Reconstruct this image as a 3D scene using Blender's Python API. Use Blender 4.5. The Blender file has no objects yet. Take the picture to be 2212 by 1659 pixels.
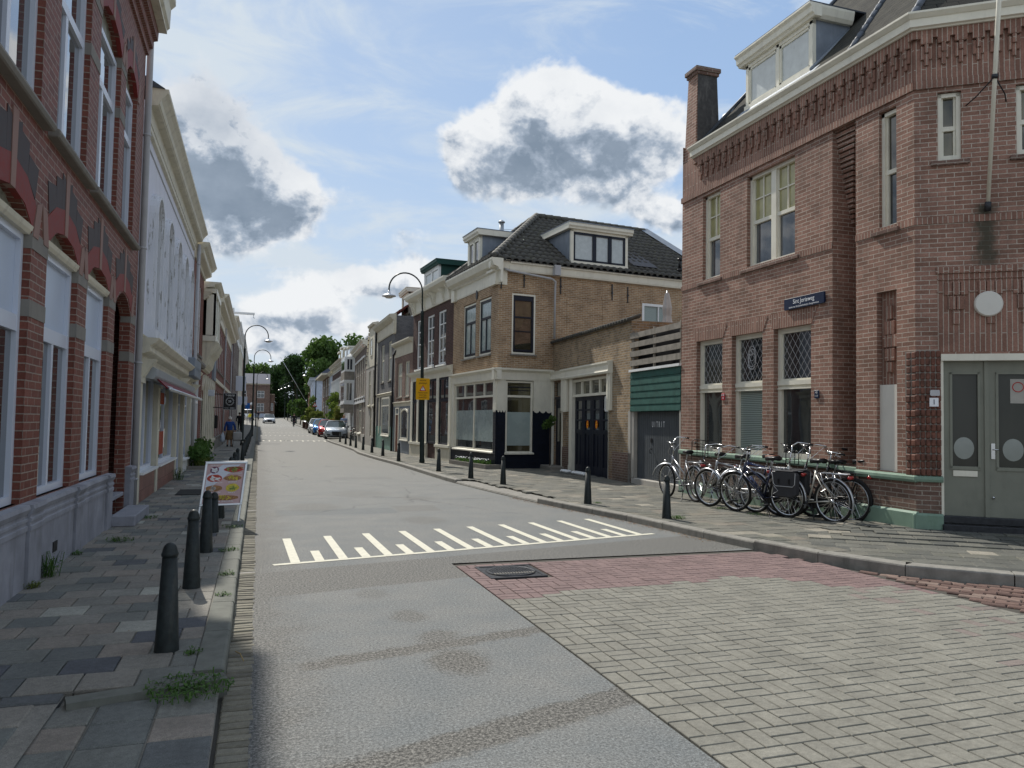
import bpy, bmesh, math, random
from mathutils import Vector, Matrix
random.seed(7)
R=math.radians
SC=bpy.context.scene
COL=SC.collection
# ---------------------------------------------------------------- camera
YAW=math.atan(546/1650); PIT=math.atan(83.5/1650); ROLL=.014
fw=Vector((math.sin(YAW)*math.cos(PIT),math.cos(YAW)*math.cos(PIT),math.sin(PIT)))
r0=Vector((math.cos(YAW),-math.sin(YAW),0)); u0=r0.cross(fw)
rt=r0*math.cos(ROLL)+u0*math.sin(ROLL); up=u0*math.cos(ROLL)-r0*math.sin(ROLL)
cd=bpy.data.cameras.new('camera'); cam=bpy.data.objects.new('camera',cd); COL.objects.link(cam)
M=Matrix((rt,up,-fw)).transposed().to_4x4(); M.translation=Vector((0,0,1.6)); cam.matrix_world=M
cd.sensor_width=36; cd.lens=36*1650/2212; cd.clip_start=.05; cd.clip_end=3000
SC.camera=cam
SC.view_settings.view_transform='Standard'; SC.view_settings.look='None'; SC.view_settings.exposure=.38; SC.view_settings.gamma=1
# ---------------------------------------------------------------- sun and sky
SUN=Vector((-.19,.95,1.0)).normalized()
sl=bpy.data.lights.new('sun','SUN'); sl.energy=3.6; sl.angle=R(.9); sl.color=(1,.945,.86)
so=bpy.data.objects.new('sun',sl); COL.objects.link(so); so.location=(-10,30,40)
so.rotation_euler=SUN.to_track_quat('Z','Y').to_euler()
W=bpy.data.worlds.new('World'); SC.world=W; W.use_nodes=True
def world():
    nt=W.node_tree; N=nt.nodes; L=nt.links; N.clear()
    out=N.new('ShaderNodeOutputWorld'); bg=N.new('ShaderNodeBackground'); bg.inputs[1].default_value=.107
    L.new(bg.outputs[0],out.inputs[0])
    sky=N.new('ShaderNodeTexSky'); sky.sky_type='NISHITA'; sky.sun_disc=False
    sky.sun_elevation=math.asin(SUN.z); sky.sun_rotation=math.atan2(SUN.x,SUN.y); sky.air_density=1.0; sky.dust_density=.6; sky.ozone_density=1.6
    tc=N.new('ShaderNodeTexCoord'); D=tc.outputs['Generated']
    def mth(op,a,b=None,c=None,clamp=False):
        m=N.new('ShaderNodeMath'); m.operation=op; m.use_clamp=clamp
        for i,v in enumerate((a,b,c)):
            if v is None: continue
            if isinstance(v,(int,float)): m.inputs[i].default_value=v
            else: L.new(v,m.inputs[i])
        return m.outputs[0]
    def vm(op,a,b=None):
        m=N.new('ShaderNodeVectorMath'); m.operation=op
        for i,v in enumerate((a,b)):
            if v is None: continue
            if isinstance(v,(tuple,Vector)): m.inputs[i].default_value=tuple(v)
            else: L.new(v,m.inputs[i])
        return m
    def noise(vec,s,det,ro=.55,dist=0):
        n=N.new('ShaderNodeTexNoise'); n.inputs['Scale'].default_value=s; n.inputs['Detail'].default_value=det
        n.inputs['Roughness'].default_value=ro; n.inputs['Distortion'].default_value=dist; L.new(vec,n.inputs['Vector']); return n
    def dirof(x,y):
        return (fw*1650+rt*(x-1106)-up*(y-829.5)).normalized()
    # cumulus heaps: direction of the centre, half-widths (radians-ish) across and up, weight
    H=[(430,255,.045,.05,1.0),(470,340,.065,.055,1.05),(545,400,.07,.05,1.05),(600,440,.055,.03,.8),(430,370,.05,.05,.8),(520,495,.09,.022,.45),
       (1170,225,.055,.05,1.0),(1270,260,.06,.05,1.0),(1380,300,.075,.045,.95),(1080,300,.04,.04,.7),(1010,300,.035,.03,.7),(1010,360,.05,.05,.7),(1110,370,.05,.04,.6),(1240,360,.09,.04,.75),(1430,470,.05,.03,.8),(1340,430,.05,.02,.5),
       (650,655,.055,.026,.85),(590,675,.045,.02,.75),(705,690,.04,.02,.75),(560,735,.05,.015,.7),(800,610,.06,.025,.55),(900,600,.06,.03,.4),(800,720,.03,.012,.8),(620,745,.05,.014,.8),(900,520,.05,.02,.3),
       (-500,500,.3,.15,.8),(2600,500,.3,.2,.7),(1900,-900,.35,.2,.7),(100,-900,.3,.2,.7),(-1500,-200,.5,.3,.8)]  # heaps outside the view, put in to brighten the ambient light
    mp=N.new('ShaderNodeMapping'); mp.inputs['Scale'].default_value=(1,1,1.35); L.new(D,mp.inputs[0])
    wn=noise(mp.outputs[0],9,4,.6)
    w1=vm('SUBTRACT',wn.outputs['Color'],(.5,.5,.5)); w2=vm('SCALE',w1.outputs[0]); w2.inputs['Scale'].default_value=.075
    DW=vm('ADD',D,w2.outputs[0]).outputs[0]
    tot=None; low=None
    H+=[(Vector((-.2,-1,.45)),None,.55,.4,.9),(Vector((-1,.0,.6)),None,.4,.35,.8),(Vector((1,-.4,.5)),None,.5,.4,.9),(Vector((.1,-.1,1)),None,.4,.4,.8)]  # unseen clouds added behind and overhead to lift the white ambient light
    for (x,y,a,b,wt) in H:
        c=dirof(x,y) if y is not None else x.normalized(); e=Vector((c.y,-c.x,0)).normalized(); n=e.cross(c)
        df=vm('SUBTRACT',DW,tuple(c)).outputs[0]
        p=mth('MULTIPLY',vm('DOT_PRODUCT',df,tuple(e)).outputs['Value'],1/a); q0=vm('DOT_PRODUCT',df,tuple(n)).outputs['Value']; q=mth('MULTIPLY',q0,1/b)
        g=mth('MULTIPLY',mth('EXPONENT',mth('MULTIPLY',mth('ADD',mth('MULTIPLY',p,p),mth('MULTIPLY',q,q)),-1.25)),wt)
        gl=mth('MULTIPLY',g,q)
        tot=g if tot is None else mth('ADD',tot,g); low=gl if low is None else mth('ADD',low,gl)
    def dens(vec):
        n1=noise(vec,13,9,.62,.3).outputs[0]
        return n1
    n1=dens(mp.outputs[0])
    sh=vm('ADD',mp.outputs[0],(-.006,.012,.022)).outputs[0]; n2=dens(sh)
    def puffs(vec,sc):
        v=N.new('ShaderNodeTexVoronoi'); v.feature='F1'; v.inputs['Scale'].default_value=sc; v.inputs['Detail'].default_value=3; v.inputs['Roughness'].default_value=.55; v.inputs['Randomness'].default_value=1
        wv=vm('ADD',vec,vm('SCALE',w1.outputs[0]).outputs[0]); v.normalize=True; L.new(vec,v.inputs['Vector']); return v.outputs['Distance']
    pf=puffs(DW,24); pf2=puffs(vm('ADD',DW,(-.004,.008,.016)).outputs[0],24)
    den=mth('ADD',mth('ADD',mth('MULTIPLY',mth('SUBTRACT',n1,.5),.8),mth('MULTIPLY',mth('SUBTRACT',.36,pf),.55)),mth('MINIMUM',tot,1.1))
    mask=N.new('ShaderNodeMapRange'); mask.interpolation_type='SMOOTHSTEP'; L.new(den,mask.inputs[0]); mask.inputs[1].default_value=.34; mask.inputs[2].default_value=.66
    # light on the heaps: thin rims and tops bright, cores and bases grey
    rim=N.new('ShaderNodeMapRange'); L.new(den,rim.inputs[0]); rim.inputs[1].default_value=.45; rim.inputs[2].default_value=1.4; rim.inputs[3].default_value=1; rim.inputs[4].default_value=0
    big=noise(mp.outputs[0],22,6,.6).outputs[0]
    s1=mth('ADD',mth('MULTIPLY',mth('SUBTRACT',n1,n2),2.2),mth('MULTIPLY',mth('SUBTRACT',pf2,pf),1.6)); top=mth('MULTIPLY',low,1.0); s3=mth('MULTIPLY',mth('SUBTRACT',big,.5),1.7)
    lum=mth('ADD',mth('ADD',mth('ADD',mth('MULTIPLY',rim.outputs[0],.40),s1),s3),mth('ADD',top,.40),clamp=True)
    def spot(x,y,a,b):
        c=dirof(x,y); e=Vector((c.y,-c.x,0)).normalized(); n=e.cross(c); df=vm('SUBTRACT',DW,tuple(c)).outputs[0]
        p=mth('MULTIPLY',vm('DOT_PRODUCT',df,tuple(e)).outputs['Value'],1/a); q=mth('MULTIPLY',vm('DOT_PRODUCT',df,tuple(n)).outputs['Value'],1/b)
        return mth('EXPONENT',mth('MULTIPLY',mth('ADD',mth('MULTIPLY',p,p),mth('MULTIPLY',q,q)),-1.0))
    lum=mth('ADD',mth('SUBTRACT',lum,mth('MULTIPLY',spot(470,310,.09,.11),.45)),mth('MULTIPLY',spot(650,655,.12,.03),.2),clamp=True)
    lum=mth('SUBTRACT',lum,mth('MULTIPLY',spot(1230,330,.11,.05),.16),clamp=True)
    big2=noise(mp.outputs[0],10,5,.6).outputs[0]
    lum=mth('ADD',mth('MULTIPLY',lum,.9),mth('ADD',mth('MULTIPLY',mth('SUBTRACT',big2,.42),.75),.03),clamp=True)
    cr=N.new('ShaderNodeValToRGB'); L.new(lum,cr.inputs[0]); cr.color_ramp.elements[0].color=(1.6,2.05,2.65,1); cr.color_ramp.elements[1].color=(6.3,6.45,6.6,1)
    e=cr.color_ramp.elements.new(.35); e.color=(2.7,3.2,3.9,1)
    e=cr.color_ramp.elements.new(.65); e.color=(4.9,5.2,5.6,1)
    # thin high veil
    mv=N.new('ShaderNodeMapping'); mv.inputs['Scale'].default_value=(1,2.2,4); mv.inputs['Rotation'].default_value=(.2,.5,.4); L.new(D,mv.inputs[0])
    vn=noise(mv.outputs[0],2.6,8,.62,1.1).outputs[0]
    veil=N.new('ShaderNodeMapRange'); veil.interpolation_type='SMOOTHSTEP'; L.new(vn,veil.inputs[0]); veil.inputs[1].default_value=.40; veil.inputs[2].default_value=.70; veil.inputs[3].default_value=0.10; veil.inputs[4].default_value=.9
    sx=N.new('ShaderNodeSeparateXYZ'); L.new(D,sx.inputs[0])
    hz=N.new('ShaderNodeMapRange'); L.new(sx.outputs[2],hz.inputs[0]); hz.inputs[1].default_value=0; hz.inputs[2].default_value=.30; hz.inputs[3].default_value=.62; hz.inputs[4].default_value=0
    lf=N.new('ShaderNodeMapRange'); L.new(sx.outputs[0],lf.inputs[0]); lf.inputs[1].default_value=-.15; lf.inputs[2].default_value=.45; lf.inputs[3].default_value=.32; lf.inputs[4].default_value=0
    vv=mth('ADD',mth('ADD',veil.outputs[0],lf.outputs[0]),hz.outputs[0],clamp=True)
    def mix(f,a,b):
        m=N.new('ShaderNodeMix'); m.data_type='RGBA'
        if isinstance(f,float): m.inputs[0].default_value=f
        else: L.new(f,m.inputs[0])
        for i,v in ((6,a),(7,b)):
            if isinstance(v,tuple): m.inputs[i].default_value=v
            else: L.new(v,m.inputs[i])
        return m.outputs[2]
    blue=N.new('ShaderNodeValToRGB'); L.new(sx.outputs[2],blue.inputs[0]); blue.color_ramp.elements[0].color=(3.9,4.9,5.8,1); blue.color_ramp.elements[1].color=(1.1,2.1,4.4,1)
    e=blue.color_ramp.elements.new(.35); e.color=(2.45,3.7,5.7,1)
    base=mix(.82,sky.outputs[0],blue.outputs[0])
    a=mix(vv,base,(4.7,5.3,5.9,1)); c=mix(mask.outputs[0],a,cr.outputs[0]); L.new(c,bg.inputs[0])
world()
# ---------------------------------------------------------------- materials
MAT={}
class G:
    def __init__(s,name):
        s.m=bpy.data.materials.new(name); s.m.use_nodes=True; s.nt=s.m.node_tree; s.N=s.nt.nodes; s.L=s.nt.links; s.N.clear()
        s.out=s.N.new('ShaderNodeOutputMaterial'); s.b=s.N.new('ShaderNodeBsdfPrincipled'); s.L.new(s.b.outputs[0],s.out.inputs[0])
    def set(s,k,v):
        i=s.b.inputs[k]
        if isinstance(v,(int,float)): i.default_value=v
        elif isinstance(v,tuple): i.default_value=v if len(v)==4 else (*v,1)
        else: s.L.new(v,i)
    def lk(s,v,i):
        if isinstance(v,(int,float)): i.default_value=v
        elif isinstance(v,tuple): i.default_value=(*v,1) if (len(v)==3 and i.type=='RGBA') else v
        else: s.L.new(v,i)
    def co(s,k='Object'):
        return s.N.new('ShaderNodeTexCoord').outputs[k]
    def geo(s): return s.N.new('ShaderNodeNewGeometry').outputs['Position']
    def attr(s,n): 
        a=s.N.new('ShaderNodeAttribute'); a.attribute_name=n; return a.outputs['Fac']
    def noise(s,vec,sc,det=4,ro=.55,dist=0,w=None):
        n=s.N.new('ShaderNodeTexNoise'); s.L.new(vec,n.inputs['Vector']); n.inputs['Scale'].default_value=sc; n.inputs['Detail'].default_value=det; n.inputs['Roughness'].default_value=ro; n.inputs['Distortion'].default_value=dist
        return n.outputs[0]
    def mr(s,v,a,b,c=0,d=1,smooth=False):
        n=s.N.new('ShaderNodeMapRange'); s.L.new(v,n.inputs[0])
        for i,x in enumerate((a,b,c,d)): n.inputs[i+1].default_value=x
        if smooth: n.interpolation_type='SMOOTHSTEP'
        return n.outputs[0]
    def mth(s,op,a,b=0,clamp=False):
        n=s.N.new('ShaderNodeMath'); n.operation=op; n.use_clamp=clamp; s.lk(a,n.inputs[0]); s.lk(b,n.inputs[1]); return n.outputs[0]
    def mix(s,f,a,b,mode='MIX'):
        n=s.N.new('ShaderNodeMix'); n.data_type='RGBA'; n.blend_type=mode; s.lk(f,n.inputs[0]); s.lk(a,n.inputs[6]); s.lk(b,n.inputs[7]); return n.outputs[2]
    def sep(s,v):
        n=s.N.new('ShaderNodeSeparateXYZ'); s.L.new(v,n.inputs[0]); return n.outputs
    def mapg(s,v,sc=(1,1,1),loc=(0,0,0),rot=(0,0,0)):
        n=s.N.new('ShaderNodeMapping'); s.L.new(v,n.inputs[0]); n.inputs['Scale'].default_value=sc; n.inputs['Location'].default_value=loc; n.inputs['Rotation'].default_value=rot; return n.outputs[0]
    def bump(s,h,st=.5,d=.01):
        n=s.N.new('ShaderNodeBump'); n.inputs['Strength'].default_value=st; n.inputs['Distance'].default_value=d; s.L.new(h,n.inputs['Height']); s.L.new(n.outputs[0],s.b.inputs['Normal'])
def done(g,name): MAT[name]=g.m; return g.m
def plain(name,col,rough=.5,metal=0,var=.12,vs=3,spec=.28,bump=0,coat=0,dirt=None,dv=.0):
    g=G(name); p=g.geo(); n=g.noise(p,vs,5,.6)
    f=g.mr(n,.3,.7,1-var,1+var)
    hsv=g.N.new('ShaderNodeHueSaturation'); hsv.inputs['Color'].default_value=(*col,1); g.L.new(f,hsv.inputs['Value'])
    c=hsv.outputs[0]
    if dirt:
        n2=g.noise(g.mapg(p,(3,3,.7)),2.2,7,.7); c=g.mix(g.mr(n2,.52,.75,0,dv),c,dirt)
    g.set('Base Color',c); g.set('Roughness',g.mr(n,.2,.8,rough-.06,min(1,rough+.1))); g.set('Metallic',metal); g.set('Specular IOR Level',spec)
    if coat: g.set('Coat Weight',coat); g.set('Coat Roughness',.08)
    if bump: g.bump(g.noise(p,60,4,.6),bump,.004)
    return done(g,name)
def brick(name,c1,c2,mortar,w=.21,h=.0625,m=.008,rough=.85,dirtc=None,dirt=0,vari=.5,vert=False,bumpd=.006,big=.22,alg=None,stain=None):
    g=G(name); uv=g.co('UV'); p=g.geo()
    v=g.mapg(uv,rot=(0,0,R(90))) if vert else uv
    wob=g.noise(uv,22,3,.6); wv=g.N.new('ShaderNodeVectorMath'); wv.operation='ADD'; 
    sc=g.N.new('ShaderNodeVectorMath'); sc.operation='SCALE'; sc.inputs['Scale'].default_value=.006
    cn=g.N.new('ShaderNodeCombineXYZ'); q=g.mth('SUBTRACT',wob,.5); g.L.new(q,cn.inputs[0]); g.L.new(q,cn.inputs[1]); g.L.new(cn.outputs[0],sc.inputs[0]); g.L.new(v,wv.inputs[0]); g.L.new(sc.outputs[0],wv.inputs[1])
    b=g.N.new('ShaderNodeTexBrick'); g.L.new(wv.outputs[0],b.inputs['Vector']); b.inputs['Scale'].default_value=1; b.inputs['Brick Width'].default_value=w; b.inputs['Row Height'].default_value=h; b.inputs['Mortar Size'].default_value=m; b.inputs['Mortar Smooth'].default_value=.25; b.inputs['Bias'].default_value=0
    b.inputs['Color1'].default_value=(*c1,1); b.inputs['Color2'].default_value=(*c2,1); b.inputs['Mortar'].default_value=(*mortar,1)
    n=g.noise(p,2.1,6,.65); n2=g.noise(p,45,3,.6)
    c=g.mix(1.0,b.outputs[0],g.mix(g.mr(n,.3,.7),(1-big,)*3,(1+big,)*3),'MULTIPLY')
    c=g.mix(1.0,c,g.mix(g.mr(n2,.3,.7),(.82,)*3,(1.16,)*3),'MULTIPLY')
    if dirtc: 
        n3=g.noise(g.mapg(p,(1,1,.45)),1.3,7,.7); c=g.mix(g.mr(n3,.5,.72,0,dirt),c,dirtc)
    if stain:
        sx_,sy_,z0_,z1_,w_=stain; X_,Y_,Z_=g.sep(p); dx=g.mth('SUBTRACT',X_,sx_); dy=g.mth('SUBTRACT',Y_,sy_); dd=g.mth('SQRT',g.mth('ADD',g.mth('MULTIPLY',dx,dx),g.mth('MULTIPLY',dy,dy))); nn=g.mth('MULTIPLY',g.mth('SUBTRACT',g.noise(p,7,6,.7),.5),.3)
        ms=g.mth('MULTIPLY',g.mr(g.mth('ADD',dd,nn),w_*.3,w_*1.7,.85,0,True),g.mth('MULTIPLY',g.mr(Z_,z0_,z0_+.5,0,1,True),g.mr(Z_,z1_-.08,z1_,1,0,True))); c=g.mix(ms,c,(.045,.05,.035))
    if alg:
        z=g.sep(p)[2]; n4=g.noise(p,5,5,.7); c=g.mix(g.mth('MULTIPLY',g.mr(z,.1,.8,.75,0),n4,True),c,alg)
    g.set('Base Color',c); g.set('Roughness',rough); g.set('Specular IOR Level',.25)
    hgt=g.mth('ADD',g.mth('MULTIPLY',b.outputs['Fac'],-1),g.mth('MULTIPLY',n2,.35)); g.bump(hgt,.9,bumpd)
    return done(g,name)
def glass(name,base=(.02,.025,.028),inner=(.05,.055,.055),rough=.03,vert=None):
    g=G(name); p=g.geo(); n=g.noise(g.mapg(p,(1,1,.35)),1.6,3,.5)
    g.set('Base Color',g.mix(g.mr(n,.42,.62),base,inner)); g.set('Roughness',rough); g.set('IOR',1.52); g.set('Coat Weight',1.0); g.set('Coat Roughness',.01); g.set('Specular IOR Level',.6)
    n2=g.noise(p,1.1,2,.5); bp=g.N.new('ShaderNodeBump'); bp.inputs['Strength'].default_value=.12; bp.inputs['Distance'].default_value=.02; g.L.new(n2,bp.inputs['Height']); g.L.new(bp.outputs[0],g.b.inputs['Normal']); g.L.new(bp.outputs[0],g.b.inputs['Coat Normal'])
    return done(g,name)
brick('brick_red_shiny',(.14,.045,.031),(.20,.068,.047),(.29,.225,.18),w=.215,h=.0735,m=.0065,rough=.62,big=.1)
brick('brick_dordt',(.215,.118,.086),(.33,.188,.142),(.50,.43,.36),w=.22,h=.0675,m=.006,dirtc=(.10,.072,.055),dirt=.55,stain=(9.766,8.109,3.6,4.85,.13))
brick('brick_dordt_dark',(.14,.085,.068),(.20,.125,.10),(.33,.285,.24),w=.22,h=.0675,m=.0075,alg=(.05,.06,.035))
brick('brick_soldier',(.20,.108,.08),(.29,.16,.12),(.42,.35,.29),w=.6,h=.066,m=.007,vert=True)
brick('brick_tan',(.285,.175,.092),(.41,.265,.148),(.48,.42,.33),w=.2,h=.062,m=.009,dirtc=(.12,.075,.05),dirt=.45)
brick('brick_tan_low',(.22,.155,.09),(.36,.25,.14),(.33,.30,.25),w=.19,h=.066,m=.010,dirtc=(.07,.055,.04),dirt=.6,alg=(.12,.05,.04))
brick('brick_purple',(.062,.032,.028),(.095,.048,.04),(.12,.10,.09),w=.2,h=.062,m=.006)
brick('brick_pinkbrown',(.17,.10,.078),(.235,.145,.11),(.28,.24,.21),w=.2,h=.062,m=.008)
brick('brick_grey',(.13,.13,.135),(.175,.175,.178),(.1,.1,.1),w=.2,h=.062,m=.006,dirtc=(.08,.08,.08),dirt=.5)
brick('brick_darkbrown',(.12,.09,.08),(.18,.14,.12),(.30,.27,.24),w=.2,h=.08,m=.01)
brick('brick_red_far',(.16,.05,.036),(.21,.07,.05),(.25,.2,.17),w=.22,h=.07,m=.008)
brick('slates',(.028,.027,.023),(.05,.048,.038),(.010,.010,.009),w=.3,h=.16,m=.008,rough=.95,big=.25,bumpd=.02,dirtc=(.09,.085,.06),dirt=.4)
brick('tiles_glazed',(.12,.125,.15),(.14,.145,.17),(.09,.09,.1),w=.4,h=.2,m=.004,rough=.5)
brick('tiles_red_plinth',(.22,.10,.08),(.27,.13,.10),(.16,.1,.09),w=.3,h=.3,m=.004,rough=.4)
brick('tiles_green',(.13,.27,.22),(.16,.32,.26),(.09,.15,.13),w=.15,h=.15,m=.004,rough=.35)
brick('tiles_navy',(.006,.009,.018),(.008,.012,.024),(.003,.004,.008),w=.3,h=.1,m=.006,rough=.5)
plain('cream',(.74,.71,.60),.42,dirt=(.42,.40,.33),dv=.35,var=.06)
plain('cream_old',(.62,.58,.46),.55,dirt=(.25,.22,.17),dv=.6,var=.1)
plain('white',(.78,.79,.78),.4,dirt=(.5,.5,.48),dv=.2,var=.05)
plain('upvc',(.60,.64,.72),.3,var=.03)
plain('panel_blue',(.48,.55,.66),.35,var=.04)
plain('stone_blue',(.27,.275,.305),.75,dirt=(.17,.17,.18),dv=.9,var=.2,bump=.3)
plain('stone_grey',(.215,.20,.175),.8,dirt=(.12,.11,.095),dv=.5,bump=.3)
plain('render_white',(.66,.66,.72),.8,dirt=(.45,.46,.47),dv=.35,var=.05,bump=.25)
plain('render_cream',(.62,.58,.47),.8,dirt=(.4,.36,.27),dv=.5,var=.07,bump=.2)
plain('render_grey',(.40,.38,.34),.85,dirt=(.28,.27,.24),dv=.5,bump=.2)
plain('render_blue',(.50,.56,.66),.8,dirt=(.4,.44,.5),dv=.3)
plain('navy',(.008,.011,.022),.4,var=.15)
plain('black_paint',(.013,.013,.015),.35,var=.2)
plain('bollard_paint',(.018,.024,.024),.5,var=.35,vs=25,dirt=(.075,.07,.055),dv=.85)
plain('lamp_green',(.012,.022,.02),.35,var=.2)
plain('door_grey',(.215,.22,.178),.5,var=.09,dirt=(.13,.13,.105),dv=.35)
plain('gate_grey',(.065,.075,.085),.55,var=.15,dirt=(.11,.12,.12),dv=.5)
plain('green_sill',(.19,.28,.215),.6,dirt=(.10,.16,.10),dv=.5,var=.15)
plain('green_board',(.022,.085,.07),.6,var=.25,vs=6,dirt=(.05,.11,.09),dv=.6)
plain('dormer_green',(.010,.055,.045),.5)
plain('lead',(.21,.24,.28),.5,.3,var=.15,dirt=(.35,.38,.42),dv=.5)
plain('dormer_dark',(.055,.065,.08),.5)
plain('pipe_grey',(.42,.42,.43),.45,var=.08)
plain('zinc',(.38,.4,.42),.4,.6,var=.12)
plain('chrome',(.62,.62,.62),.18,1,var=.05)
plain('alu',(.55,.56,.57),.32,.9,var=.08)
plain('rubber',(.018,.017,.016),.8,var=.2)
plain('black_frame',(.012,.012,.014),.25,coat=.6)
plain('silver_frame',(.42,.43,.45),.28,.7,coat=.5)
plain('navy_frame',(.012,.018,.05),.22,coat=.8)
plain('blue_frame',(.02,.035,.12),.25,coat=.7)
plain('champagne_frame',(.58,.56,.50),.3,.5,coat=.5)
plain('brown_leather',(.13,.04,.02),.5)
plain('pannier',(.045,.045,.05),.8,var=.2)
plain('reflex_grey',(.45,.45,.46),.4)
plain('red_lens',(.35,.01,.01),.15,coat=1)
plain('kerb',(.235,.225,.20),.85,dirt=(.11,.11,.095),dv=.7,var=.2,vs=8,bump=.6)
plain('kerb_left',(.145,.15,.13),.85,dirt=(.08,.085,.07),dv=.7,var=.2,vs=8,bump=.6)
plain('marking',(.62,.60,.49),.7,dirt=(.35,.34,.3),dv=.45,var=.12,vs=20,bump=.4)
plain('iron',(.045,.047,.052),.42,.6,var=.25,vs=15)
plain('soil',(.05,.038,.025),.95,var=.4,vs=12,bump=.8)
plain('wood_old',(.26,.235,.20),.8,dirt=(.13,.12,.09),dv=.8,var=.25,vs=5)
plain('wood_dark',(.06,.045,.035),.7,var=.3)
plain('corten',(.07,.035,.024),.8,var=.3)
plain('skin',(.42,.24,.16),.6)
plain('skin_dark',(.12,.07,.05),.6)
plain('hair_dark',(.02,.016,.013),.7)
plain('hair_white',(.6,.58,.54),.7)
plain('cloth_blue',(.02,.06,.22),.85)
plain('cloth_black',(.01,.01,.011),.85)
plain('cloth_yellow',(.62,.55,.03),.75)
plain('cloth_grey',(.2,.2,.23),.85)
plain('cloth_brown',(.14,.09,.045),.9,var=.4,vs=14)
plain('cloth_lightblue',(.22,.28,.42),.85)
plain('cloth_navy',(.012,.015,.03),.85)
plain('shoes',(.015,.013,.012),.6)
plain('bag_white',(.55,.62,.7),.35)
plain('canvas_grey',(.38,.38,.37),.8)
plain('dark_soot',(.075,.072,.07),.8,dirt=(.2,.19,.18),dv=.8,var=.3,vs=14,bump=.6)
plain('awning_red',(.14,.01,.015),.7)
plain('sign_yellow',(.78,.40,.005),.45,var=.04)
plain('sign_red',(.5,.01,.01),.4)
plain('sign_navy',(.008,.018,.05),.35,var=.1)
plain('letter_white',(.8,.82,.84),.5,var=.02)
plain('letter_black',(.012,.01,.02),.6)
plain('sign_blue',(.01,.12,.42),.4)
plain('plate_red',(.4,.03,.04),.5)
plain('plate_yellow',(.75,.45,.02),.5)
plain('frosted',(.33,.40,.39),.25,var=.05,coat=1)
plain('curtain',(.46,.5,.5),.3,var=.12,vs=6,coat=1)
plain('pier_brick',(.15,.065,.045),.7,var=.45,vs=9,dirt=(.035,.03,.025),dv=.7)
plain('curtain_dull',(.25,.27,.245),.3,var=.1,coat=1)
plain('curtain_yellow',(.32,.30,.13),.35,var=.25,vs=4,coat=.9)
plain('poster_pink',(.52,.36,.36),.5,var=.12,vs=5)
plain('food_red',(.4,.06,.04),.5,var=.5,vs=60)
plain('food_brown',(.30,.16,.07),.5,var=.5,vs=60)
plain('food_yellow',(.55,.45,.06),.5,var=.3,vs=60)
plain('food_purple',(.12,.04,.09),.5,var=.5,vs=60)
plain('food_green',(.25,.33,.08),.5,var=.4,vs=60)
plain('solar',(.008,.01,.018),.5,spec=.2)
plain('headlamp',(.75,.78,.8),.08,coat=1)
plain('sun_cloth',(.48,.45,.42),.9)
plain('lamp_disc',(.66,.64,.58),.35,var=.03)
plain('stain_red',(.33,.07,.035),.8,var=.5,vs=30)
plain('voussoir_dark',(.045,.03,.028),.6,var=.3,vs=20)
plain('voussoir_red',(.19,.025,.018),.6,var=.15,vs=20)
plain('voussoir_pale',(.26,.16,.13),.7,var=.1)
plain('mosaic',(.27,.27,.22),.5,dirt=(.10,.12,.07),dv=.8,var=.35,vs=14)
plain('tile_roof_dark',(.075,.072,.064),.75,var=.4,vs=5,dirt=(.13,.13,.06),dv=.6,bump=.5)
plain('tile_roof_red',(.20,.06,.045),.7,var=.3,vs=6)
plain('roof_blue',(.085,.10,.14),.6,var=.12)
plain('bark',(.07,.055,.04),.9,var=.3,vs=6)
plain('straw',(.30,.22,.10),.9,var=.4,vs=20)
for nm,c in dict(car_silver=(.48,.5,.52),car_grey=(.42,.47,.52),car_red=(.42,.012,.012),car_blue=(.02,.22,.62),car_white=(.75,.76,.77),car_dark=(.07,.075,.08)).items(): plain(nm,c,.25,.35,coat=1,var=.02)
glass('glass'); glass('glass_up',(.03,.035,.045),(.07,.08,.09)); glass('glass_warm',(.035,.032,.02),(.10,.09,.045))
glass('glass_dull',(.035,.036,.028),(.05,.05,.04),.25); MAT['glass_dull'].node_tree.nodes['Principled BSDF'].inputs['Coat Weight'].default_value=.15; MAT['glass_dull'].node_tree.nodes['Principled BSDF'].inputs['Specular IOR Level'].default_value=.3
glass('car_glass',(.02,.03,.03),(.05,.08,.08),.02)
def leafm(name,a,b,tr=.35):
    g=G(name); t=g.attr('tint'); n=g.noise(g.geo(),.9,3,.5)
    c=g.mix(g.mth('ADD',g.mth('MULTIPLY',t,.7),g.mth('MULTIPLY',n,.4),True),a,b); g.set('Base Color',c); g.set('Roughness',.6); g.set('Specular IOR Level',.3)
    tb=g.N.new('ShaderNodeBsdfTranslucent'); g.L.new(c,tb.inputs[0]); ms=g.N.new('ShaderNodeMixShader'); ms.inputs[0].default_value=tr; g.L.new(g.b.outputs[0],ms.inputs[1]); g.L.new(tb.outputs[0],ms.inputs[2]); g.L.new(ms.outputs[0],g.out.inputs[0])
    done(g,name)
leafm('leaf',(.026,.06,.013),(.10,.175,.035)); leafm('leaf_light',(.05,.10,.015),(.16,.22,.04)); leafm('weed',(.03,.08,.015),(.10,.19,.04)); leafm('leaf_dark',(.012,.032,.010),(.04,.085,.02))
leafm('leaf_yellow',(.07,.11,.02),(.19,.22,.05)); leafm('dry',(.16,.06,.03),(.34,.22,.10),.1)
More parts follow.
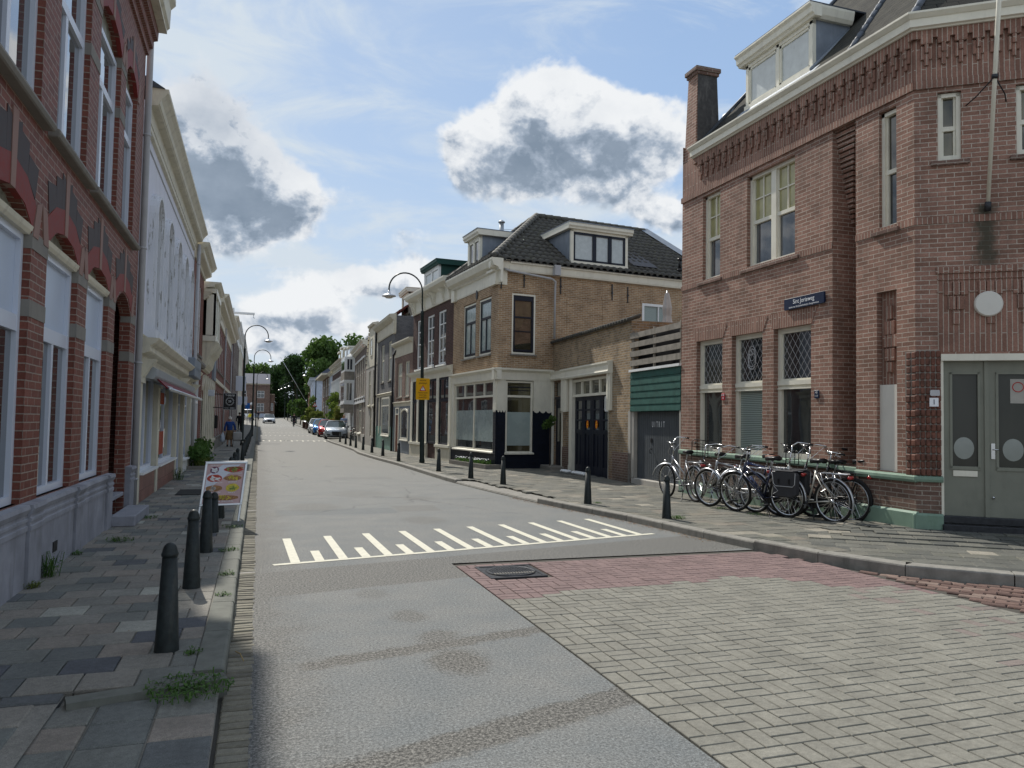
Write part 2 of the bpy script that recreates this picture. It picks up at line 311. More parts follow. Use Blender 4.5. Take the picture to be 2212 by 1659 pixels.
def window_special():
    g=G('blind'); z=g.sep(g.geo())[2]; w=g.mth('FRACT',g.mth('MULTIPLY',z,28)); s=g.mr(w,.25,.45); g.set('Base Color',g.mix(s,(.06,.085,.08),(.30,.36,.33))); g.set('Roughness',.35); g.set('Coat Weight',.8); g.set('Coat Roughness',.02); done(g,'blind')
    g=G('tiles_base'); g.set('Base Color',(.06,.055,.045)); g.set('Roughness',.95); done(g,'tiles_base')
    # paving stones: colour from a per-stone tint
    def pave(name,cols,grit=.25,moss=None):
        g=G(name); t=g.attr('tint'); p=g.geo(); r=g.N.new('ShaderNodeValToRGB'); g.L.new(t,r.inputs[0]); r.color_ramp.interpolation='LINEAR'
        e=r.color_ramp.elements; 
        while len(e)<len(cols): e.new(.5)
        for i,(ps,c) in enumerate(cols): e[i].position=ps; e[i].color=(*c,1)
        n=g.noise(p,220,3,.7); n2=g.noise(p,3,5,.6); n3=g.noise(p,28,4,.7)
        c=g.mix(1.0,r.outputs[0],g.mix(g.mr(n,.3,.7),(1-grit,)*3,(1+grit,)*3),'MULTIPLY'); c=g.mix(1.0,c,g.mix(g.mr(n2,.3,.7),(.82,)*3,(1.15,)*3),'MULTIPLY'); c=g.mix(1.0,c,g.mix(g.mr(n3,.35,.65),(.85,)*3,(1.1,)*3),'MULTIPLY')
        if moss: c=g.mix(g.mr(g.noise(p,1.1,5,.7),.52,.75,0,.5),c,moss)
        g.set('Base Color',c); g.set('Roughness',.85); g.set('Specular IOR Level',.3); g.bump(g.mth('ADD',n,n3),.5,.003); done(g,name)
    pave('pave_left',[(0,(.09,.095,.105)),(.25,(.15,.158,.143)),(.5,(.215,.205,.178)),(.72,(.235,.205,.172)),(.86,(.215,.21,.185)),(1,(.36,.36,.31))],grit=.4)
    pave('pave_right',[(0,(.085,.088,.08)),(.3,(.125,.125,.108)),(.55,(.16,.155,.13)),(.75,(.185,.165,.135)),(1,(.27,.25,.205))],moss=(.095,.10,.065),grit=.35)
    pave('brick_road_yellow',[(0,(.190,.184,.156)),(.5,(.206,.199,.168)),(.92,(.222,.213,.18)),(1,(.205,.172,.153))],grit=.3)
    pave('brick_road_red',[(0,(.17,.118,.112)),(.5,(.195,.135,.128)),(1,(.225,.155,.142))],grit=.3)
    pave('gutter_brick',[(0,(.12,.112,.088)),(.6,(.21,.195,.15)),(.95,(.22,.21,.17)),(1,(.38,.36,.32))])
    pave('old_brick',[(0,(.10,.062,.052)),(.5,(.16,.10,.082)),(1,(.23,.17,.14))])
    # asphalt with worn bands and patches
    g=G('asphalt'); p=g.geo(); x,y,_=g.sep(p)
    n=g.noise(p,85,2,.9); nb=g.noise(p,48,3,.8); n2=g.noise(p,1.6,5,.6); wob=g.mth('MULTIPLY',g.mth('SUBTRACT',g.noise(p,6,8,.75),.5),.26); wob2=g.mth('MULTIPLY',g.mth('SUBTRACT',g.noise(p,2,5,.7),.5),1.1)
    base=g.mix(g.mr(n2,.35,.65),(.128,.138,.138),(.160,.163,.155))
    def band(y0,k,hw,soft,x0,x1):   # worn strip across the road: y = y0 + k*x
        d=g.mth('ABSOLUTE',g.mth('ADD',g.mth('SUBTRACT',y,g.mth('ADD',g.mth('MULTIPLY',x,k),y0)),wob)); m=g.mr(d,hw-soft,hw+soft,1,0,True)
        m=g.mth('MULTIPLY',m,g.mr(g.mth('ADD',x,wob),x0-.05,x0+.1,0,1,True)); return g.mth('MULTIPLY',m,g.mr(g.mth('ADD',x,wob),x1-.1,x1+.1,1,0,True))
    worn=g.mix(g.mr(nb,.38,.6),(.045,.044,.040),(.15,.145,.13))
    f=g.mth('MAXIMUM',band(5.13,.24,.10,.04,.25,2.3),band(3.45,.33,.14,.04,.25,2.3))
    def blob(cx,cy,rr,st=1):
        dx=g.mth('SUBTRACT',x,cx); dy=g.mth('MULTIPLY',g.mth('SUBTRACT',y,cy),.7); d=g.mth('SQRT',g.mth('ADD',g.mth('MULTIPLY',dx,dx),g.mth('MULTIPLY',dy,dy))); return g.mth('MULTIPLY',g.mr(g.mth('ADD',d,wob),rr*.6,rr*1.3,1,0,True),st)
    for a in ((1.32,5.05,.20,1),(1.32,5.6,.17,.8),(1.22,6.3,.15,.7),(1.05,7.2,.15,.45),(1.0,14.5,.5,.5),(2.6,12.3,.35,.5),(2.2,17,.6,.35),(3.2,15.8,.35,.4)): f=g.mth('MAXIMUM',f,blob(*a))
    # coarse grey-brown strip in front of the triangular marking
    yl=g.mth('ADD',y,g.mth('MULTIPLY',x,-.23)); s1=g.mth('MULTIPLY',g.mr(yl,7.22,7.26,0,1),g.mr(yl,8.42,8.46,1,0)); s1=g.mth('MULTIPLY',s1,.8)
    edge=g.mth('MULTIPLY',g.mr(g.mth('ADD',x,wob2),.0,.6,.75,0,True),1.0)
    f=g.mth('MAXIMUM',f,g.mth('MAXIMUM',s1,edge))
    # trench repair further on
    xw=g.mth('ADD',x,g.mth('MULTIPLY',wob,.15)); sq=g.mth('MULTIPLY',g.mr(g.mth('ABSOLUTE',g.mth('SUBTRACT',y,14.0)),.45,.47,1,0),g.mth('MULTIPLY',g.mr(xw,2.4,2.42,0,1),g.mr(xw,3.2,3.22,1,0))); f=g.mth('MAXIMUM',f,g.mth('MULTIPLY',sq,.45))
    ye=g.mr(y,9,30,0,1); base=g.mix(g.mth('MULTIPLY',ye,.6),base,(.172,.165,.145))
    st=g.mth('MULTIPLY',g.mr(g.mth('ABSOLUTE',g.mth('SUBTRACT',g.mth('ADD',y,g.mth('MULTIPLY',wob,.8)),13.75)),.40,.44,.55,0),g.mth('MULTIPLY',g.mr(x,.3,.36,0,1),g.mr(x,2.36,2.4,1,0))); base=g.mix(st,base,(.095,.108,.112))
    st=g.mth('MULTIPLY',g.mr(g.mth('ABSOLUTE',g.mth('SUBTRACT',y,21.5)),.35,.4,.4,0),g.mth('MULTIPLY',g.mr(x,2.0,2.05,0,1),g.mr(x,3.6,3.65,1,0))); base=g.mix(st,base,(.10,.10,.095))
    c=g.mix(f,base,worn); c=g.mix(1.0,c,g.mix(g.mr(n,.32,.68),(.5,)*3,(1.55,)*3),'MULTIPLY') if 0 else g.mix(1.0,g.mix(1.0,c,g.mix(g.mr(n,.32,.68),(.5,)*3,(1.55,)*3),'MULTIPLY'),g.mix(g.mr(nb,.34,.66),(.62,)*3,(1.4,)*3),'MULTIPLY')
    sp=g.N.new('ShaderNodeTexVoronoi'); sp.inputs['Scale'].default_value=42; g.L.new(p,sp.inputs['Vector']); spk=g.mth('MULTIPLY',g.mr(sp.outputs['Distance'],.05,.12,1,0),g.mr(g.sep(sp.outputs['Color'])[0],.66,.68,0,.65)); c=g.mix(spk,c,(.34,.33,.30))
    # tar cracks
    vc=g.N.new('ShaderNodeTexVoronoi'); vc.feature='DISTANCE_TO_EDGE'; vc.inputs['Scale'].default_value=.23; vm=g.N.new('ShaderNodeVectorMath'); vm.operation='ADD'; g.L.new(p,vm.inputs[0]); nn=g.N.new('ShaderNodeTexNoise'); nn.inputs['Scale'].default_value=.9; nn.inputs['Detail'].default_value=6; g.L.new(p,nn.inputs['Vector']); g.L.new(nn.outputs['Color'],vm.inputs[1]); g.L.new(vm.outputs[0],vc.inputs['Vector'])
    cr=g.mth('MULTIPLY',g.mr(vc.outputs['Distance'],.0015,.004,1,0),g.mr(y,12,14,0,.6)); c=g.mix(cr,c,(.045,.045,.045))
    g.set('Base Color',c); g.set('Roughness',.82); g.set('Specular IOR Level',.35); g.bump(g.mth('ADD',n,nb),.6,.004); done(g,'asphalt')
    # peeling paint
    g=G('paint_peeling'); p=g.geo(); n=g.noise(g.mapg(p,(2.5,2.5,.35)),5,7,.75); n2=g.noise(p,2,4,.6)
    c=g.mix(g.mr(n2,.3,.7),(.60,.62,.66),(.68,.69,.72)); c=g.mix(g.mr(n,.575,.60,0,.9),c,(.27,.265,.24)); g.set('Base Color',c); g.set('Roughness',.65); g.bump(n,.3,.006); done(g,'paint_peeling')
    g=G('ground_far'); p=g.geo(); g.set('Base Color',g.mix(g.noise(p,.2,4),(.13,.125,.11),(.17,.165,.14))); g.set('Roughness',.95); done(g,'ground_far')
window_special()
# ---------------------------------------------------------------- helpers
def zt(y):   # the street climbs gently beyond the bend
    if y<50: return 0
    if y<130: return .011*(y-50)*min(1,(y-50)/12+.2) if y<60 else .011*(y-50)
    return min(2.1,.88+.021*(y-130))
def tag(o,label=None,cat=None,group=None,kind=None):
    if label: o['label']=label
    if cat: o['category']=cat
    if group: o['group']=group
    if kind: o['kind']=kind
    return o
def empty(name,loc=(0,0,0),rz=0,label=None,cat=None,group=None):
    o=bpy.data.objects.new(name,None); COL.objects.link(o); o.location=loc; o.rotation_euler=(0,0,rz); o.empty_display_size=.2
    o['_o']=tuple(loc); 
    return tag(o,label,cat,group)
ROOT={}
class Fr:
    """frame along a wall: u from p to q, v up, w outward"""
    def __init__(s,p,q,side=1,z=0):
        s.p=Vector((p[0],p[1],z)); d=Vector((q[0]-p[0],q[1]-p[1],0)); s.L=d.length; s.d=d.normalized(); s.n=Vector((s.d.y,-s.d.x,0))*side
    def __call__(s,u,v,w=0): return s.p+s.d*u+s.n*w+Vector((0,0,v))
    def u_of_y(s,y): return (y-s.p.y)/s.d.y
class Sc:
    """a frame scaled about the eye height, used where a wall was surveyed on a parallel plane"""
    def __init__(s,F,k=.9515,lift=.0): s.F=F; s.k=k; s.lift=lift
    def __call__(s,u,v,w=0):
        p=s.F(u,v,w); return Vector((p.x*s.k,p.y*s.k,1.6+(p.z-1.6)*s.k+s.lift))
class Id:
    def __call__(s,u,v,w=0): return Vector((u,w,v))   # x, z, y
ID=Id()
class MB:
    def __init__(s): s.v=[]; s.f=[]; s.m=[]; s.t=[]; s.sm=[]
    def add(s,vs,fs,mi=0,t=.5,smooth=False):
        o=len(s.v); s.v+= [tuple(x) for x in vs]
        for f in fs: s.f.append(tuple(i+o for i in f)); s.m.append(mi); s.t.append(t); s.sm.append(smooth)
        return s
    def quad(s,a,b,c,d,mi=0,t=.5): return s.add([a,b,c,d],[(0,1,2,3)],mi,t)
    def poly(s,pts,mi=0,t=.5): return s.add(pts,[tuple(range(len(pts)))],mi,t)
    def fbox(s,F,u0,u1,v0,v1,w0,w1,mi=0,t=.5):
        P=[F(u,v,w) for u in (u0,u1) for v in (v0,v1) for w in (w0,w1)]
        return s.add(P,[(0,1,3,2),(4,6,7,5),(0,4,5,1),(2,3,7,6),(0,2,6,4),(1,5,7,3)],mi,t)
    def box(s,x0,x1,y0,y1,z0,z1,mi=0,t=.5): return s.fbox(ID,x0,x1,z0,z1,y0,y1,mi,t)
    def chbox(s,x0,x1,y0,y1,z0,z1,c=.006,mi=0,t=.5,rot=0,ctr=None,jig=0):   # stone with chamfered top
        P=[(x0,y0,z0),(x1,y0,z0),(x1,y1,z0),(x0,y1,z0),(x0,y0,z1-c),(x1,y0,z1-c),(x1,y1,z1-c),(x0,y1,z1-c),(x0+c,y0+c,z1),(x1-c,y0+c,z1),(x1-c,y1-c,z1),(x0+c,y1-c,z1)]
        if jig:
            a,b=random.uniform(-jig,jig),random.uniform(-jig,jig); cx,cy=(x0+x1)/2,(y0+y1)/2
            P=[(p[0],p[1],p[2]+(0 if i<4 else a*(p[0]-cx)+b*(p[1]-cy))) for i,p in enumerate(P)]
        if rot:
            ca,sa=math.cos(rot),math.sin(rot); P=[(ca*p[0]-sa*p[1]+ctr[0],sa*p[0]+ca*p[1]+ctr[1],p[2]) for p in P]
        return s.add(P,[(0,1,5,4),(1,2,6,5),(2,3,7,6),(3,0,4,7),(4,5,9,8),(5,6,10,9),(6,7,11,10),(7,4,8,11),(8,9,10,11)],mi,t)
    def tube(s,pts,r,n=8,mi=0,cap=True,t=.5,closed=False):
        pts=[Vector(p) for p in pts]; k=len(pts); rs=r if isinstance(r,(list,tuple)) else [r]*k
        vs=[]; fs=[]; prev=None
        for i,p in enumerate(pts):
            if closed: d=pts[(i+1)%k]-pts[i-1]
            else: d=(pts[min(i+1,k-1)]-pts[max(i-1,0)])
            d=d.normalized() if d.length>1e-9 else Vector((0,0,1))
            if prev is None:
                a=Vector((0,0,1)) if abs(d.z)<.9 else Vector((1,0,0)); x=d.cross(a).normalized()
            else:
                x=(prev-d*prev.dot(d)); x=x.normalized() if x.length>1e-6 else d.orthogonal().normalized()
            prev=x; y=d.cross(x)
            for j in range(n):
                a=2*math.pi*j/n; vs.append(p+x*math.cos(a)*rs[i]+y*math.sin(a)*rs[i])
        for i in range(k if closed else k-1):
            for j in range(n):
                a=i*n+j; b=i*n+(j+1)%n; c=((i+1)%k)*n+(j+1)%n; d=((i+1)%k)*n+j; fs.append((a,b,c,d))
        if cap and not closed: fs.append(tuple(range(n))[::-1]); fs.append(tuple(range((k-1)*n,k*n)))
        return s.add(vs,fs,mi,t,n>5)
    def lathe(s,prof,c=(0,0,0),n=20,mi=0,axis='z',t=.5,smooth=True):
        vs=[];fs=[];c=Vector(c)
        for (r,h) in prof:
            for j in range(n):
                a=2*math.pi*j/n; q=(r*math.cos(a),r*math.sin(a),h)
                if axis=='x': q=(h,q[0],q[1])
                if axis=='y': q=(q[0],h,q[1])
                vs.append(c+Vector(q))
        for i in range(len(prof)-1):
            for j in range(n): fs.append((i*n+j,i*n+(j+1)%n,(i+1)*n+(j+1)%n,(i+1)*n+j))
        if prof[0][0]>1e-4: fs.append(tuple(range(n))[::-1])
        if prof[-1][0]>1e-4: fs.append(tuple(range((len(prof)-1)*n,len(prof)*n)))
        return s.add(vs,fs,mi,t,smooth)
    def prism(s,F,poly,w0,w1,mi=0,t=.5):   # polygon in (u,v) extruded along w
        n=len(poly); P=[F(u,v,w0) for u,v in poly]+[F(u,v,w1) for u,v in poly]
        fs=[tuple(range(n))[::-1],tuple(range(n,2*n))]+[(i,(i+1)%n,n+(i+1)%n,n+i) for i in range(n)]
        return s.add(P,fs,mi,t)
    def mould(s,F,prof,u0,u1,mi=0):       # cornice: profile in (w,v) run along u
        n=len(prof); P=[F(u0,v,w) for w,v in prof]+[F(u1,v,w) for w,v in prof]
        fs=[tuple(range(n))[::-1],tuple(range(n,2*n))]+[(i,(i+1)%n,n+(i+1)%n,n+i) for i in range(n)]
        return s.add(P,fs,mi)
    def pieces(s):
        import numpy as np
        nv=len(s.v); par=list(range(nv))
        def fd(a):
            while par[a]!=a: par[a]=par[par[a]]; a=par[a]
            return a
        for f in s.f:
            r=fd(f[0])
            for i in f[1:]: par[fd(i)]=r
        roots={}; isl=[0]*nv
        for i in range(nv): isl[i]=roots.setdefault(fd(i),len(roots))
        k=len(roots)
        if k<2 or k>700: return None
        P=np.array([tuple(v) for v in s.v]); isl=np.array(isl); lo=np.full((k,3),np.inf); hi=np.full((k,3),-np.inf); np.minimum.at(lo,isl,P); np.maximum.at(hi,isl,P)
        size=(hi-lo).max(axis=1); gap=np.maximum(0,np.maximum(lo[:,None]-hi[None],lo[None]-hi[:,None])); near=np.sqrt((gap**2).sum(axis=2))<=np.maximum(.02,.5*np.maximum(size[:,None],size[None]))
        q=list(range(k))
        def fq(a):
            while q[a]!=a: q[a]=q[q[a]]; a=q[a]
            return a
        for a,b in zip(*np.nonzero(np.triu(near,1))): q[fq(int(a))]=fq(int(b))
        ids={}; pc=[ids.setdefault(fq(i),len(ids)) for i in range(k)]
        return None if len(ids)<2 else [pc[i] for i in isl]
    def build(s,name,mats,parent=None,bevel=0,recalc=True,smooth=None):
        if parent is not None and not any(w in name for w in ('foliage','crown','plants','flowers','stems','window','casement')):
            pc=s.pieces()
            if pc:
                n=max(pc)+1
                if n<=80:
                    nm=name[:-1] if name.endswith('s') and not name.endswith('ss') and n>1 else name
                    sub=[MB() for _ in range(n)]; mp=[{} for _ in range(n)]
                    for f,mi,t,sm in zip(s.f,s.m,s.t,s.sm):
                        k=pc[f[0]]; b=sub[k]; g=[]
                        for i in f:
                            if i not in mp[k]: mp[k][i]=len(b.v); b.v.append(s.v[i])
                            g.append(mp[k][i])
                        b.f.append(tuple(g)); b.m.append(mi); b.t.append(t); b.sm.append(sm)
                    out=[b._build(nm,mats,parent,bevel,recalc) for b in sub if b.f]
                    return out[0]
        return s._build(name,mats,parent,bevel,recalc)
    def _build(s,name,mats,parent=None,bevel=0,recalc=True,smooth=None):
        if isinstance(mats,str): mats=[mats]
        me=bpy.data.meshes.new(name); off=Vector((0,0,0))
        if parent is not None:
            r=parent
            while r.parent is not None: r=r.parent
            off=Vector(r['_o']) if '_o' in r.keys() else Vector((0,0,0))
        me.from_pydata([tuple(Vector(v)-off) for v in s.v],[],s.f)
        for mm in mats: me.materials.append(MAT[mm])
        me.polygons.foreach_set('material_index',s.m); me.polygons.foreach_set('use_smooth',s.sm)
        at=me.attributes.new('tint','FLOAT','FACE'); at.data.foreach_set('value',s.t)
        if recalc:
            bm=bmesh.new(); bm.from_mesh(me); bmesh.ops.recalc_face_normals(bm,faces=bm.faces); bm.to_mesh(me); bm.free()
        me.update()
        uv=me.uv_layers.new(name='UVMap'); data=[0.0]*(2*len(me.loops)); vs=me.vertices; ox,oy,oz=off
        for p in me.polygons:
            n=p.normal
            if abs(n.z)>.85: 
                for li in p.loop_indices:
                    c=vs[me.loops[li].vertex_index].co; data[2*li]=c.x+ox; data[2*li+1]=c.y+oy
            else:
                l=math.hypot(n.x,n.y); tx,ty=-n.y/l,n.x/l
                if (tx if abs(tx)>abs(ty) else ty)<0: tx,ty=-tx,-ty
                sl=math.sqrt(max(1e-6,1-n.z*n.z))
                for li in p.loop_indices:
                    c=vs[me.loops[li].vertex_index].co; data[2*li]=(c.x+ox)*tx+(c.y+oy)*ty; data[2*li+1]=(c.z+oz)/sl
        uv.data.foreach_set('uv',data)
        o=bpy.data.objects.new(name,me); COL.objects.link(o)
        if parent is not None: o.parent=parent
        if bevel:
            b=o.modifiers.new('bevel','BEVEL'); b.width=bevel; b.segments=1; b.limit_method='ANGLE'; b.angle_limit=R(50)
        return o
def child(o,parent): o.parent=parent; return o
def copy_tree(o,parent=None,loc=None,rz=None):
    c=o.copy(); COL.objects.link(c); c.parent=parent
    if loc is not None: c.location=loc; c['_o']=tuple(loc)
    if rz is not None: c.rotation_euler.z=rz
    for ch in [x for x in bpy.data.objects if x.parent==o]: copy_tree(ch,c)
    return c
def text(name,s,F,u,v,w,size,mat,parent,align='CENTER',depth=.002,sx=1):
    cu=bpy.data.curves.new(name,'FONT'); cu.body=s; cu.size=size; cu.align_x=align; cu.align_y='CENTER'; cu.extrude=depth/2; cu.resolution_u=3
    t=bpy.data.objects.new('tmp',cu); COL.objects.link(t); bpy.context.view_layer.update()
    me=bpy.data.meshes.new_from_object(t.evaluated_get(bpy.context.evaluated_depsgraph_get())); bpy.data.objects.remove(t); me.name=name
    off=Vector((0,0,0)); r=parent
    while r is not None and r.parent is not None: r=r.parent
    if r is not None and '_o' in r.keys(): off=Vector(r['_o'])
    for vv in me.vertices: vv.co=F(u+vv.co.x*sx,v+vv.co.y,w+vv.co.z)-off
    me.materials.clear(); me.materials.append(MAT[mat]); o=bpy.data.objects.new(name,me); COL.objects.link(o); o.parent=parent; return o
def wall(mb,F,u0,u1,v0,v1,ops,rev=.12,mi=0,back=True,th=.3,rmi=None):
    """wall face with openings (a,b,c,d[,rise]) and their reveals"""
    rmi=mi if rmi is None else rmi
    us=sorted({u0,u1,*[o[0] for o in ops],*[o[1] for o in ops]}); vs=sorted({v0,v1,*[o[2] for o in ops],*[o[3] for o in ops]})
    us=[u for u in us if u0-1e-6<=u<=u1+1e-6]; vs=[v for v in vs if v0-1e-6<=v<=v1+1e-6]
    for i in range(len(us)-1):
        run=None
        for j in range(len(vs)-1):
            cu,cv=(us[i]+us[i+1])/2,(vs[j]+vs[j+1])/2
            ins=any(o[0]<cu<o[1] and o[2]<cv<o[3] for o in ops)
            if not ins:
                if run is None: run=vs[j]
            if ins or j==len(vs)-2:
                if run is not None:
                    e=vs[j] if ins else vs[j+1]; mb.quad(F(us[i],run),F(us[i+1],run),F(us[i+1],e),F(us[i],e),mi); run=None
    for o in ops:
        a,b,c,d=o[:4]; rise=o[4] if len(o)>4 else 0
        mb.quad(F(a,c),F(a,d-rise),F(a,d-rise,-rev),F(a,c,-rev),rmi); mb.quad(F(b,c),F(b,c,-rev),F(b,d-rise,-rev),F(b,d-rise),rmi)
        if c>v0+1e-4: mb.quad(F(a,c),F(b,c),F(b,c,-rev),F(a,c,-rev),rmi)
        if rise:
            n=10; hw=(b-a)/2; Rr=(hw*hw+rise*rise)/(2*rise)
            def h(u): 
                x=u-(a+b)/2; return d-rise+math.sqrt(max(0,Rr*Rr-x*x))-(Rr-rise)
            for i in range(n):
                x0=a+(b-a)*i/n; x1=a+(b-a)*(i+1)/n
                mb.quad(F(x0,h(x0)),F(x1,h(x1)),F(x1,d),F(x0,d),mi); mb.quad(F(x0,h(x0)),F(x1,h(x1)),F(x1,h(x1),-rev),F(x0,h(x0),-rev),rmi)
        else: mb.quad(F(a,d),F(b,d),F(b,d,-rev),F(a,d,-rev),rmi)
def body(mb,F,u0,u1,v0,v1,deep,mi=0,top=True):
    mb.quad(F(u0,v0),F(u0,v1),F(u0,v1,-deep),F(u0,v0,-deep),mi); mb.quad(F(u1,v0),F(u1,v0,-deep),F(u1,v1,-deep),F(u1,v1),mi)
    mb.quad(F(u0,v0,-deep),F(u0,v1,-deep),F(u1,v1,-deep),F(u1,v0,-deep),mi)
    if top: mb.quad(F(u0,v1),F(u1,v1),F(u1,v1,-deep),F(u0,v1,-deep),mi)
def win(par,F,a,b,c,d,w,fm='white',gm='glass',fw_=.06,dp=.06,hs=(),vs=(),sill=None,sm='stone_grey',rise=0,name='window',lo=None,split=None,label=None):
    """frame (window) > pane, sill ; hs=[(v,width)], vs=[(u,v0,v1,width)] ; split=(v,material) gives a second pane above v"""
    m=MB(); m.fbox(F,a,a+fw_,c,d,w-dp,w); m.fbox(F,b-fw_,b,c,d,w-dp,w); m.fbox(F,a+fw_,b-fw_,c,c+fw_,w-dp,w); 
    if rise:
        n=8; hw=(b-a)/2; Rr=(hw*hw+rise*rise)/(2*rise)
        h=lambda u: d-rise+math.sqrt(max(0,Rr*Rr-(u-(a+b)/2)**2))-(Rr-rise)
        for i in range(n):
            x0=a+(b-a)*i/n; x1=a+(b-a)*(i+1)/n
            m.prism(F,[(x0,h(x0)-fw_),(x1,h(x1)-fw_),(x1,h(x1)),(x0,h(x0))],w-dp-.001,w+.001)
    else: m.fbox(F,a+fw_,b-fw_,d-fw_,d,w-dp,w)
    for (v,wd) in hs: m.fbox(F,a+fw_,b-fw_,v-wd/2,v+wd/2,w-dp+.002,w-.004)
    for (u,v0,v1,wd) in vs: m.fbox(F,u-wd/2,u+wd/2,v0,v1,w-dp+.004,w-.007)
    o=m.build(name,fm,par)
    if label: o['label']=label
    g=w-dp*.6
    if split:
        p=MB(); p.fbox(F,a+.01,b-.01,c+.01,split[0],g-.012,g); p.build('pane',gm,o)
        p=MB(); p.fbox(F,a+.01,b-.01,split[0],d-.01,g-.012,g); p.build('panel' if 'panel' in split[1] else 'pane',split[1],o)
    else:
        p=MB(); p.fbox(F,a+.01,b-.01,c+.01,d-.01,g-.012,g); p.build('pane',gm,o)
    if sill:
        ov,pr,th=sill; q=MB(); q.prism(F_side(F,a-ov,b+ov),[( -.02+w,c-th),(pr,c-th),(pr,c-th*.35),(w-.02,c+.004)],0,b-a+2*ov); q.build('sill',sm,o)
    return o
class F_side:   # frame whose (u,v) plane is the wall section (w,v); extrudes along the wall
    def __init__(s,F,a,b): s.F=F; s.a=a
    def __call__(s,u,v,w=0): return s.F(s.a+w,v,u)
def gutter_pipe(F,u,v0,v1,w,r,mat,parent,label=None,cat=None,group=None,top=None):
    m=MB(); pts=[F(u,v0,w),F(u,v1,w)]
    if top: pts+=top
    m.tube(pts,r,10)
    for v in [v0+.5+i*1.9 for i in range(int((v1-v0)/1.9)+1)]: m.tube([F(u,v,w),F(u,v+.03,w)],r+.012,10)
    o=m.build('downpipe',mat,parent)
    if cat: tag(o,label,cat,group)
    return o
def tile_roof(P,name,mat,parent,du=.26,dv=.36,amp=.045,flip=1):
    """pantiled slope over a planar quad/trapezoid P=[eave0,eave1,ridge1,ridge0]"""
    a,b,c,d=[Vector(p) for p in P]; U=(b-a).normalized(); n=U.cross((d-a)).normalized(); 
    if n.z<0: n=-n
    V=n.cross(U)
    if V.z<0: V=-V
    H=(d-a).dot(V); l0=lambda t:(a+(d-a)*t).dot(U); l1=lambda t:(b+(c-b)*t).dot(U); base=a.dot(U)
    m=MB(); rows=max(1,int(round(H/dv)))
    for r in range(rows):
        t0=r/rows; t1=(r+1)/rows; s0=l0(t0)-base; s1=l1(t0)-base; e0=l0(t1)-base; e1=l1(t1)-base
        x0=min(s0,e0); x1=max(s1,e1); k0=math.floor(x0/du*6); k1=math.ceil(x1/du*6)
        vs=[];fs=[]; A=(a+U*0); cnt=0
        for k in range(k0,k1+1):
            x=k*du/6; ph=2*math.pi*((k%6)/6); w=amp*(math.sin(ph)+.45*math.cos(2*ph))
            xx0=min(max(x,s0),s1); xx1=min(max(x,e0),e1)
            vs+= [a+U*xx0+V*(H*t0-.03)+n*(w+.05),a+U*xx1+V*(H*t1)+n*(w+.012),a+U*xx0+V*(H*t0-.03)+n*(w+.02)]
            if cnt: o=3*(cnt-1); fs+=[(o,o+3,o+4,o+1),(o+2,o+5,o+3,o)]
            cnt+=1
        m.add(vs,fs,0,random.random(),True)
    o=m.build(name,mat,parent,recalc=False); return o
def ridge(mb,p,q,r=.11,seg=.33,mi=0):
    p,q=Vector(p),Vector(q); n=max(1,int((q-p).length/seg)); 
    for i in range(n):
        a=p.lerp(q,i/n); b=p.lerp(q,(i+1.06)/n); mb.tube([a,b],[r*1.0,r*1.22],8,mi)
# ---------------------------------------------------------------- the ground
def structure(o): o['kind']='structure'; return o
m=MB(); ys=[-30,0,20,40,50,60,80,100,130,160,187,400,1500]
for i in range(len(ys)-1):
    for x0,x1 in ((-900,-2.0),(-2.0,9.0),(9.0,900)):
        a,b=zt(ys[i])-.06,zt(ys[i+1])-.06
        m.quad((x0,ys[i],a),(x1,ys[i],a),(x1,ys[i+1],b),(x0,ys[i+1],b))
structure(m.build('ground','ground_far',recalc=False))
# outer (road-side) edge of the right-hand kerb, from the side street to the far end
KR=[(14,1.4),(11,3.2),(9.2,4.45),(8.1,5.3),(7.42,5.82),(7.19,6.03),(6.90,6.28),(6.68,6.58),(6.5,6.9),(6.38,7.24),(6.2,7.94),(6.13,8.56),(5.99,9.66),(5.85,11.3),(5.42,13.75),(5.25,15.2),(5.1,16.8),(4.87,20.0),(4.80,27.69),(4.62,32),(4.55,37),(4.79,41),(4.86,49),(4.74,57.6),(5.0,58.8),(6.5,60.2),(6.6,79.5),(5.4,81),(5.35,100),(5.3,187)]
def kr(y):
    for (x0,y0),(x1,y1) in zip(KR,KR[1:]):
        if y0<=y<=y1: return x0+(x1-x0)*(y-y0)/(y1-y0)
    return 5.3
road=MB(); yy=[-4,1,3,5,6,7,8.5,9.7,11.3,13.75,15.2,16.8,20,24,27.69,32,37,41,45,49,52,55,58,58.8,60.2,66,72,79.5,81,90,100,110,120,130,145,160,175,187]
for a,b in zip(yy,yy[1:]):
    za,zb=zt(a),zt(b)
    if b<=8.5: xa=xb=2.12
    else: xa,xb=kr(max(a,.9))+.03,kr(b)+.03
    if a==8.5: xa,xb=6.2,6.05
    road.quad((.0,a,za),(xa,a,za),(xb,b,zb),(.0,b,zb))
structure(road.build('road','asphalt',recalc=False))
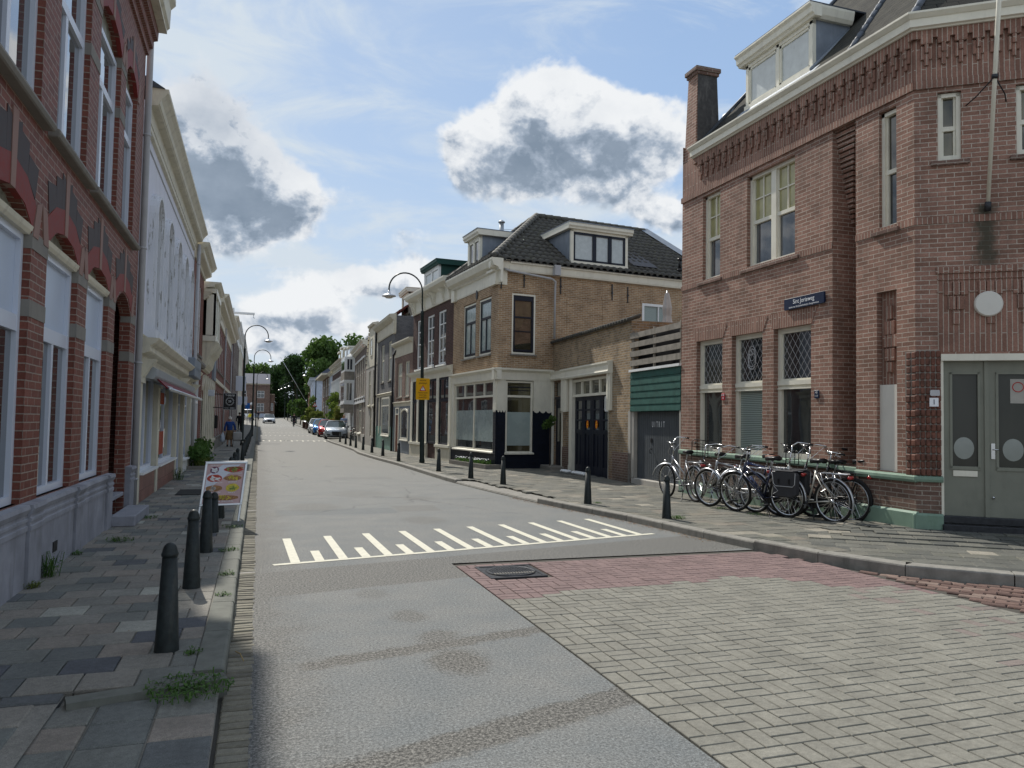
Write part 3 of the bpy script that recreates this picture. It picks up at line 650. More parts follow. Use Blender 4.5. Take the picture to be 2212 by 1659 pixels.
# junction: the strip between brick paving and asphalt edge is laid in blocks
def inpoly(x,y,P):
    c=False; n=len(P)
    for i in range(n):
        x0,y0=P[i]; x1,y1=P[i-1]
        if (y0>y)!=(y1>y) and x<(x1-x0)*(y-y0)/(y1-y0)+x0: c=not c
    return c
def kr_(y):
    for (x0,y0),(x1,y1) in zip(KR,KR[1:]):
        if y0<=y<=y1: return x0+(x1-x0)*(y-y0)/(y1-y0)
    return KR[-1][0]
KP=[(k[0]-.02,k[1]) for k in KR]
junction=[(2.13,-1),(2.13,8.47),(6.09,8.84)]+[(x,y) for x,y in KP if y<8.7][::-1]+[(14,-1)]
bl=MB(); s=.105; J=0
def redline(x):
    P=[(2,6.65),(3,6.82),(4.6,6.97),(5.1,6.95),(5.6,6.35),(6.05,6.15),(6.35,5.8)]
    if x>6.35: return 99
    for (a,b),(c,d) in zip(P,P[1:]):
        if a<=x<=c: return b+(d-b)*(x-a)/(c-a)
    return 6.6
def is_old(x,y): return x>6.1 and y<6.75-(x-6.55)*.55+.25 and y>redline(x)-.02*x and inpoly(x,y,junction) and (y> 7.05-.62*(x-6.0)-.35)
nx=int(7.2/(2*s)); ny=int(9/(2*s))
for i in range(nx):
    for j in range(-2,ny):
        X=2.13+i*2*s+ (j%4)*.0; Y=-.5+j*2*s+(i%2)*0
        sh=(j*.035)%(.21); X+=sh*0
        for k in range(2):
            if (i+j)%2==0: b=(X,X+2*s,Y+k*s,Y+(k+1)*s)
            else: b=(X+k*s,X+(k+1)*s,Y,Y+2*s)
            cx,cy=(b[0]+b[1])/2,(b[2]+b[3])/2
            yl=8.47+(cx-2.13)*.1
            if cy>yl-.02 or not inpoly(cx,cy,junction): continue
            if 2.29<cx<2.93 and 7.52<cy<8.2: continue
            red=cy>redline(cx)
            if cx>6.37: continue
            g=.0036+random.random()*.0015; t=min(.9,max(0,random.gauss(.45,.13)))
            if not red and cx>4.5 and random.random()<.10*(cx-4.5): t=1
            bl.chbox(b[0]+g,b[1]-g,b[2]+g,b[3]-g,-.05,.006+random.uniform(-.0012,.0012),.004,1 if red else 0,t,jig=.007)
for i in range(46):
    for j in range(74):   # older, rougher bricks along the kerb, laid askew
        a_=.62; u_,v_=(i-8)*.11+random.uniform(-.008,.008),(j-40)*.205+(.1 if i%2 else 0); cx,cy=8.2+u_*math.cos(a_)-v_*math.sin(a_),4.2+u_*math.sin(a_)+v_*math.cos(a_)
        if cx<6.43 or not inpoly(cx,cy,junction) or cy<-.5: continue
        bl.chbox(-.05,.05,-.098,.098,-.05,.004+random.uniform(-.006,.006),.01,2,random.random(),rot=a_+random.uniform(-.03,.03),ctr=(cx,cy),jig=.05)
structure(bl.build('brick_paving',['brick_road_yellow','brick_road_red','old_brick'],recalc=False))
m=MB(); P=junction; m.poly([(x,y,-.012) for x,y in P]); structure(m.build('paving_bed','tiles_base',recalc=False))
# gutter of rough setts on the left
m=MB(); y=1.0
while y<118:
    l=.082 if y<40 else .2
    za=zt(y); d=random.uniform(-.004,.004); x0=-.150; x1=.012+random.uniform(-.008,.012)
    g_=.012+random.random()*.009; t=1 if random.random()<.012 else random.random()*.8
    m.chbox(x0,x1,y+g_/2,y+l-g_/2,za-.05,za+.004+d,.008,0,t,jig=.03); y+=l
structure(m.build('gutter','gutter_brick',recalc=False))
m=MB(); 
for a,b in ((0,50),(50,60),(60,130),(130,187)): m.quad((-.2,a,zt(a)-.012),(.06,a,zt(a)-.012),(.06,b,zt(b)-.012),(-.2,b,zt(b)-.012))
structure(m.build('gutter_bed','tiles_base',recalc=False))
# left kerb stones
def kerbstone(m,p,q,w,z,h=.1,c=.02,g=.006,side=1):
    p=Vector((*p,0)); q=Vector((*q,0)); d=(q-p).normalized(); n=Vector((d.y,-d.x,0))*side; p=p+d*g; q=q-d*g
    za,zb=z if isinstance(z,tuple) else (z,z)
    pr=[(0,-.1),(0,h-c),(-c*.35,h-c*.3),(-c,h),(-w,h),(-w,-.1)]
    N=len(pr); P=[p+n*a+Vector((0,0,b+za)) for a,b in pr]+[q+n*a+Vector((0,0,b+zb)) for a,b in pr]
    m.add(P,[tuple(range(N))[::-1],tuple(range(N,2*N))]+[(i,(i+1)%N,N+(i+1)%N,N+i) for i in range(N)],0,random.random())
m=MB(); y=4.95
while y<112:
    l=1.0 if y>6.2 else .9
    kerbstone(m,(-.145+random.uniform(-.005,.005),y),(-.145+random.uniform(-.005,.005),y+l),.17,(zt(y),zt(y+l)),.105,.022); y+=l
kerbstone(m,(-.155,4.93),(-.95,4.72),.14,0,.10,side=1)
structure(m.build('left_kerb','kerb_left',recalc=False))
# pavement slabs, left
m=MB(); random.seed(11)
def tcol():
    r=random.random()
    return random.uniform(0,.2) if r<.16 else random.uniform(.22,.62) if r<.68 else random.uniform(.66,.88) if r<.955 else 1.0
y=4.8; row=0
while y<36:
    h=.15 if random.random()<.0 else .30; x=-.32; off=.15 if row%2 else 0; base=random.gauss(0,.07)
    x-= off if off else 0
    if off: m.chbox(-.47+.004,-.32-.004,y+.004,y+h-.004,.02,.1+random.uniform(-.003,.003),.006,0,tcol(),jig=.008)
    while x>-2.15:
        m.chbox(max(x-.3,-2.2)+.004,x-.004,y+.004,y+h-.004,.02,.1+random.uniform(-.003,.003),.006,0,min(1,max(0,tcol()+base)),jig=.008); x-=.3
    y+=h; row+=1
y=4.80
x=-.96
while x>-2.3: m.chbox(x-.295,x-.005,4.665,4.795,-.03,.096,.008,0,tcol(),jig=.01); x-=.3
y=4.66; row=0
while y>.8:   # lowered stretch in front of the entrance
    x=-.165
    while x>-2.3:
        wd=.3 if x>-1.0 else .4
        m.chbox(x-wd+.005,x-.005,y-.3+.005,y-.005,-.03,.062+random.uniform(-.004,.004)+(.03 if x<-1.0 else 0),.008,0,(tcol() if x<-1.0 else random.choice((.05,.12,.2,.3,.35,.7))),jig=.012); x-=wd
    y-=.3; row+=1
structure(m.build('left_pavement','pave_left',recalc=False))
m=MB(); m.quad((-.97,0,.048),(-.166,0,.048),(-.166,4.8,.048),(-.97,4.8,.048)); m.quad((-2.6,0,.08),(-.96,0,.08),(-.96,4.82,.08),(-2.6,4.82,.08)); m.quad((-2.6,4.8,.085),(-.2,4.8,.085),(-.2,36,.085),(-2.6,36,.085)); m.quad((-2.6,36,.1),(-.2,36,.1),(-.2,50,.1),(-2.6,50,.1))
for a,b in ((50,60),(60,130),(130,187)): m.quad((-8,a,zt(a)+.1),(-.2,a,zt(a)+.1),(-.2,b,zt(b)+.1),(-8,b,zt(b)+.1),0,.45)
structure(m.build('left_pavement_bed','tiles_base' if False else 'pave_left',recalc=False))
# right kerb
m=MB(); random.seed(5)
pts=[]
acc=0; pts=[KR[0]]
for (p,q) in zip(KR,KR[1:]):
    d=math.dist(p,q); t=0
    while acc+(d-t)>=1.0: t+=1.0-acc; acc=0; pts.append((p[0]+(q[0]-p[0])*t/d,p[1]+(q[1]-p[1])*t/d))
    acc+=d-t
pts.append(KR[-1])
for p,q in zip(pts,pts[1:]):
    drop=14.3<(p[1]+q[1])/2<19.6
    if drop: kerbstone(m,p,q,.45,0,.06,.045,side=-1)
    else: kerbstone(m,p,q,.17 if p[1]>7.0 else .2,(zt(p[1]),zt(q[1])),.105 if p[1]>7.9 else .125,.02,side=-1)
structure(m.build('right_kerb','kerb',recalc=False))
# pavement slabs, right
FRONT=[(16,3.6),(10.7,7.5),(9.03,8.70),(9.03,15.15),(9.15,17.75),(9.4,24.0),(7.36,23.8),(6.98,28.3),(6.55,34.1),(6.4,38),(6.4,48.8),(6.85,58.5)]
poly=FRONT+[(x+(.2 if not 14.2<y<19.9 else .46),y) for x,y in KR+[(5.31,14.31),(5.34,14.1),(4.885,19.7)] if y<58.6][::-1] if 0 else FRONT+[(x+(.47 if 14.3<y<19.6 else .19),y) for x,y in [(kr_(t/10),t/10) for t in range(585,53,-1)]+[p for p in KR[::-1] if p[1]<5.3]]
def pz(x,y):   # the pavement rises slightly towards the front door
    t=max(0,min(1,(11-y)/1.6)); d=(x-9.02)*.6+(y-8.67)*.8 if y<8.67 or x>9.02 else x-9.02; return .075*t*max(0,min(1,1+d/1.3))
m=MB(); y=1.0; row=0
while y<36:
    x=4.8+(.15 if row%2 else 0)
    while x<14:
        cx,cy=x+.15,y+.15
        if inpoly(cx,cy,poly) and not(cy<9.15 and cx>7.0):
            dz=pz(cx,cy)
            m.chbox(x+.004,x+.296,y+.004,y+.296,.02+dz,.1+dz+random.uniform(-.003,.003),.006,0,min(1,max(0,random.gauss(.45,.17) if random.random()<.95 else 1)),jig=.008)
        x+=.3
    y+=.3; row+=1
a=math.atan2(-.6,.8)
for i in range(-30,40):
    for j in range(-20,30):
        lx,ly=i*.3+(.15 if j%2 else 0),j*.3; ca,sa=math.cos(a),math.sin(a); wx,wy=ca*(lx+.15)-sa*(ly+.15)+9.02,sa*(lx+.15)+ca*(ly+.15)+8.67
        if wy<9.15 and wx>6.85 and inpoly(wx,wy,poly):
            dz=pz(wx,wy); m.chbox(lx+.004,lx+.296,ly+.004,ly+.296,.02+dz,.1+dz+random.uniform(-.003,.003),.006,0,min(1,max(0,random.gauss(.22,.13) if random.random()<.95 else 1)),rot=a,ctr=(9.02,8.67),jig=.004)
structure(m.build('right_pavement','pave_right',recalc=False))
m=MB(); pp=[(x,y) for x,y in poly]
bm=bmesh.new(); vs=[bm.verts.new((x,y,.0935)) for x,y in pp]; f=bm.faces.new(vs); bmesh.ops.triangulate(bm,faces=[f]); me=bpy.data.meshes.new('right_pavement_bed'); bm.to_mesh(me); bm.free(); me.materials.append(MAT['pave_right']); o=bpy.data.objects.new('right_pavement_bed',me); COL.objects.link(o); structure(o)
at=me.attributes.new('tint','FLOAT','FACE'); at.data.foreach_set('value',[.4]*len(me.polygons))
m=MB(); 
for a_,b_ in ((36,50),(50,57.4)): m.quad((kr(a_)+.15,a_,zt(a_)+.1),(8,a_,zt(a_)+.1),(8,b_,zt(b_)+.1),(kr(b_)+.15,b_,zt(b_)+.1))
for a_,b_ in ((57.4,60.2),(60.2,79.5),(79.5,81),(81,130),(130,187)): m.quad((kr(a_)+.15,a_,zt(a_)+.1),(14,a_,zt(a_)+.1),(14,b_,zt(b_)+.1),(kr(b_)+.15,b_,zt(b_)+.1))
structure(m.build('right_pavement_far','pave_right',recalc=False))
# road markings: the toothed line of the speed table, 4 mm above the asphalt
m=MB(); Z=.004
def strip(p,q,w,z=Z,y2=None):
    p=Vector((*p,0)); q=Vector((*q,0)); d=(q-p).normalized(); n=Vector((-d.y,d.x,0))*w/2
    f=lambda v:(v.x,v.y,zt(v.y)+z); m.quad(f(p-n),f(q-n),f(q+n),f(p+n))
A=Vector((.20,8.86,0)); B=Vector((5.55,10.07,0)); strip(A[:2],B[:2],.09)
n=19
for i in range(n):
    t=.045+i*(.91/(n-1)); c=A.lerp(B,t); ln=1.85 if i%2==0 else .72
    if i in (n-1,): ln=1.85
    strip((c.x,c.y+.03),(c.x+(.0 if i<18 else 0)-.02*ln,c.y+ln),.105,Z+.0006)
structure(m.build('road_marking','marking',recalc=False))
def cross(y,flip):
    global m
    m=MB(); strip((.25,y),(4.7,y),.1)
    for i in range(12):
        c=.4+i*.385; ln=(1.6 if i%2 else .8)*flip; strip((c,y),(c,y-ln),.1,Z+.0006)
    structure(m.build('road_marking','marking',recalc=False))
cross(58,1)
def dots(y,dy):
    global m
    m=MB()
    for i in range(13): strip((.2+i*.385,y),(.2+i*.385+.12,y),.45)
    structure(m.build('road_marking','marking',recalc=False))
dots(69,0); dots(77,0); dots(112,0)
# drain cover in the red blocks
mh=empty('manhole_cover',(2.6,7.86,0),0,'square cast-iron drain cover set in the red brick paving','manhole cover')
m=MB(); m.box(2.30,2.92,7.54,8.18,-.04,.006); 
for k in range(4):
    a=[(2.30,2.92,7.54,7.58),(2.30,2.92,8.14,8.18),(2.30,2.34,7.58,8.14),(2.88,2.92,7.58,8.14)][k]; m.box(*a,.006,.012)
m.build('frame','iron',mh)
m=MB(); m.lathe([(.27,.0),(.27,.010),(.25,.011)],(2.61,7.86,.004),28)
m.tube([(2.61+.262*math.cos(a*.3),7.86+.262*math.sin(a*.3),.012) for a in range(21)],.006,5,closed=True)
for i in range(-8,9):
    for j in range(-8,9):
        if (i*i+j*j)<60 and not (j in(-4,-5)): 
            x,y=2.61+i*.03,7.86+j*.03
            if (i+j)%2: m.box(x-.011,x+.011,y-.004,y+.004,.014,.018)
            else: m.box(x-.004,x+.004,y-.011,y+.011,.014,.018)
m.build('lid','iron',mh)
m=MB()
for i in range(-7,8): m.box(2.61+i*.03-.006,2.61+i*.03+.006,7.70,7.76,.0145,.019)
m.build('grate_bars','stone_grey',mh)
# ---------------------------------------------------------------- buildings, left side
def cornice_prof(h,pr,z):   # (w,v) section: bed mould, fascia, crown
    return [(-.05,z),(.05,z),(.07,z+h*.16),(pr*.55,z+h*.30),(pr*.6,z+h*.36),(pr*.6,z+h*.62),(pr*.8,z+h*.72),(pr,z+h*.95),(pr,z+h),(-.05,z+h)]
FL=Fr((-2,0),(-2,100))
A=empty('red_brick_house',(-2,9,.1),0,'glossy red brick house on a blue-grey plinth with arched white-framed windows, nearest left','house')
gw=[(4.53,5.79),(6.38,7.64),(8.16,9.46),(9.93,11.28)]; uw=[(4.7,5.9),(6.49,7.74),(8.29,9.61),(10.14,11.53),(11.93,12.95)]
FA=Fr((-1.936,0),(-1.936,100))
m=MB(); ops=[(a,b,.84,3.46,.26) for a,b in gw]+[(a,b,4.32,6.80,.22) for a,b in uw]+[(11.75,13.1,.1,3.42,.26)]
wall(m,FA,3,13.62,.1,7.9,ops,.15); body(m,FA,3,13.62,.1,7.9,8)
m.build('wall','brick_red_shiny',A,recalc=False)
m=MB()
m.mould(FA,[(0,7.57),(.04,7.58),(.05,7.68),(.10,7.70),(.11,7.82),(.17,7.84),(.18,8.0),(0,8.0)],3,13.63); m.build('corbel_band','brick_red_shiny',A,recalc=False)
m=MB(); m.mould(FA,[(0,8.0),(.30,8.0),(.30,8.06),(.34,8.1),(.35,8.42),(.42,8.50),(.42,8.58),(0,8.58)],3,13.66); m.build('cornice','cream_old',A)
for i,(a,b) in enumerate(gw):
    win(A,FA,a,b,.84,3.2,-.064,'upvc','glass',.07,.07,hs=[(2.40,.14)],vs=[((a+b)/2,.9,2.35,.07)],split=(2.42,'panel_blue'),sill=None)
    m=MB(); n=8; rise=.2; hw=(b-a)/2; Rr=(hw*hw+rise*rise)/(2*rise); c=(a+b)/2
    h=lambda u: 3.46-rise+math.sqrt(max(0,Rr*Rr-(u-c)**2))-(Rr-rise)
    m.prism(FA,[(a+.0,3.24)]+[(a+(b-a)*k/n,h(a+(b-a)*k/n)) for k in range(n+1)]+[(b,3.24)],-.14,-.11); m.build('mosaic_tympanum','mosaic',A)
    m=MB(); m.mould(FA,[(-.15,3.19),(-.02,3.19),(-.0,3.22),(.012,3.26),(-.15,3.27)],a+.003,b-.003); m.build('arch_moulding','cream_old',A)
for i,(a,b) in enumerate(uw):
    c=(a+b)/2; nar=b-a<.8
    win(A,FA,a,b,4.34,6.48,-.064,'upvc','glass_up',.07,.07,hs=[(5.80,.10)],vs=[] if nar else [(c-.12,4.4,5.76,.09)])
    if i>0:
        m=MB(); n=8; rise=.2; hw=(b-a)/2; Rr=(hw*hw+rise*rise)/(2*rise)
        h=lambda u: 6.8-rise+math.sqrt(max(0,Rr*Rr-(u-c)**2))-(Rr-rise)
        m.prism(FA,[(a,6.5)]+[(a+(b-a)*k/n,h(a+(b-a)*k/n)) for k in range(n+1)]+[(b,6.5)],-.14,-.11); m.build('mosaic_tympanum','mosaic',A)
m=MB(); vd=MB(); vr=MB(); vp=MB()
def vous(c,hw,z,top):   # flared brick and stone voussoirs over an arch, a few mm proud
    s=hw+.02
    vp.prism(FA,[(c-.06,z+.24),(c+.06,z+.24),(c+.075,top+.08),(c-.075,top+.08)],-.05,.012)
    for sg in (-1,1):
        f=lambda u,v:(c+sg*u,v)
        vr.prism(FA,[f(.06,z+.245),f(s*.55,z+.20),f(s*.95,z+.04),f(s*1.08,z+.26),f(s*.62,z+.44),f(.07,z+.50)],-.05,.006)
        vd.prism(FA,[f(.07,z+.50),f(s*.3,z+.475),f(s*.31,top+.04),f(.075,top+.0)],-.05,.0065)
        vd.prism(FA,[f(s*.3,z+.475),f(s*.62,z+.44),f(s*.66,top-.06),f(s*.31,top-.03)],-.05,.006)
        vd.prism(FA,[f(s*.62,z+.44),f(s*1.0,z+.31),f(s*1.12,top-.2),f(s*.66,top-.16)],-.05,.0065)
        vp.prism(FA,[f(s*.97,z-.02),f(s*1.22,z-.02),f(s*1.36,z+.34),f(s*1.10,z+.28)],-.05,.012)
for a,b in gw+[(11.75,13.1)]: vous((a+b)/2,(b-a)/2,3.2,4.0)
for a,b in uw[1:]: vous((a+b)/2,(b-a)/2,6.54,7.2)
vd.build('voussoirs','voussoir_dark',A); vr.build('voussoirs','voussoir_red',A); vp.build('voussoirs','voussoir_pale',A)
m=MB(); cuts=sorted(gw); piers=[(cuts[i][1],cuts[i+1][0]) for i in range(3)]+[(11.28,11.75),(13.1,13.6)]
for a,b in piers:
    for z in (2.47,3.07): m.fbox(FA,a-.004,b+.004,z,z+.15,-.14,.006)
pu=[(uw[i][1],uw[i+1][0]) for i in range(4)]
for a,b in pu:
    m.fbox(FA,a-.004,b+.004,5.72,5.86,-.14,.006); m.fbox(FA,a-.004,b+.004,6.42,6.56,-.14,.006)
m.build('stone_bands','stone_grey',A)
m=MB()
for a,b in uw: m.prism(F_side(FA,a-.30,0),[(-.14,4.20),(.09,4.20),(.11,4.24),(.10,4.28),(-.14,4.34)],0,b-a+.42)
m.build('window_sills','stone_grey',A,bevel=.01)
m=MB()
segs=[]; prev=3
for a,b in gw+[(11.75,13.1)]: segs.append((prev,a-.04,1)); segs.append((a-.04,b+.04,0)); prev=b+.04
segs.append((prev,13.6,1))
for a,b,k in segs:
    if 11.6<a<12.2: continue
    w=.075 if k else .05
    m.fbox(FA,a+.008,b-.008,.08,.60,-.1,w); m.prism(F_side(FA,a+.004,0),[(-.1,.60),(w+.012,.60),(w+.012,.64),(w,.648),(w,.672),(w+.012,.68),(w+.012,.705),(w,.713),(w,.738),(w+.012,.746),(w+.03,.79),(w+.02,.825),(-.02,.84),(-.1,.84)],0,b-a-.008)
m.build('plinth','stone_blue',A)
m=MB(); 
for u in (8.62,9.75): m.fbox(FA,u,u+.16,.26,.36,.04,.058)
m.build('air_vents','black_paint',A)
m=MB(); m.fbox(FA,11.75,13.1,.08,.12,-.5,.1); m.fbox(FA,11.7,13.15,.10,.245,.05,.36); m.fbox(FA,11.75,13.1,.40,.46,-.45,.0); m.build('doorstep','stone_blue',A,bevel=.01)
m=MB(); m.fbox(FA,11.75,13.1,.1,3.4,-.46,-.42); o=m.build('door','dark_soot',A); 
p=gutter_pipe(FA,13.80,.08,7.70,.04,.052,'pipe_grey',A,top=[FA(13.80,7.86,.04),FA(13.74,7.93,.04),FA(13.6,7.95,.03)])
# B ---- rendered house with shop
B_=empty('shop_house',(-2,19,.1),0,'white rendered house with peeling arched window frames above a shopfront with a red awning','house')
m=MB(); ac=[15.75,17.55,19.4,21.2,22.95]; ops=[(c-.42,c+.42,3.2,5.66,.36) for c in ac]; 
wall(m,FL,14.2,25.05,3.0,7.05,ops,.25); body(m,FL,14.2,25.05,.1,7.05,8)
m.build('wall','render_white',B_,recalc=False)
m=MB(); m.mould(FL,[(0,6.62),(.06,6.64),(.07,6.7),(.0,6.7)],14.3,24.6); m.mould(FL,[(0,6.80),(.05,6.80),(.08,6.98),(.20,7.0),(.20,7.02),(.22,7.03),(.24,7.1),(.30,7.18),(.36,7.24),(.36,7.30),(0,7.30)],14.25,25.05); m.build('cornice','cream_old',B_)
m=MB(); m.prism(F_side(FL,14.22,0),[(-3,7.3),(.3,7.3),(-3,9.2)],0,10.8); m.build('roof','dormer_dark',B_)
m=MB(); m.mould(FL,[(0,6.4),(.02,6.4),(.02,6.43),(0,6.43)],14.3,24.9); m.build('string_line','pipe_grey',B_)
for c in ac:
    m=MB(); n=10
    for sg in (-1,1): m.fbox(FL,c+sg*.42-(.0 if sg>0 else .15),c+sg*.42+(.15 if sg>0 else .0),3.2,5.35,-.05,.10); m.fbox(FL,c+sg*.50-.03,c+sg*.50+.03,3.2,5.35,.1,.15)
    for k in range(n):
        a0,a1=math.pi*k/n,math.pi*(k+1)/n; r1,r2=.42,.57; q=lambda r,a:(c+r*math.cos(a),5.33+r*.85*math.sin(a)); m.prism(FL,[q(r1,a0),q(r2,a0),q(r2,a1),q(r1,a1)],-.05,.10); m.prism(FL,[q(.47,a0),q(.53,a0),q(.53,a1),q(.47,a1)],.1,.15)
    m.fbox(FL,c-.62,c+.62,3.05,3.2,-.05,.19)
    o=m.build('window_surround','paint_peeling',B_)
    win(B_,FL,c-.42,c+.42,3.2,5.66,-.12,'cream','glass_up',.08,.06,hs=[(4.9,.09)],vs=[(c,3.25,4.85,.06)],rise=.36)
m=MB(); m.mould(FL,[(0,2.98),(.06,2.98),(.1,3.02),(0,3.05)],14.25,25.0)
m.mould(FL,cornice_prof(.34,.36,2.62),14.22,25.0); m.fbox(FL,14.22,25,2.4,2.62,-.02,.05)
for u in (14.35,20.9,24.6): m.prism(F_side(FL,u,0),[(.04,2.3),(.12,2.3),(.2,2.45),(.32,2.6),(.04,2.62)],0,.22)
m.build('shop_cornice','cream_old',B_)
m=MB(); 
for a,b in ((14.25,14.75),(17.0,17.3),(20.7,21.0),(22.6,22.85),(24.55,25.0)): m.fbox(FL,a,b,.1,2.4,-.1,.06); m.fbox(FL,a-.03,b+.03,2.2,2.3,-.1,.1)
m.build('pilasters','cream_old',B_)
for a,b,pl_ in ((14.8,16.9,'r'),(17.35,20.65,'r'),(21.05,22.55,'d'),(22.9,24.5,'w')):
    z=.62 if pl_=='r' else .45 if pl_=='w' else .12
    win(B_,FL,a,b,z,2.4,-.03,'upvc','glass',.08,.07,vs=[((a+b)/2,z+.05,2.35,.07)],hs=[(1.95,.06)] if pl_!='r' else ())
    if pl_!='d': m=MB(); m.fbox(FL,a,b,.08,z-.02,-.1,.05); m.build('plinth','tiles_red_plinth' if pl_=='r' else 'white',B_); m=MB(); m.fbox(FL,a-.02,b+.02,z-.03,z+.01,-.05,.12); m.build('sill','white',B_)
m=MB(); m.fbox(FL,18.2,18.8,1.9,2.15,-.045,-.028); m.fbox(FL,18.0,18.9,.8,1.3,-.045,-.028); m.build('window_sticker','stain_red',B_)
gutter_pipe(FL,24.95,.08,6.9,.13,.05,'pipe_grey',B_)
aw=empty('awning',(-1.75,18,2.3),0,'half-closed awning with dark red cloth and metal cassette above the shop on the left','awning')
FA=Fr((-1.98,0),(-1.98,10))
m=MB(); m.mould(FA,[(.05,2.3),(.2,2.28),(.25,2.34),(.25,2.46),(.18,2.5),(.05,2.5)],14.75,23.4); m.build('cassette','zinc',aw)
m=MB(); m.prism(F_side(FA,15.2,0),[(.2,2.3),(.235,2.3),(.42,2.12),(.40,2.11)],0,8.0); m.build('cloth','awning_red',aw)
m=MB(); m.tube([FA(15.15,2.12,.43),FA(23.25,2.12,.43)],.035,10); m.build('front_bar','alu',aw)
m=MB(); 
for u in (15.6,22.8): m.tube([FA(u,2.25,.1),FA(u+.1,2.16,.42)],.02,6)
m.build('arms','alu',aw)
lb=MB(); lb.fbox(FL,21.9,24.1,2.72,3.22,.02,.36); tag(lb.build('box_sign','lead',bevel=.02),'blank grey light box sign fixed above the awning of the rendered shop','sign')
# C ---- narrow brick house
def house(name,label,F,u0,u1,H,wm,floors,cor=None,roof=None,deep=8,z0=.1,plinth=None,rev=.1,cat='house',extra_top=None):
    zc=F(u0,0).y; e=zt((F(u0,0).y+F(u1,0).y)/2); c=F((u0+u1)/2,z0+e); root=empty(name,tuple(c),0,label,cat)
    m=MB(); ops=[]
    for fl in floors:
        for (a,b) in fl['w']: ops.append((a,b,fl['v'][0]+e,fl['v'][1]+e)+((fl['rise'],) if fl.get('rise') else ()))
    wall(m,F,u0+.003,u1-.003,min(z0,e),H+e,ops,rev); body(m,F,u0+.003,u1-.003,0,H+e,deep); m.build('wall',wm,root,recalc=False)
    for fl in floors:
        for (a,b) in fl['w']:
            c,d=fl['v'][0]+e,fl['v'][1]+e; k=fl.get('kind','sash'); fm=fl.get('fm','white'); gm=fl.get('gm','glass'); mid=(a+b)/2; fwd=fl.get('fw',.07)
            if k=='sash': hs=[(c+(d-c)*.58,.07)]; vs=[(mid,c+(d-c)*.6,d-.05,.04)]
            elif k=='cross': hs=[(c+(d-c)*.62,.08)]; vs=[(mid,c+.05,d-.05,.06)]
            elif k=='grid': hs=[(c+(d-c)*f,.04) for f in (.25,.5,.75)]; vs=[(mid,c+.05,d-.05,.04)]
            elif k=='shop': hs=[(d-.5,.08)]; vs=[(a+(b-a)*f,c+.05,d-.05,.06) for f in fl.get('div',(.5,))]
            elif k=='plain': hs=[];vs=[]
            elif k=='door': hs=[(d-.55,.08),(c+.95,.1)]; vs=[]
            win(root,F,a,b,c,d,-.03 if rev<.15 else -.06,fm,gm if k!='door' else fl.get('dm','navy'),fwd,.06,hs=hs,vs=vs,sill=fl.get('sill'),rise=fl.get('rise',0),name='door' if k=='door' else 'window',sm=fl.get('sm','stone_grey'),split=(d-.55,gm) if k=='door' else None)
    if cor:
        h,pr,mt=cor[:3]; m=MB(); m.mould(F,cornice_prof(h,pr,H+e-.02),u0,u1)
        if len(cor)>3 and cor[3]:
            m.fbox(F,u0,u1,H+e-cor[3],H+e,-.02,.035); m.fbox(F,u0,u1,H+e-cor[3]-.06,H+e-cor[3],-.02,.07)
        m.build('cornice',mt,root)
    if plinth:
        m=MB(); m.fbox(F,u0+.01,u1-.01,min(z0,e)-.03,plinth[0]+e,-.02,.04); m.build('plinth',plinth[1],root)
    if roof:
        rh,mt,run=roof; top=H+e+(cor[0] if cor else 0); m=MB()
        m.prism(F_side(F,u0,0),[(0,top-.03),(-run,top+rh),(-deep,top+rh-.0),(-deep,top-.03)],0,u1-u0); m.build('roof',mt,root,recalc=False)
    root['_e']=e
    return root
def even(u0,u1,n,w,margin=.5):
    s=(u1-u0-2*margin)/n; return [(u0+margin+s*(i+.5)-w/2,u0+margin+s*(i+.5)+w/2) for i in range(n)]
C1=house('brick_house','narrow dark red brick house with tall windows beside the rendered shop house',FL,25.1,29.4,6.55,'brick_red_far',[dict(w=[(25.9,26.75),(27.6,28.45)],v=(3.75,6.1),rise=.12,sill=(.1,.09,.1),gm='glass_up'),dict(w=[(25.7,26.6),(27.2,28.9)],v=(.75,3.0),kind='cross')],(.5,.42,'cream_old',0),None,plinth=(.65,'stone_grey'))
m=MB(); m.mould(FL,[(0,3.35),(.10,3.35),(.16,3.42),(.16,3.5),(0,3.55)],25.15,29.35); m.build('string_course','stone_grey',C1)
D1=house('oriel_house','house with a cream pointed-arch ground floor and a carved oriel window upstairs, left side',FL,29.45,37.45,5.9,'brick_red_far',[dict(w=[(33.6,34.5),(35.4,36.3)],v=(3.8,5.5)),dict(w=even(29.6,37.3,6,.72,.2),v=(.75,2.72),rise=.34,kind='plain',fm='cream')],(.3,.3,'cream_old',0),(1.7,'tile_roof_dark',2.5))
m=MB(); m.fbox(FL,29.5,37.4,.1,.66,0,.10); m.fbox(FL,29.5,37.4,.62,.72,0,.16)
for a,b in even(29.6,37.3,6,.72,.2): 
    m.fbox(FL,b,b+.42,.7,2.9,-.03,.09); m.prism(FL,[(b+.05,2.9),(b+.37,2.9),(b+.21,3.25)],0,.1); m.prism(FL,[(a-.05,2.62),((a+b)/2,3.05),(b+.05,2.62),(b+.05,2.78),((a+b)/2,3.2),(a-.05,2.78)],0,.08)
m.build('arcade','cream_old',D1)
orl=MB(); orl.fbox(FL,29.6,32.8,4.4,4.62,0,.44); orl.fbox(FL,29.6,32.8,6.1,6.32,0,.44); orl.mould(FL,cornice_prof(.25,.58,6.3),29.5,32.9)
for a,b in ((29.6,29.75),(31.1,31.25),(32.65,32.8)): orl.fbox(FL,a,b,4.6,6.15,.0 if a<30 or a>32 else .3,.42)
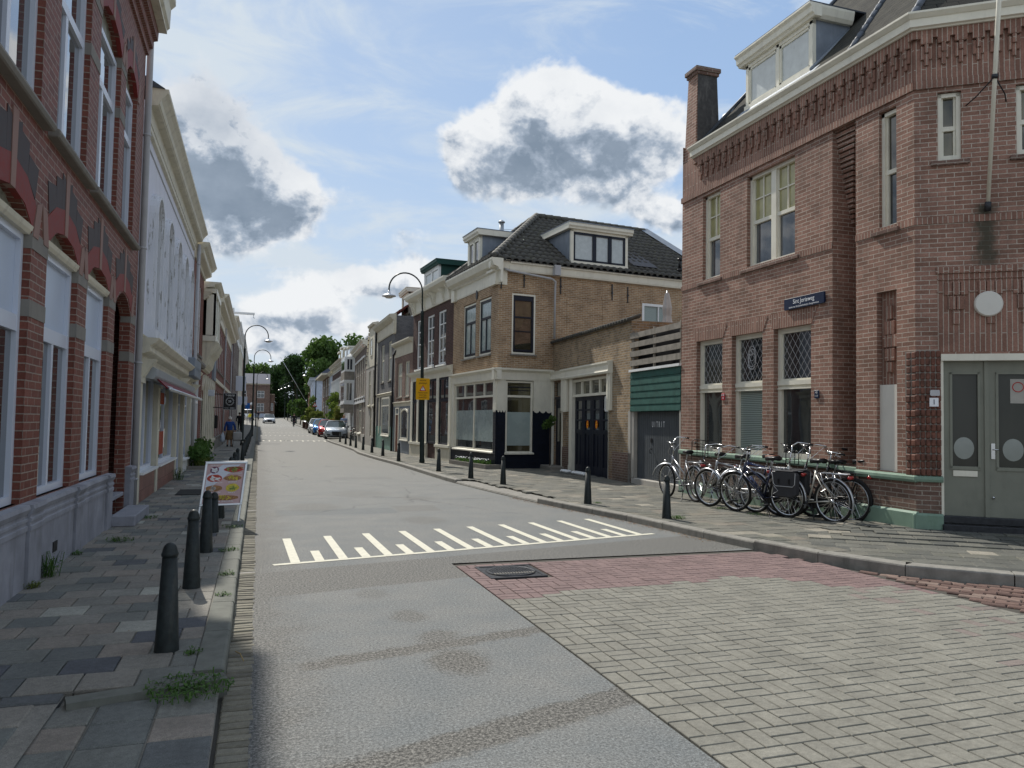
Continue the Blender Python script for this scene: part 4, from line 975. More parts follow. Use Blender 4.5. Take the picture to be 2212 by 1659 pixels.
orl.fbox(FL,29.6,29.63,4.6,6.15,0,.1); orl.fbox(FL,29.6,29.63,4.6,6.15,.34,.42)
ob=orl.build('oriel','cream',D1)
m=MB(); m.fbox(FL,29.64,32.7,4.6,6.12,.01,.37); m.build('pane','curtain',ob)
m=MB(); m.prism(F_side(FL,29.65,0),[(0,3.35),(.1,3.4),(.18,3.75),(.2,3.8),(.36,4.2),(.5,4.4),(0,4.4)],0,3.1)
for i in range(7):
    u=29.7+i*.46; m.prism(F_side(FL,u,0),[(.08,3.4),(.22,3.55),(.28,3.85),(.42,4.02),(.56,4.36),(.15,4.36)],0,.2)
m.build('corbel','cream_old',ob)
m=MB(); m.fbox(FL,35.95,37.5,3.3,6.2,0,.1); m.build('render_strip','lead',D1)
hE=[('brick_row_house','red brick row house with white-framed windows and a boxed white gutter, beside the oriel house',37.55,47.4,6.85,'brick_red_far',5),
    ('brick_row_house','second red brick row house beyond the oriel house, under the same white gutter',47.45,57.9,6.85,'brick_red_shiny',5)]
for nm,lb_,a,b,H,mt,n in hE:
    h_=house(nm,lb_,FL,a,b,H,mt,[dict(w=even(a,b,n,.95,.5),v=(4.0,6.1),rise=.12,gm='glass_up',sill=(.08,.08,.1)),dict(w=even(a,b,n,1.0,.5),v=(.75,3.0),rise=.12,gm='glass',sill=(.08,.08,.1))],(.55,.55,'cream_old',.45),(1.6,'tile_roof_dark',2.4),plinth=(.6,'stone_grey'))
    m=MB(); m.fbox(FL,a,b,3.3,3.48,0,.08); m.build('string_course','cream_old',h_)
    if a<40: m=MB(); m.fbox(FL,39.2,40.6,7.6,8.9,-1.8,-.9); m.build('chimney','brick_darkbrown',h_); m=MB(); m.fbox(FL,44.2,45.2,7.6,8.7,-1.8,-.9); m.build('chimney','brick_darkbrown',h_)
    gutter_pipe(FL,b-.15,.1,H,.07,.045,'pipe_grey',h_)
b1=house('gabled_house','tall house with a hoisting beam sticking out over the left pavement',FL,57.95,64,8.4,'brick_purple',[dict(w=even(57.95,64,3,.9),v=(6.0,7.8)),dict(w=even(57.95,64,3,.9),v=(3.8,5.6)),dict(w=even(57.95,64,2,1.5),v=(.8,3.1),kind='shop')],(.5,.45,'cream_old',.4),(1.5,'tile_roof_dark',2))
m=MB(); m.fbox(FL,60.5,61.5,8.9,9.9,-.6,.05); m.fbox(FL,60.92,61.08,9.5,9.66,-.4,1.5); m.tube([FL(61,9.5,1.42),FL(61,9.3,1.42),FL(61,9.25,1.5)],.03,6); m.build('hoist_beam','white',b1)
house('row_house','tall brown brick house with a white cornice beyond the hoisting beam house',FL,64.05,80,8.6,'brick_darkbrown',[dict(w=even(64,80,6,1.0),v=(6.2,8.1)),dict(w=even(64,80,6,1.0),v=(3.7,5.6)),dict(w=even(64,80,5,1.5),v=(.7,3.0),kind='shop')],(.5,.5,'white',.5),(1.5,'roof_blue',2))
house('row_house','cream rendered house with white window surrounds further down the left side',FL,80.05,97,9.0,'render_cream',[dict(w=even(80,97,6,1.1),v=(6.6,8.4)),dict(w=even(80,97,6,1.1),v=(3.8,5.9)),dict(w=even(80,97,5,1.6),v=(.7,3.1),kind='shop')],(.6,.5,'white',.5),(2,'tile_roof_dark',2))
house('row_house','last brick house at the far end of the left row',FL,97.05,116,8.7,'brick_pinkbrown',[dict(w=even(97,116,6,1.1),v=(6.4,8.2)),dict(w=even(97,116,6,1.1),v=(3.8,5.7)),dict(w=even(97,116,5,1.6),v=(.7,3.0),kind='shop')],(.6,.5,'white',.4),(2,'roof_blue',2))
# end of the street
FE=Fr((-9.5,181),(2.3,181),1); 
he=house('corner_building','brown brick building with a blue-grey roof closing the end of the street',FE,0,11.8,7.4,'brick_pinkbrown',[dict(w=[(2.2,3.6),(5.4,6.8),(9.1,10.6)],v=(4.4,6.0),kind='cross'),dict(w=[(2.2,3.6),(5.4,6.8),(9.1,10.6)],v=(1.4,3.2),kind='cross')],(.25,.3,'cream_old',0),(2.4,'roof_blue',3.2),deep=9,plinth=(.9,'render_blue'))
e=he['_e']; m=MB()
for v in (3.75,1.15): m.fbox(FE,0,11.8,v+e,v+.12+e,0,.08)
m.fbox(FE,0,11.8,6.6+e,6.7+e,0,.1)
for i in range(14):
    m.prism(FE,[(.4+i*.82,6.85+e),(.5+i*.82,7.1+e),(.75+i*.82,7.2+e),(1.0+i*.82,7.1+e),(1.1+i*.82,6.85+e),(1.1+i*.82,7.38+e),(.4+i*.82,7.38+e)],0,.12)
m.build('arched_frieze','brick_pinkbrown',he); m=MB(); m.fbox(FE,5.3,6.6,8.2+e,8.9+e,-1.0,-.75); m.build('roof_light','white',he)
m=MB(); m.lathe([(.0,0),(.32,0),(.32,.1),(0,.1)],FE(7.9,3.05+e,.02),20,axis='y'); o=m.build('clock','white',he)
house('annexe','lower brown brick wing on the right of the building that closes the street',Fr((2.3,182),(3.4,182),1),0,1.1,5.2,'brick_pinkbrown',[dict(w=[(.3,.8)],v=(1.6,3.3),kind='cross')],(.2,.2,'cream_old',0),deep=6,cat='building')
# ---------------------------------------------------------------- the brick corner building on the right
SJ=empty('corner_brick_building',(9.02,12.5,.1),0,'large brown-red brick corner building with a stepped brick frieze, nearest on the right','building')
SJ.rotation_euler=(.009,0,0)
F1=Fr((9.02,0),(9.02,20),-1); F2=Sc(Fr((9.48,0),(9.48,20),-1),lift=.02); F3=Sc(Fr((9.48,9.11),(9.48+.8*4,9.11-.6*4),1),lift=.03)
L3=3.6
m=MB()
g1=[(13.54,14.52),(12.22,13.21),(10.88,11.89)]; gops=[(a,b,1.03,3.40) for a,b in g1]
uops=[(13.64,14.30,4.66,6.53),(11.30,12.72,4.66,6.50)]
wall(m,F1,10.36,15.14,1.04,6.72,gops+uops,.22)
m.quad(F1(10.36,1.0),F1(10.36,6.72),F1(10.36,6.72,-.5),F1(10.36,1.0,-.5)); m.quad(F1(9.83,1.0),F1(9.83,6.72),F1(9.83,6.72,-.5),F1(9.83,1.0,-.5)); m.quad(F1(9.83,1.0,-.5),F1(9.83,6.72,-.5),F1(10.36,6.72,-.5),F1(10.36,1.0,-.5))
wall(m,F2,9.11,10.33,.93,6.95,[(9.46,9.82,4.78,6.74),(9.47,9.88,.93,3.80)],.16)
wall(m,F3,0,L3,.88,6.95,[(.34,1.42+.2,.88,2.73),(.32,.64,5.68,6.75),(1.36,1.75,5.68,6.75)],.18)
# far gable end and rear
m.quad(F1(15.14,0),F1(15.14,7.9),F1(15.14,7.9,-6),F1(15.14,0,-6)); m.quad(F3(L3,0),F3(L3,7.9),F3(L3,7.9,-6),F3(L3,0,-6))
m.build('wall','brick_dordt',SJ,recalc=False)
# corbelled fan of headers in the recess
m=MB()
for i in range(20):
    z=5.05+i*.084; k=(z-5.0)/1.72; 
    m.fbox(F1,10.36-.06-.46*max(0,k)**1.2,10.36,z,z+.060,-.5,-.40+.38*max(0,k)**.9)
m.build('corbelled_squinch','brick_dordt',SJ)
m=MB(); wall(m,F1,10.36,15.14,.05,.95,[],.1); m.quad(F1(10.36,.05),F1(10.36,.95),F1(10.36,.95,-.4),F1(10.36,.05,-.4)); m.quad(F1(9.83,.0,-.04),F1(10.36,.0,-.04),F1(10.36,1.0,-.04),F1(9.83,1.0,-.04)); wall(m,F2,9.11,10.33,.0,.93,[],.1); wall(m,F3,0,.34,.05,.88,[],.1); wall(m,F3,1.62,L3,.0,.88,[],.1); m.build('base_wall','brick_dordt_dark',SJ,recalc=False)
m=MB()
m.mould(F1,[(-.02,.93),(.05,.93),(.06,.96),(.055,1.02),(-.02,1.045)],10.33,15.16); m.mould(F2,[(-.02,.80),(.05,.80),(.06,.84),(.055,.89),(-.02,.92)],9.08,10.33); m.mould(F1,[(-.12,.90),(-.02,.90),(-.01,.93),(-.02,.99),(-.12,1.0)],9.83,10.36); m.mould(F3,[(-.02,.80),(.05,.80),(.06,.84),(.055,.88),(-.02,.9)],-.04,.36)
m.build('ledge','green_sill',SJ,bevel=.006)
m=MB(); m.mould(F1,[(-.02,-.05),(.05,-.05),(.05,.33),(.02,.36),(-.02,.36)],10.34,15.15); m.mould(F2,[(-.02,-.05),(.05,-.05),(.05,.33),(.02,.36),(-.02,.36)],9.07,10.34); m.mould(F3,[(-.02,-.05),(.05,-.05),(.05,.30),(.02,.33),(-.02,.33)],-.05,.36); m.mould(F1,[(-.1,-.05),(-.03,-.05),(-.03,.33),(-.1,.36)],9.83,10.36); m.build('plinth','green_sill',SJ,bevel=.008)
# brick bands
FQ0=Fr((9.02,8.668),(9.02+.8*4,8.668-.6*4),1)
m=MB()
for F,a,b in ((F1,10.36,15.16),(F1,8.66,9.83),(FQ0,-.01,3.4)):
    m.fbox(F,a,b,4.60,4.70,-.02,.014); m.fbox(F,a,b,6.60,6.72,-.02,.03)
m.fbox(F1,9.83,10.36,6.60,6.72,-.3,.03)
m.build('string_courses','brick_soldier',SJ)
# frieze: the upper wall is flush on all three faces
FQ=FQ0; m=MB(); wall(m,F1,8.668,15.14,6.72,7.50,[],.1); wall(m,FQ,0,3.5,6.72,7.5,[],.1); m.quad(F1(9.8,6.721),F1(10.4,6.721),F1(10.4,6.721,-.5),F1(9.8,6.721,-.5))
m.build('frieze','brick_soldier',SJ,recalc=False)
m=MB(); m.fbox(F1,8.63,14.62,7.34,7.47,-.02,.06); m.fbox(FQ,-.03,3.5,7.34,7.47,-.02,.06); m.build('frieze_band','brick_soldier',SJ)
m=MB()
def tooth(F,c):
    m.fbox(F,c-.080,c+.080,7.25,7.345,-.01,.062); m.fbox(F,c-.027,c+.027,7.12,7.25,-.01,.060); m.fbox(F,c-.073,c-.027,7.03,7.23,-.01,.034); m.fbox(F,c-.027,c+.027,6.94,7.12,-.01,.036); m.fbox(F,c+.027,c+.073,7.03,7.23,-.01,.034)
c=8.80
while c<14.5: tooth(F1,c); c+=.2225
m.build('stepped_corbels','brick_soldier',SJ,bevel=.006); m=MB()
c=.16
while c<4: tooth(FQ,c); c+=.2225
m.build('stepped_corbels','brick_soldier',SJ,bevel=.006)
m=MB(); pr=[(-.05,7.46),(.09,7.46),(.10,7.48),(.14,7.49),(.14,7.60),(.16,7.61),(.21,7.66),(.21,7.69),(-.2,7.74)]
def mitre(F,a,b,am,bm):   # cornice run with mitred ends
    n=len(pr); P=[F(a-am*w,v,w) for w,v in pr]+[F(b+bm*w,v,w) for w,v in pr]; m.add(P,[tuple(range(n))[::-1],tuple(range(n,2*n))]+[(i,(i+1)%n,n+(i+1)%n,n+i) for i in range(n)])
th=math.tan((math.pi/2-math.atan2(.8,.6))/2+0); k0=math.tan(R(53.13)/2)
mitre(F1,8.668,14.62,k0,0); mitre(FQ,0,3.5,k0,0)
m.build('cornice','cream',SJ)
# voussoirs over the ground floor windows, dark head bricks upstairs
m=MB()
for a,b in g1: m.prism(F1,[(a-.02,3.40),(b+.02,3.40),(b+.17,3.68),(a-.17,3.68)],-.02,.008)
m.build('flat_arches','brick_soldier',SJ)
m=MB()
for a,b in ((13.60,14.42),(11.22,12.86)): m.fbox(F1,a-.05,b+.03,4.60,4.665,-.2,.05)
m.fbox(F2,9.40,9.95,4.72,4.785,-.15,.05); m.fbox(F3,.22,.74,5.61,5.68,-.15,.05); m.fbox(F3,1.27,1.85,5.61,5.68,-.15,.05)
m.build('brick_sills','brick_dordt_dark',SJ,bevel=.005)
for i,(a,b) in enumerate(g1):
    o=win(SJ,F1,a,b,1.04,3.40,-.10,'cream',('glass','blind','glass')[i],.09,.10,hs=[(2.39,.17)],split=(2.39,'glass'))
    m=MB(); mm=MB(); mm.fbox(F1,a+.02,b-.02,2.36,2.44,-.12,-.07); mm.fbox(F1,a+.02,b-.02,2.285,2.31,-.12,-.07)
    for k_ in (0,1): mm.fbox(F1,a+.09+k_*(b-a-.205),a+.115+k_*(b-a-.205),2.47,3.31,-.15,-.125)
    mm.build('transom','cream',o)
    # leaded diamonds
    L=MB(); x0,x1,z0,z1=a+.10,b-.10,2.48,3.31; du=.155; dz=.21
    def clip(p,q):
        t0,t1=0,1; d=(q[0]-p[0],q[1]-p[1])
        for pp,qq in ((-d[0],p[0]-x0),(d[0],x1-p[0]),(-d[1],p[1]-z0),(d[1],z1-p[1])):
            if pp==0: continue
            r=qq/pp
            if pp<0: t0=max(t0,r)
            else: t1=min(t1,r)
        return None if t0>=t1 else ((p[0]+d[0]*t0,p[1]+d[1]*t0),(p[0]+d[0]*t1,p[1]+d[1]*t1))
    for s in (-1,1):
        for k_ in range(-9,16):
            p=(x0+k_*du,z0 if s>0 else z1); q=(p[0]+du/dz*(z1-z0),z1 if s>0 else z0); r=clip(p,q)
            if r: L.tube([F1(*r[0],-.128),F1(*r[1],-.128)],.0042,4)
    L.build('leading','reflex_grey',o)
    if i==1:
        E=MB(); cx,cz=(a+b)/2,2.93; random.seed(3)
        ring=lambda rx,rz,dx,dz,a0,a1:[F1(cx+dx+rx*math.cos(t),cz+dz+rz*math.sin(t),-.124) for t in [a0+(a1-a0)*k/10 for k in range(11)]]
        for args in ((.13,.24,0,0,0,6.28),(.09,.12,0,.06,0,6.28),(.05,.05,-.03,.12,0,5),(.05,.05,.04,.1,1,6),(.08,.05,0,-.12,3.1,6.3),(.10,.04,0,-.17,3.1,6.3),(.07,.1,-.04,-.02,1,4),(.07,.1,.04,-.02,-1,2)): E.tube(ring(*args),.007,4)
        E.build('emblem','reflex_grey',o)
def sashw(F,a,b,c,d,tr,gt,gb,grid=True,w=-.08,mid=None,label=None):
    o=MB(); fw_=.06
    o.fbox(F,a,a+fw_,c,d,w-.12,w); o.fbox(F,b-fw_,b,c,d,w-.12,w); o.fbox(F,a,b,c-.0,c+.09,w-.12,w+.01); o.fbox(F,a,b,d-fw_,d,w-.12,w)
    bays=[(a+fw_,b-fw_)] if mid is None else [(a+fw_,mid-.07),(mid+.07,b-fw_)]
    if mid is not None: o.fbox(F,mid-.07,mid+.07,c,d,w-.12,w-.006)
    for x0,x1 in bays:
        o.fbox(F,x0,x1,tr-.035,tr+.035,w-.10,w-.03)
        for s0,s1,v0,v1 in ((x0,x0+.035,c+.09,tr),(x1-.035,x1,c+.09,tr),(x0,x0+.03,tr,d-fw_),(x1-.03,x1,tr,d-fw_)): o.fbox(F,s0,s1,v0,v1,w-.09,w-.04)
        if grid: o.fbox(F,(x0+x1)/2-.012,(x0+x1)/2+.012,tr,d,w-.08,w-.045); o.fbox(F,x0,x1,(tr+d)/2-.012,(tr+d)/2+.012,w-.08,w-.047)
    W_=o.build('window','cream',SJ)
    if label: W_['label']=label
    p=MB(); p.fbox(F,a+.02,b-.02,tr,d-.02,w-.10,w-.07); p.build('pane',gt,W_)
    p=MB(); p.fbox(F,a+.02,b-.02,c+.02,tr-.0,w-.11,w-.08); p.build('pane',gb,W_)
    return W_
sashw(F1,13.64,14.30,4.66,6.53,5.58,'curtain_yellow','glass_up')
sashw(F1,11.30,12.72,4.66,6.50,5.58,'curtain_yellow','glass_up',mid=12.01)
sashw(F2,9.46,9.82,4.78,6.72,5.74,'glass_warm','glass',w=-.06,grid=False)
sashw(F3,.32,.64,5.68,6.74,6.2,'glass_warm','glass_warm',grid=False,w=-.05); sashw(F3,1.36,1.75,5.68,6.74,6.2,'glass_warm','glass_warm',grid=False,w=-.05)
# blind panel in the bay with projecting headers above
m=MB(); m.fbox(F2,9.47,9.88,.93,2.30,-.1,-.06); m.build('blank_panel','lamp_disc',SJ)
m=MB(); m.fbox(F2,9.47,9.88,2.30,3.80,-.17,-.10)
for z,h_,w in ((3.35,.22,1),(3.1,.22,2),(2.9,.2,3),(2.68,.2,2),(2.5,.16,1)):
    for i in range(w): c=9.675+(i-(w-1)/2)*.11; m.fbox(F2,c-.05,c+.05,z,z+h_,-.12,-.05-.01*i)
m.build('recessed_bricks','brick_soldier',SJ,bevel=.006)
# corner pier with bull-nosed bricks
m=MB(); m.fbox(F3,.0,.33,.89,2.79,-.05,.006); m.fbox(F2,9.09,9.30,.89,2.79,-.05,.006); m.build('pier_backing','stone_grey',SJ)
m=MB(); random.seed(2)
for r in range(17):
    z=.895+r*.1115
    for c_ in range(5):
        x=-.012+c_*.0715; pj_=.022+(.018 if (r%2==0 and r<11) else 0)+random.uniform(-.003,.003)
        m.fbox(F3,x,x+.064,z,z+.103,-.02,pj_)
    for c_ in range(2): m.fbox(F2,9.092+c_*.1,9.185+c_*.1,z,z+.103,-.02,.016+(.014 if (r%2==0 and r<11) else 0))
m.build('bullnose_pier','pier_brick',SJ,bevel=.013)
# stepped brick panel over the door
m=MB(); m.fbox(F3,.30,3.2,2.76,3.95,-.1,.004); m.fbox(F3,.28,3.2,3.95,4.05,-.05,.03)
for k_ in range(6):
    c=.55+k_*.45
    for z,n_,pr_ in ((3.62,3,.03),(3.40,2,.03),(3.18,1,.03)):
        for i in range(n_): m.fbox(F3,c+(i-(n_-1)/2)*.11-.05,c+(i-(n_-1)/2)*.11+.05,z,z+.2,0,pr_)
for z in (3.85,3.66): m.fbox(F3,.3,3.2,z,z+.02,0,.022)
m.build('stepped_panel','brick_soldier',SJ,bevel=.005)
# front door
m=MB(); m.fbox(F3,.34,1.62,2.63,2.73,-.18,.03); m.fbox(F3,.34,.375,.31,2.63,-.18,.0); m.build('door_frame','cream',SJ)
m=MB()
def leaf(a,b):
    F=F3; w=-.08; ga,gb=a+.11,b-.11
    m.fbox(F,a,ga,.31,2.63,w-.05,w); m.fbox(F,gb,b,.31,2.63,w-.05,w); m.fbox(F,ga,gb,.31,1.04,w-.05,w); m.fbox(F,ga,gb,2.44,2.63,w-.05,w)
    for x0,x1,z0,z1 in ((ga-.02,ga+.015,1.02,2.46),(gb-.015,gb+.02,1.02,2.46),(ga-.02,gb+.02,1.0,1.05),(ga-.02,gb+.02,2.43,2.46)): m.fbox(F,x0,x1,z0,z1,w-.01,w+.014)
leaf(.38,.965); m.fbox(F3,.925,.985,.31,2.63,-.1,-.055); leaf(.985,1.6); dr=m.build('front_door','door_grey',SJ)
m=MB(); m.fbox(F3,.47,.88,1.03,2.45,-.115,-.10); m.fbox(F3,1.07,1.52,1.03,2.45,-.115,-.10); m.build('pane','glass_dull',dr)
m=MB()
for u,z in ((.66,1.32),(1.30,1.31)): m.lathe([(0,0),(.135,0),(.135,.003),(0,.003)],(0,0,0),24,axis='y') if False else m.prism(F3,[(u+.135*math.cos(t*.2618),z+.165*math.sin(t*.2618)) for t in range(24)],-.099,-.097)
m.build('frosted_emblem','curtain_dull',dr)
m=MB(); m.fbox(F3,.51,.83,.90,.985,-.08,-.065); m.build('letter_slot','cream',dr)
m=MB(); m.fbox(F3,1.01,1.06,1.17,1.40,-.08,-.066); m.tube([F3(1.035,1.31,-.06),F3(1.035,1.31,-.03),F3(1.10,1.31,-.028)],.009,8); m.tube([F3(1.035,.60,-.08),F3(1.035,.60,-.055)],.016,10); m.build('door_handle','chrome',dr)
m=MB(); m.fbox(F3,1.27,1.47,2.0,2.36,-.099,-.0975); m.build('door_notice','render_grey',dr); m=MB(); m.tube([F3(1.37+.07*math.cos(t*.3),2.24+.07*math.sin(t*.3),-.096) for t in range(21)],.006,4,closed=True); m.build('notice_ring','sign_red',dr)
m=MB(); m.fbox(F3,.34,3.2,.20,.31,-.18,.02); m.fbox(F3,.34,3.2,.06,.19,-.18,.10); m.build('doorstep','iron',SJ,bevel=.01)
# chimney
m=MB()
def chim(x0,x1,y0,y1,z0,z1,tx=0,ty=0):
    P=[(x0,y0,z0),(x1,y0,z0),(x1,y1,z0),(x0,y1,z0),(x0+tx,y0+ty,z1),(x1-tx,y0+ty,z1),(x1-tx,y1-ty,z1),(x0+tx,y1-ty,z1)]; m.add(P,[(0,1,5,4),(1,2,6,5),(2,3,7,6),(3,0,4,7),(4,5,6,7)])
chim(9.02,9.72,14.66,15.14,6.72,9.45,.10,.05); ch=m.build('chimney','brick_dordt',SJ,recalc=False)
m=MB(); m.box(9.08,9.66,14.67,15.12,9.45,9.52); m.box(9.05,9.69,14.64,15.15,9.52,9.62); m.build('chimney_cap','brick_dordt_dark',ch,bevel=.01)
m=MB(); P=[(9.10,14.676,7.9),(9.675,14.676,7.9),(9.62,14.708,9.45),(9.125,14.708,9.45)]; m.quad(*[(x,y-.004,z) for x,y,z in P]); m.build('sooty_face','dark_soot',ch,recalc=False)
m=MB(); m.add([(9.7,14.62,8.1),(9.98,14.55,8.75),(9.98,15.0,8.75),(9.7,15.1,8.1),(9.80,14.6,8.55)],[(0,1,4),(0,1,2,3)]); m.build('lead_flashing','lead',ch,recalc=False)
# slate roof, 45 degrees, hipped over the front
m=MB(); zf=lambda x:7.72+(x-9.05)*1.07
n3=Vector((-.6,-.8,0)); 
m.poly([(9.05,14.62,zf(9.05)),(9.05,8.75,zf(9.05)),(13.2,10.85,12.16),(13.2,14.62,12.16)])
m.poly([(9.05,8.75,zf(9.05)),(12.2,6.4,7.70),(15.5,9.2,12.16),(13.2,10.85,12.16)])
m.poly([(13.2,14.62,12.16),(13.2,10.85,12.16),(15.5,9.2,12.16),(15.5,14.62,12.16)]); m.poly([(9.05,14.62,7.6),(9.05,14.62,zf(9.05)),(13.2,14.62,12.16),(13.2,14.62,7.6)])
m.build('roof','slates',SJ,recalc=False)
m=MB(); ridge(m,(9.07,8.76,7.74),(13.2,10.85,12.2),.05,.3); ridge(m,(9.07,10.1,7.74),(13.2,12.2,12.2),.05,.3); m.tube([(9.07,14.62,7.76),(13.2,14.62,12.2)],.05,8); m.build('roof_hips','dormer_dark',SJ)
# dormer with two casements
dm=MB(); FD=Fr((9.50,0),(9.50,20),-1)
m=dm; m.fbox(FD,11.42,13.47,8.16,8.26,-.06,.03)
for a,b in ((11.42,11.50),(12.38,12.46),(13.37,13.45)): m.fbox(FD,a,b,8.26,9.12,-.08,0)
m.fbox(FD,11.42,13.45,9.06,9.14,-.08,0)
for a,b in ((11.50,12.38),(12.46,13.37)):
    for s in ((a,a+.05,8.26,9.06),(b-.05,b,8.26,9.06),(a,b,8.26,8.32),(a,b,9.01,9.06)): m.fbox(FD,*s,-.07,-.02)
m.mould(FD,[(-.1,9.14),(.06,9.14),(.08,9.18),(.12,9.2),(.13,9.30),(.18,9.34),(.18,9.37),(-.1,9.37)],11.28,13.62)
m.mould(Fr((9.50,11.42),(11.0,11.42),1),[(-.02,9.14),(.06,9.14),(.1,9.2),(.13,9.33),(.13,9.37),(-.02,9.37)],-.0,.85)
d1=m.build('dormer','cream',SJ)
m=MB(); m.fbox(FD,11.5,13.4,8.28,9.06,-.06,-.045); m.build('pane','curtain',d1)
m=MB(); m.poly([(9.52,11.43,8.16),(9.52,11.43,9.14),(10.42,11.43,9.14),(9.5,11.43,8.1)]); m.poly([(9.52,13.45,8.16),(9.52,13.45,9.14),(10.42,13.45,9.14)]); m.build('cheeks','lead',d1,recalc=False)
m=MB(); m.box(9.34,10.75,11.29,13.61,9.372,9.40); m.build('dormer_roof','dormer_dark',d1)
m=MB(); m.quad((9.25,11.2,7.96),(9.25,13.6,7.96),(9.52,13.6,8.22),(9.52,11.2,8.22)); m.tube([(9.45,11.40,8.17),(10.45,11.40,9.16)],.04,6); m.build('lead_apron','lead',d1,recalc=False)
# things on the walls
s=empty('street_name_sign',tuple(F1(10.98,3.8,.03)),0,'navy street name plate reading Sint Jorisweg high on the brick wall','street sign')
def rrect(F,u0,u1,v0,v1,w0,w1,r,mb):
    pts=[]
    for cx,cy,a0 in ((u1-r,v1-r,0),(u0+r,v1-r,90),(u0+r,v0+r,180),(u1-r,v0+r,270)):
        for k_ in range(5): t=R(a0+k_*22.5); pts.append((cx+r*math.cos(t),cy+r*math.sin(t)))
    mb.prism(F,pts,w0,w1)
m=MB(); rrect(F1,10.47,11.50,3.69,3.89,.012,.05,.02,m); m.build('plate','sign_navy',s,bevel=.004)
FT=Fr((9.02,11.50),(9.02,0),1)   # reads left to right when seen from the street
text('lettering','Sint Jorisweg',FT,.52,3.815,.0512,.115,'letter_white',s,sx=.92); text('lettering','doelen van Sint Jorisschutterij in Steegoversloot',FT,.52,3.725,.0512,.042,'letter_white',s,sx=.95)
for k_,(u,z,mt,lb_,t) in enumerate(((13.46,2.19,'plate_red','small red hydrant plate on the brick pier between the left windows',('H 80','1 0')),(10.70,2.155,'sign_navy','small dark blue valve plate on the wall right of the leaded windows',('AS','1 17')))):
    h=empty('marker_plate',tuple(F1(u,z,.02)),0,lb_,'plate'); m=MB(); m.fbox(F1,u-.055,u+.055,z-.07,z+.07,.004,.022); m.build('plate',mt,h,bevel=.004)
    FU=Fr((9.02,u),(9.02,u-5),1); text('lettering',t[0],FU,0,z+.03,.0235,.05,'letter_white',h); text('lettering',t[1],FU,0,z-.03,.0235,.045,'letter_white',h)
m=MB(); o_=F3(.99,3.43,.03); q=[(.19,-.02),(.19,.03),(.175,.055),(0,.06)]
vs=[]; 
for r_,w in [(0,-.03)]+q:
    for j in range(36): vs.append(F3(.99+r_*math.cos(j*math.pi/18),3.43+r_*math.sin(j*math.pi/18),w+.03))
m.add(vs,[(i*36+j,i*36+(j+1)%36,(i+1)*36+(j+1)%36,(i+1)*36+j) for i in range(4) for j in range(36)],0,.5,False); tag(m.build('round_lamp','lamp_disc'),'round white lamp disc on the brickwork above the grey front door','lamp')
h=empty('house_number',tuple(F3(.25,1.98,.03)),0,'white plate with house number 1 on the dark bull-nosed brick pier','house number'); m=MB(); m.fbox(F3,.19,.31,1.90,2.03,.03,.058); m.build('plate','letter_white',h); text('lettering','1',F3,.25,1.965,.0592,.11,'sign_navy',h)
m=MB(); rrect(F3,.20,.33,2.06,2.15,.03,.058,.02,m); tag(m.build('sensor_plate','reflex_grey'),'small grey plate above the house number','plate')
fp=empty('flagpole',tuple(F3(.98,4.85,.1)),0,'long pale flagpole rising obliquely from the brick corner building','flagpole')
m=MB(); a=F3(.985,4.86,.12); b=F3(.98,6.6,.62); dd=(b-a).normalized(); top=a+dd*4.6; m.tube([a,top],[.026,.032],12); m.build('pole','cream',fp)
m=MB(); m.tube([a-dd*.05,a+dd*.08],.042,10); m.tube([F3(.985,4.84,0),a],.02,8); cc=a+dd*1.75; m.tube([cc-dd*.03,cc+dd*.03],.042,10)
for u in (.72,1.28): m.tube([F3(u,6.46,.0),F3(u+(.1 if u<1 else -.08),6.5,.25),cc],.009,6); m.tube([F3(u,6.38,.005),F3(u,6.54,.005)],.018,6)
m.build('bracket','iron',fp)
# ---------------------------------------------------------------- right-hand row beyond the corner building
T=empty('tan_corner_house',(7.36,23.8,.1),0,'yellow-brown brick corner house with a tiled hip roof above a cream and navy shopfront','house')
FT1=Fr((7.36,23.8),(6.98,28.3),-1); FT2=Fr((7.36,23.8),(16.6,24.8),1); LT=FT1.L
FX=Fr((9.40,24.05),(9.12,17.75),1); LX=FX.L; FUI=Fr((9.12,17.75),(9.05,15.16),1); LU=FUI.L
m=MB(); to=[(.60,1.75,3.88,5.85),(2.08,3.35,3.88,5.85)]
wall(m,FT1,0,LT,3.35,6.9,to,.12); wall(m,FT2,0,9.2,3.35,6.75,[(.50,1.36,3.88,5.88),(5.62,6.78,5.0,5.95)],.12)
m.quad(FT1(LT,0),FT1(LT,6.9),FT1(LT,6.9,-6),FT1(LT,0,-6)); m.quad(FT2(9.2,0),FT2(9.2,6.9),FT2(9.2,6.9,-4),FT2(9.2,0,-4)); m.quad(FT2(2.0,0),FT2(9.2,0),FT2(9.2,3.4),FT2(2.0,3.4))
m.build('wall','brick_tan',T,recalc=False)
m=MB(); m.fbox(FT2,2.55,3.60,4.4,5.92,-.02,.012); m.fbox(FT2,3.98,5.12,4.2,5.92,-.02,.012); m.build('bricked_up_windows','brick_tan',T)
m=MB()
for a,b in ((.45,1.42),(2.5,3.65),(3.93,5.17),(5.55,6.85)): m.fbox(FT2,a,b,5.93,6.06,-.02,.016)
for a,b,_c,_d in to: m.fbox(FT1,a-.05,b+.05,5.86,6.02,-.02,.014)
m.build('soldier_courses','brick_tan',T)
for a,b,_c,_d in to: win(T,FT1,a,b,3.90,5.83,-.02,'cream','frosted',.055,.08,sill=(.05,.09,.07),sm='stone_grey'); 
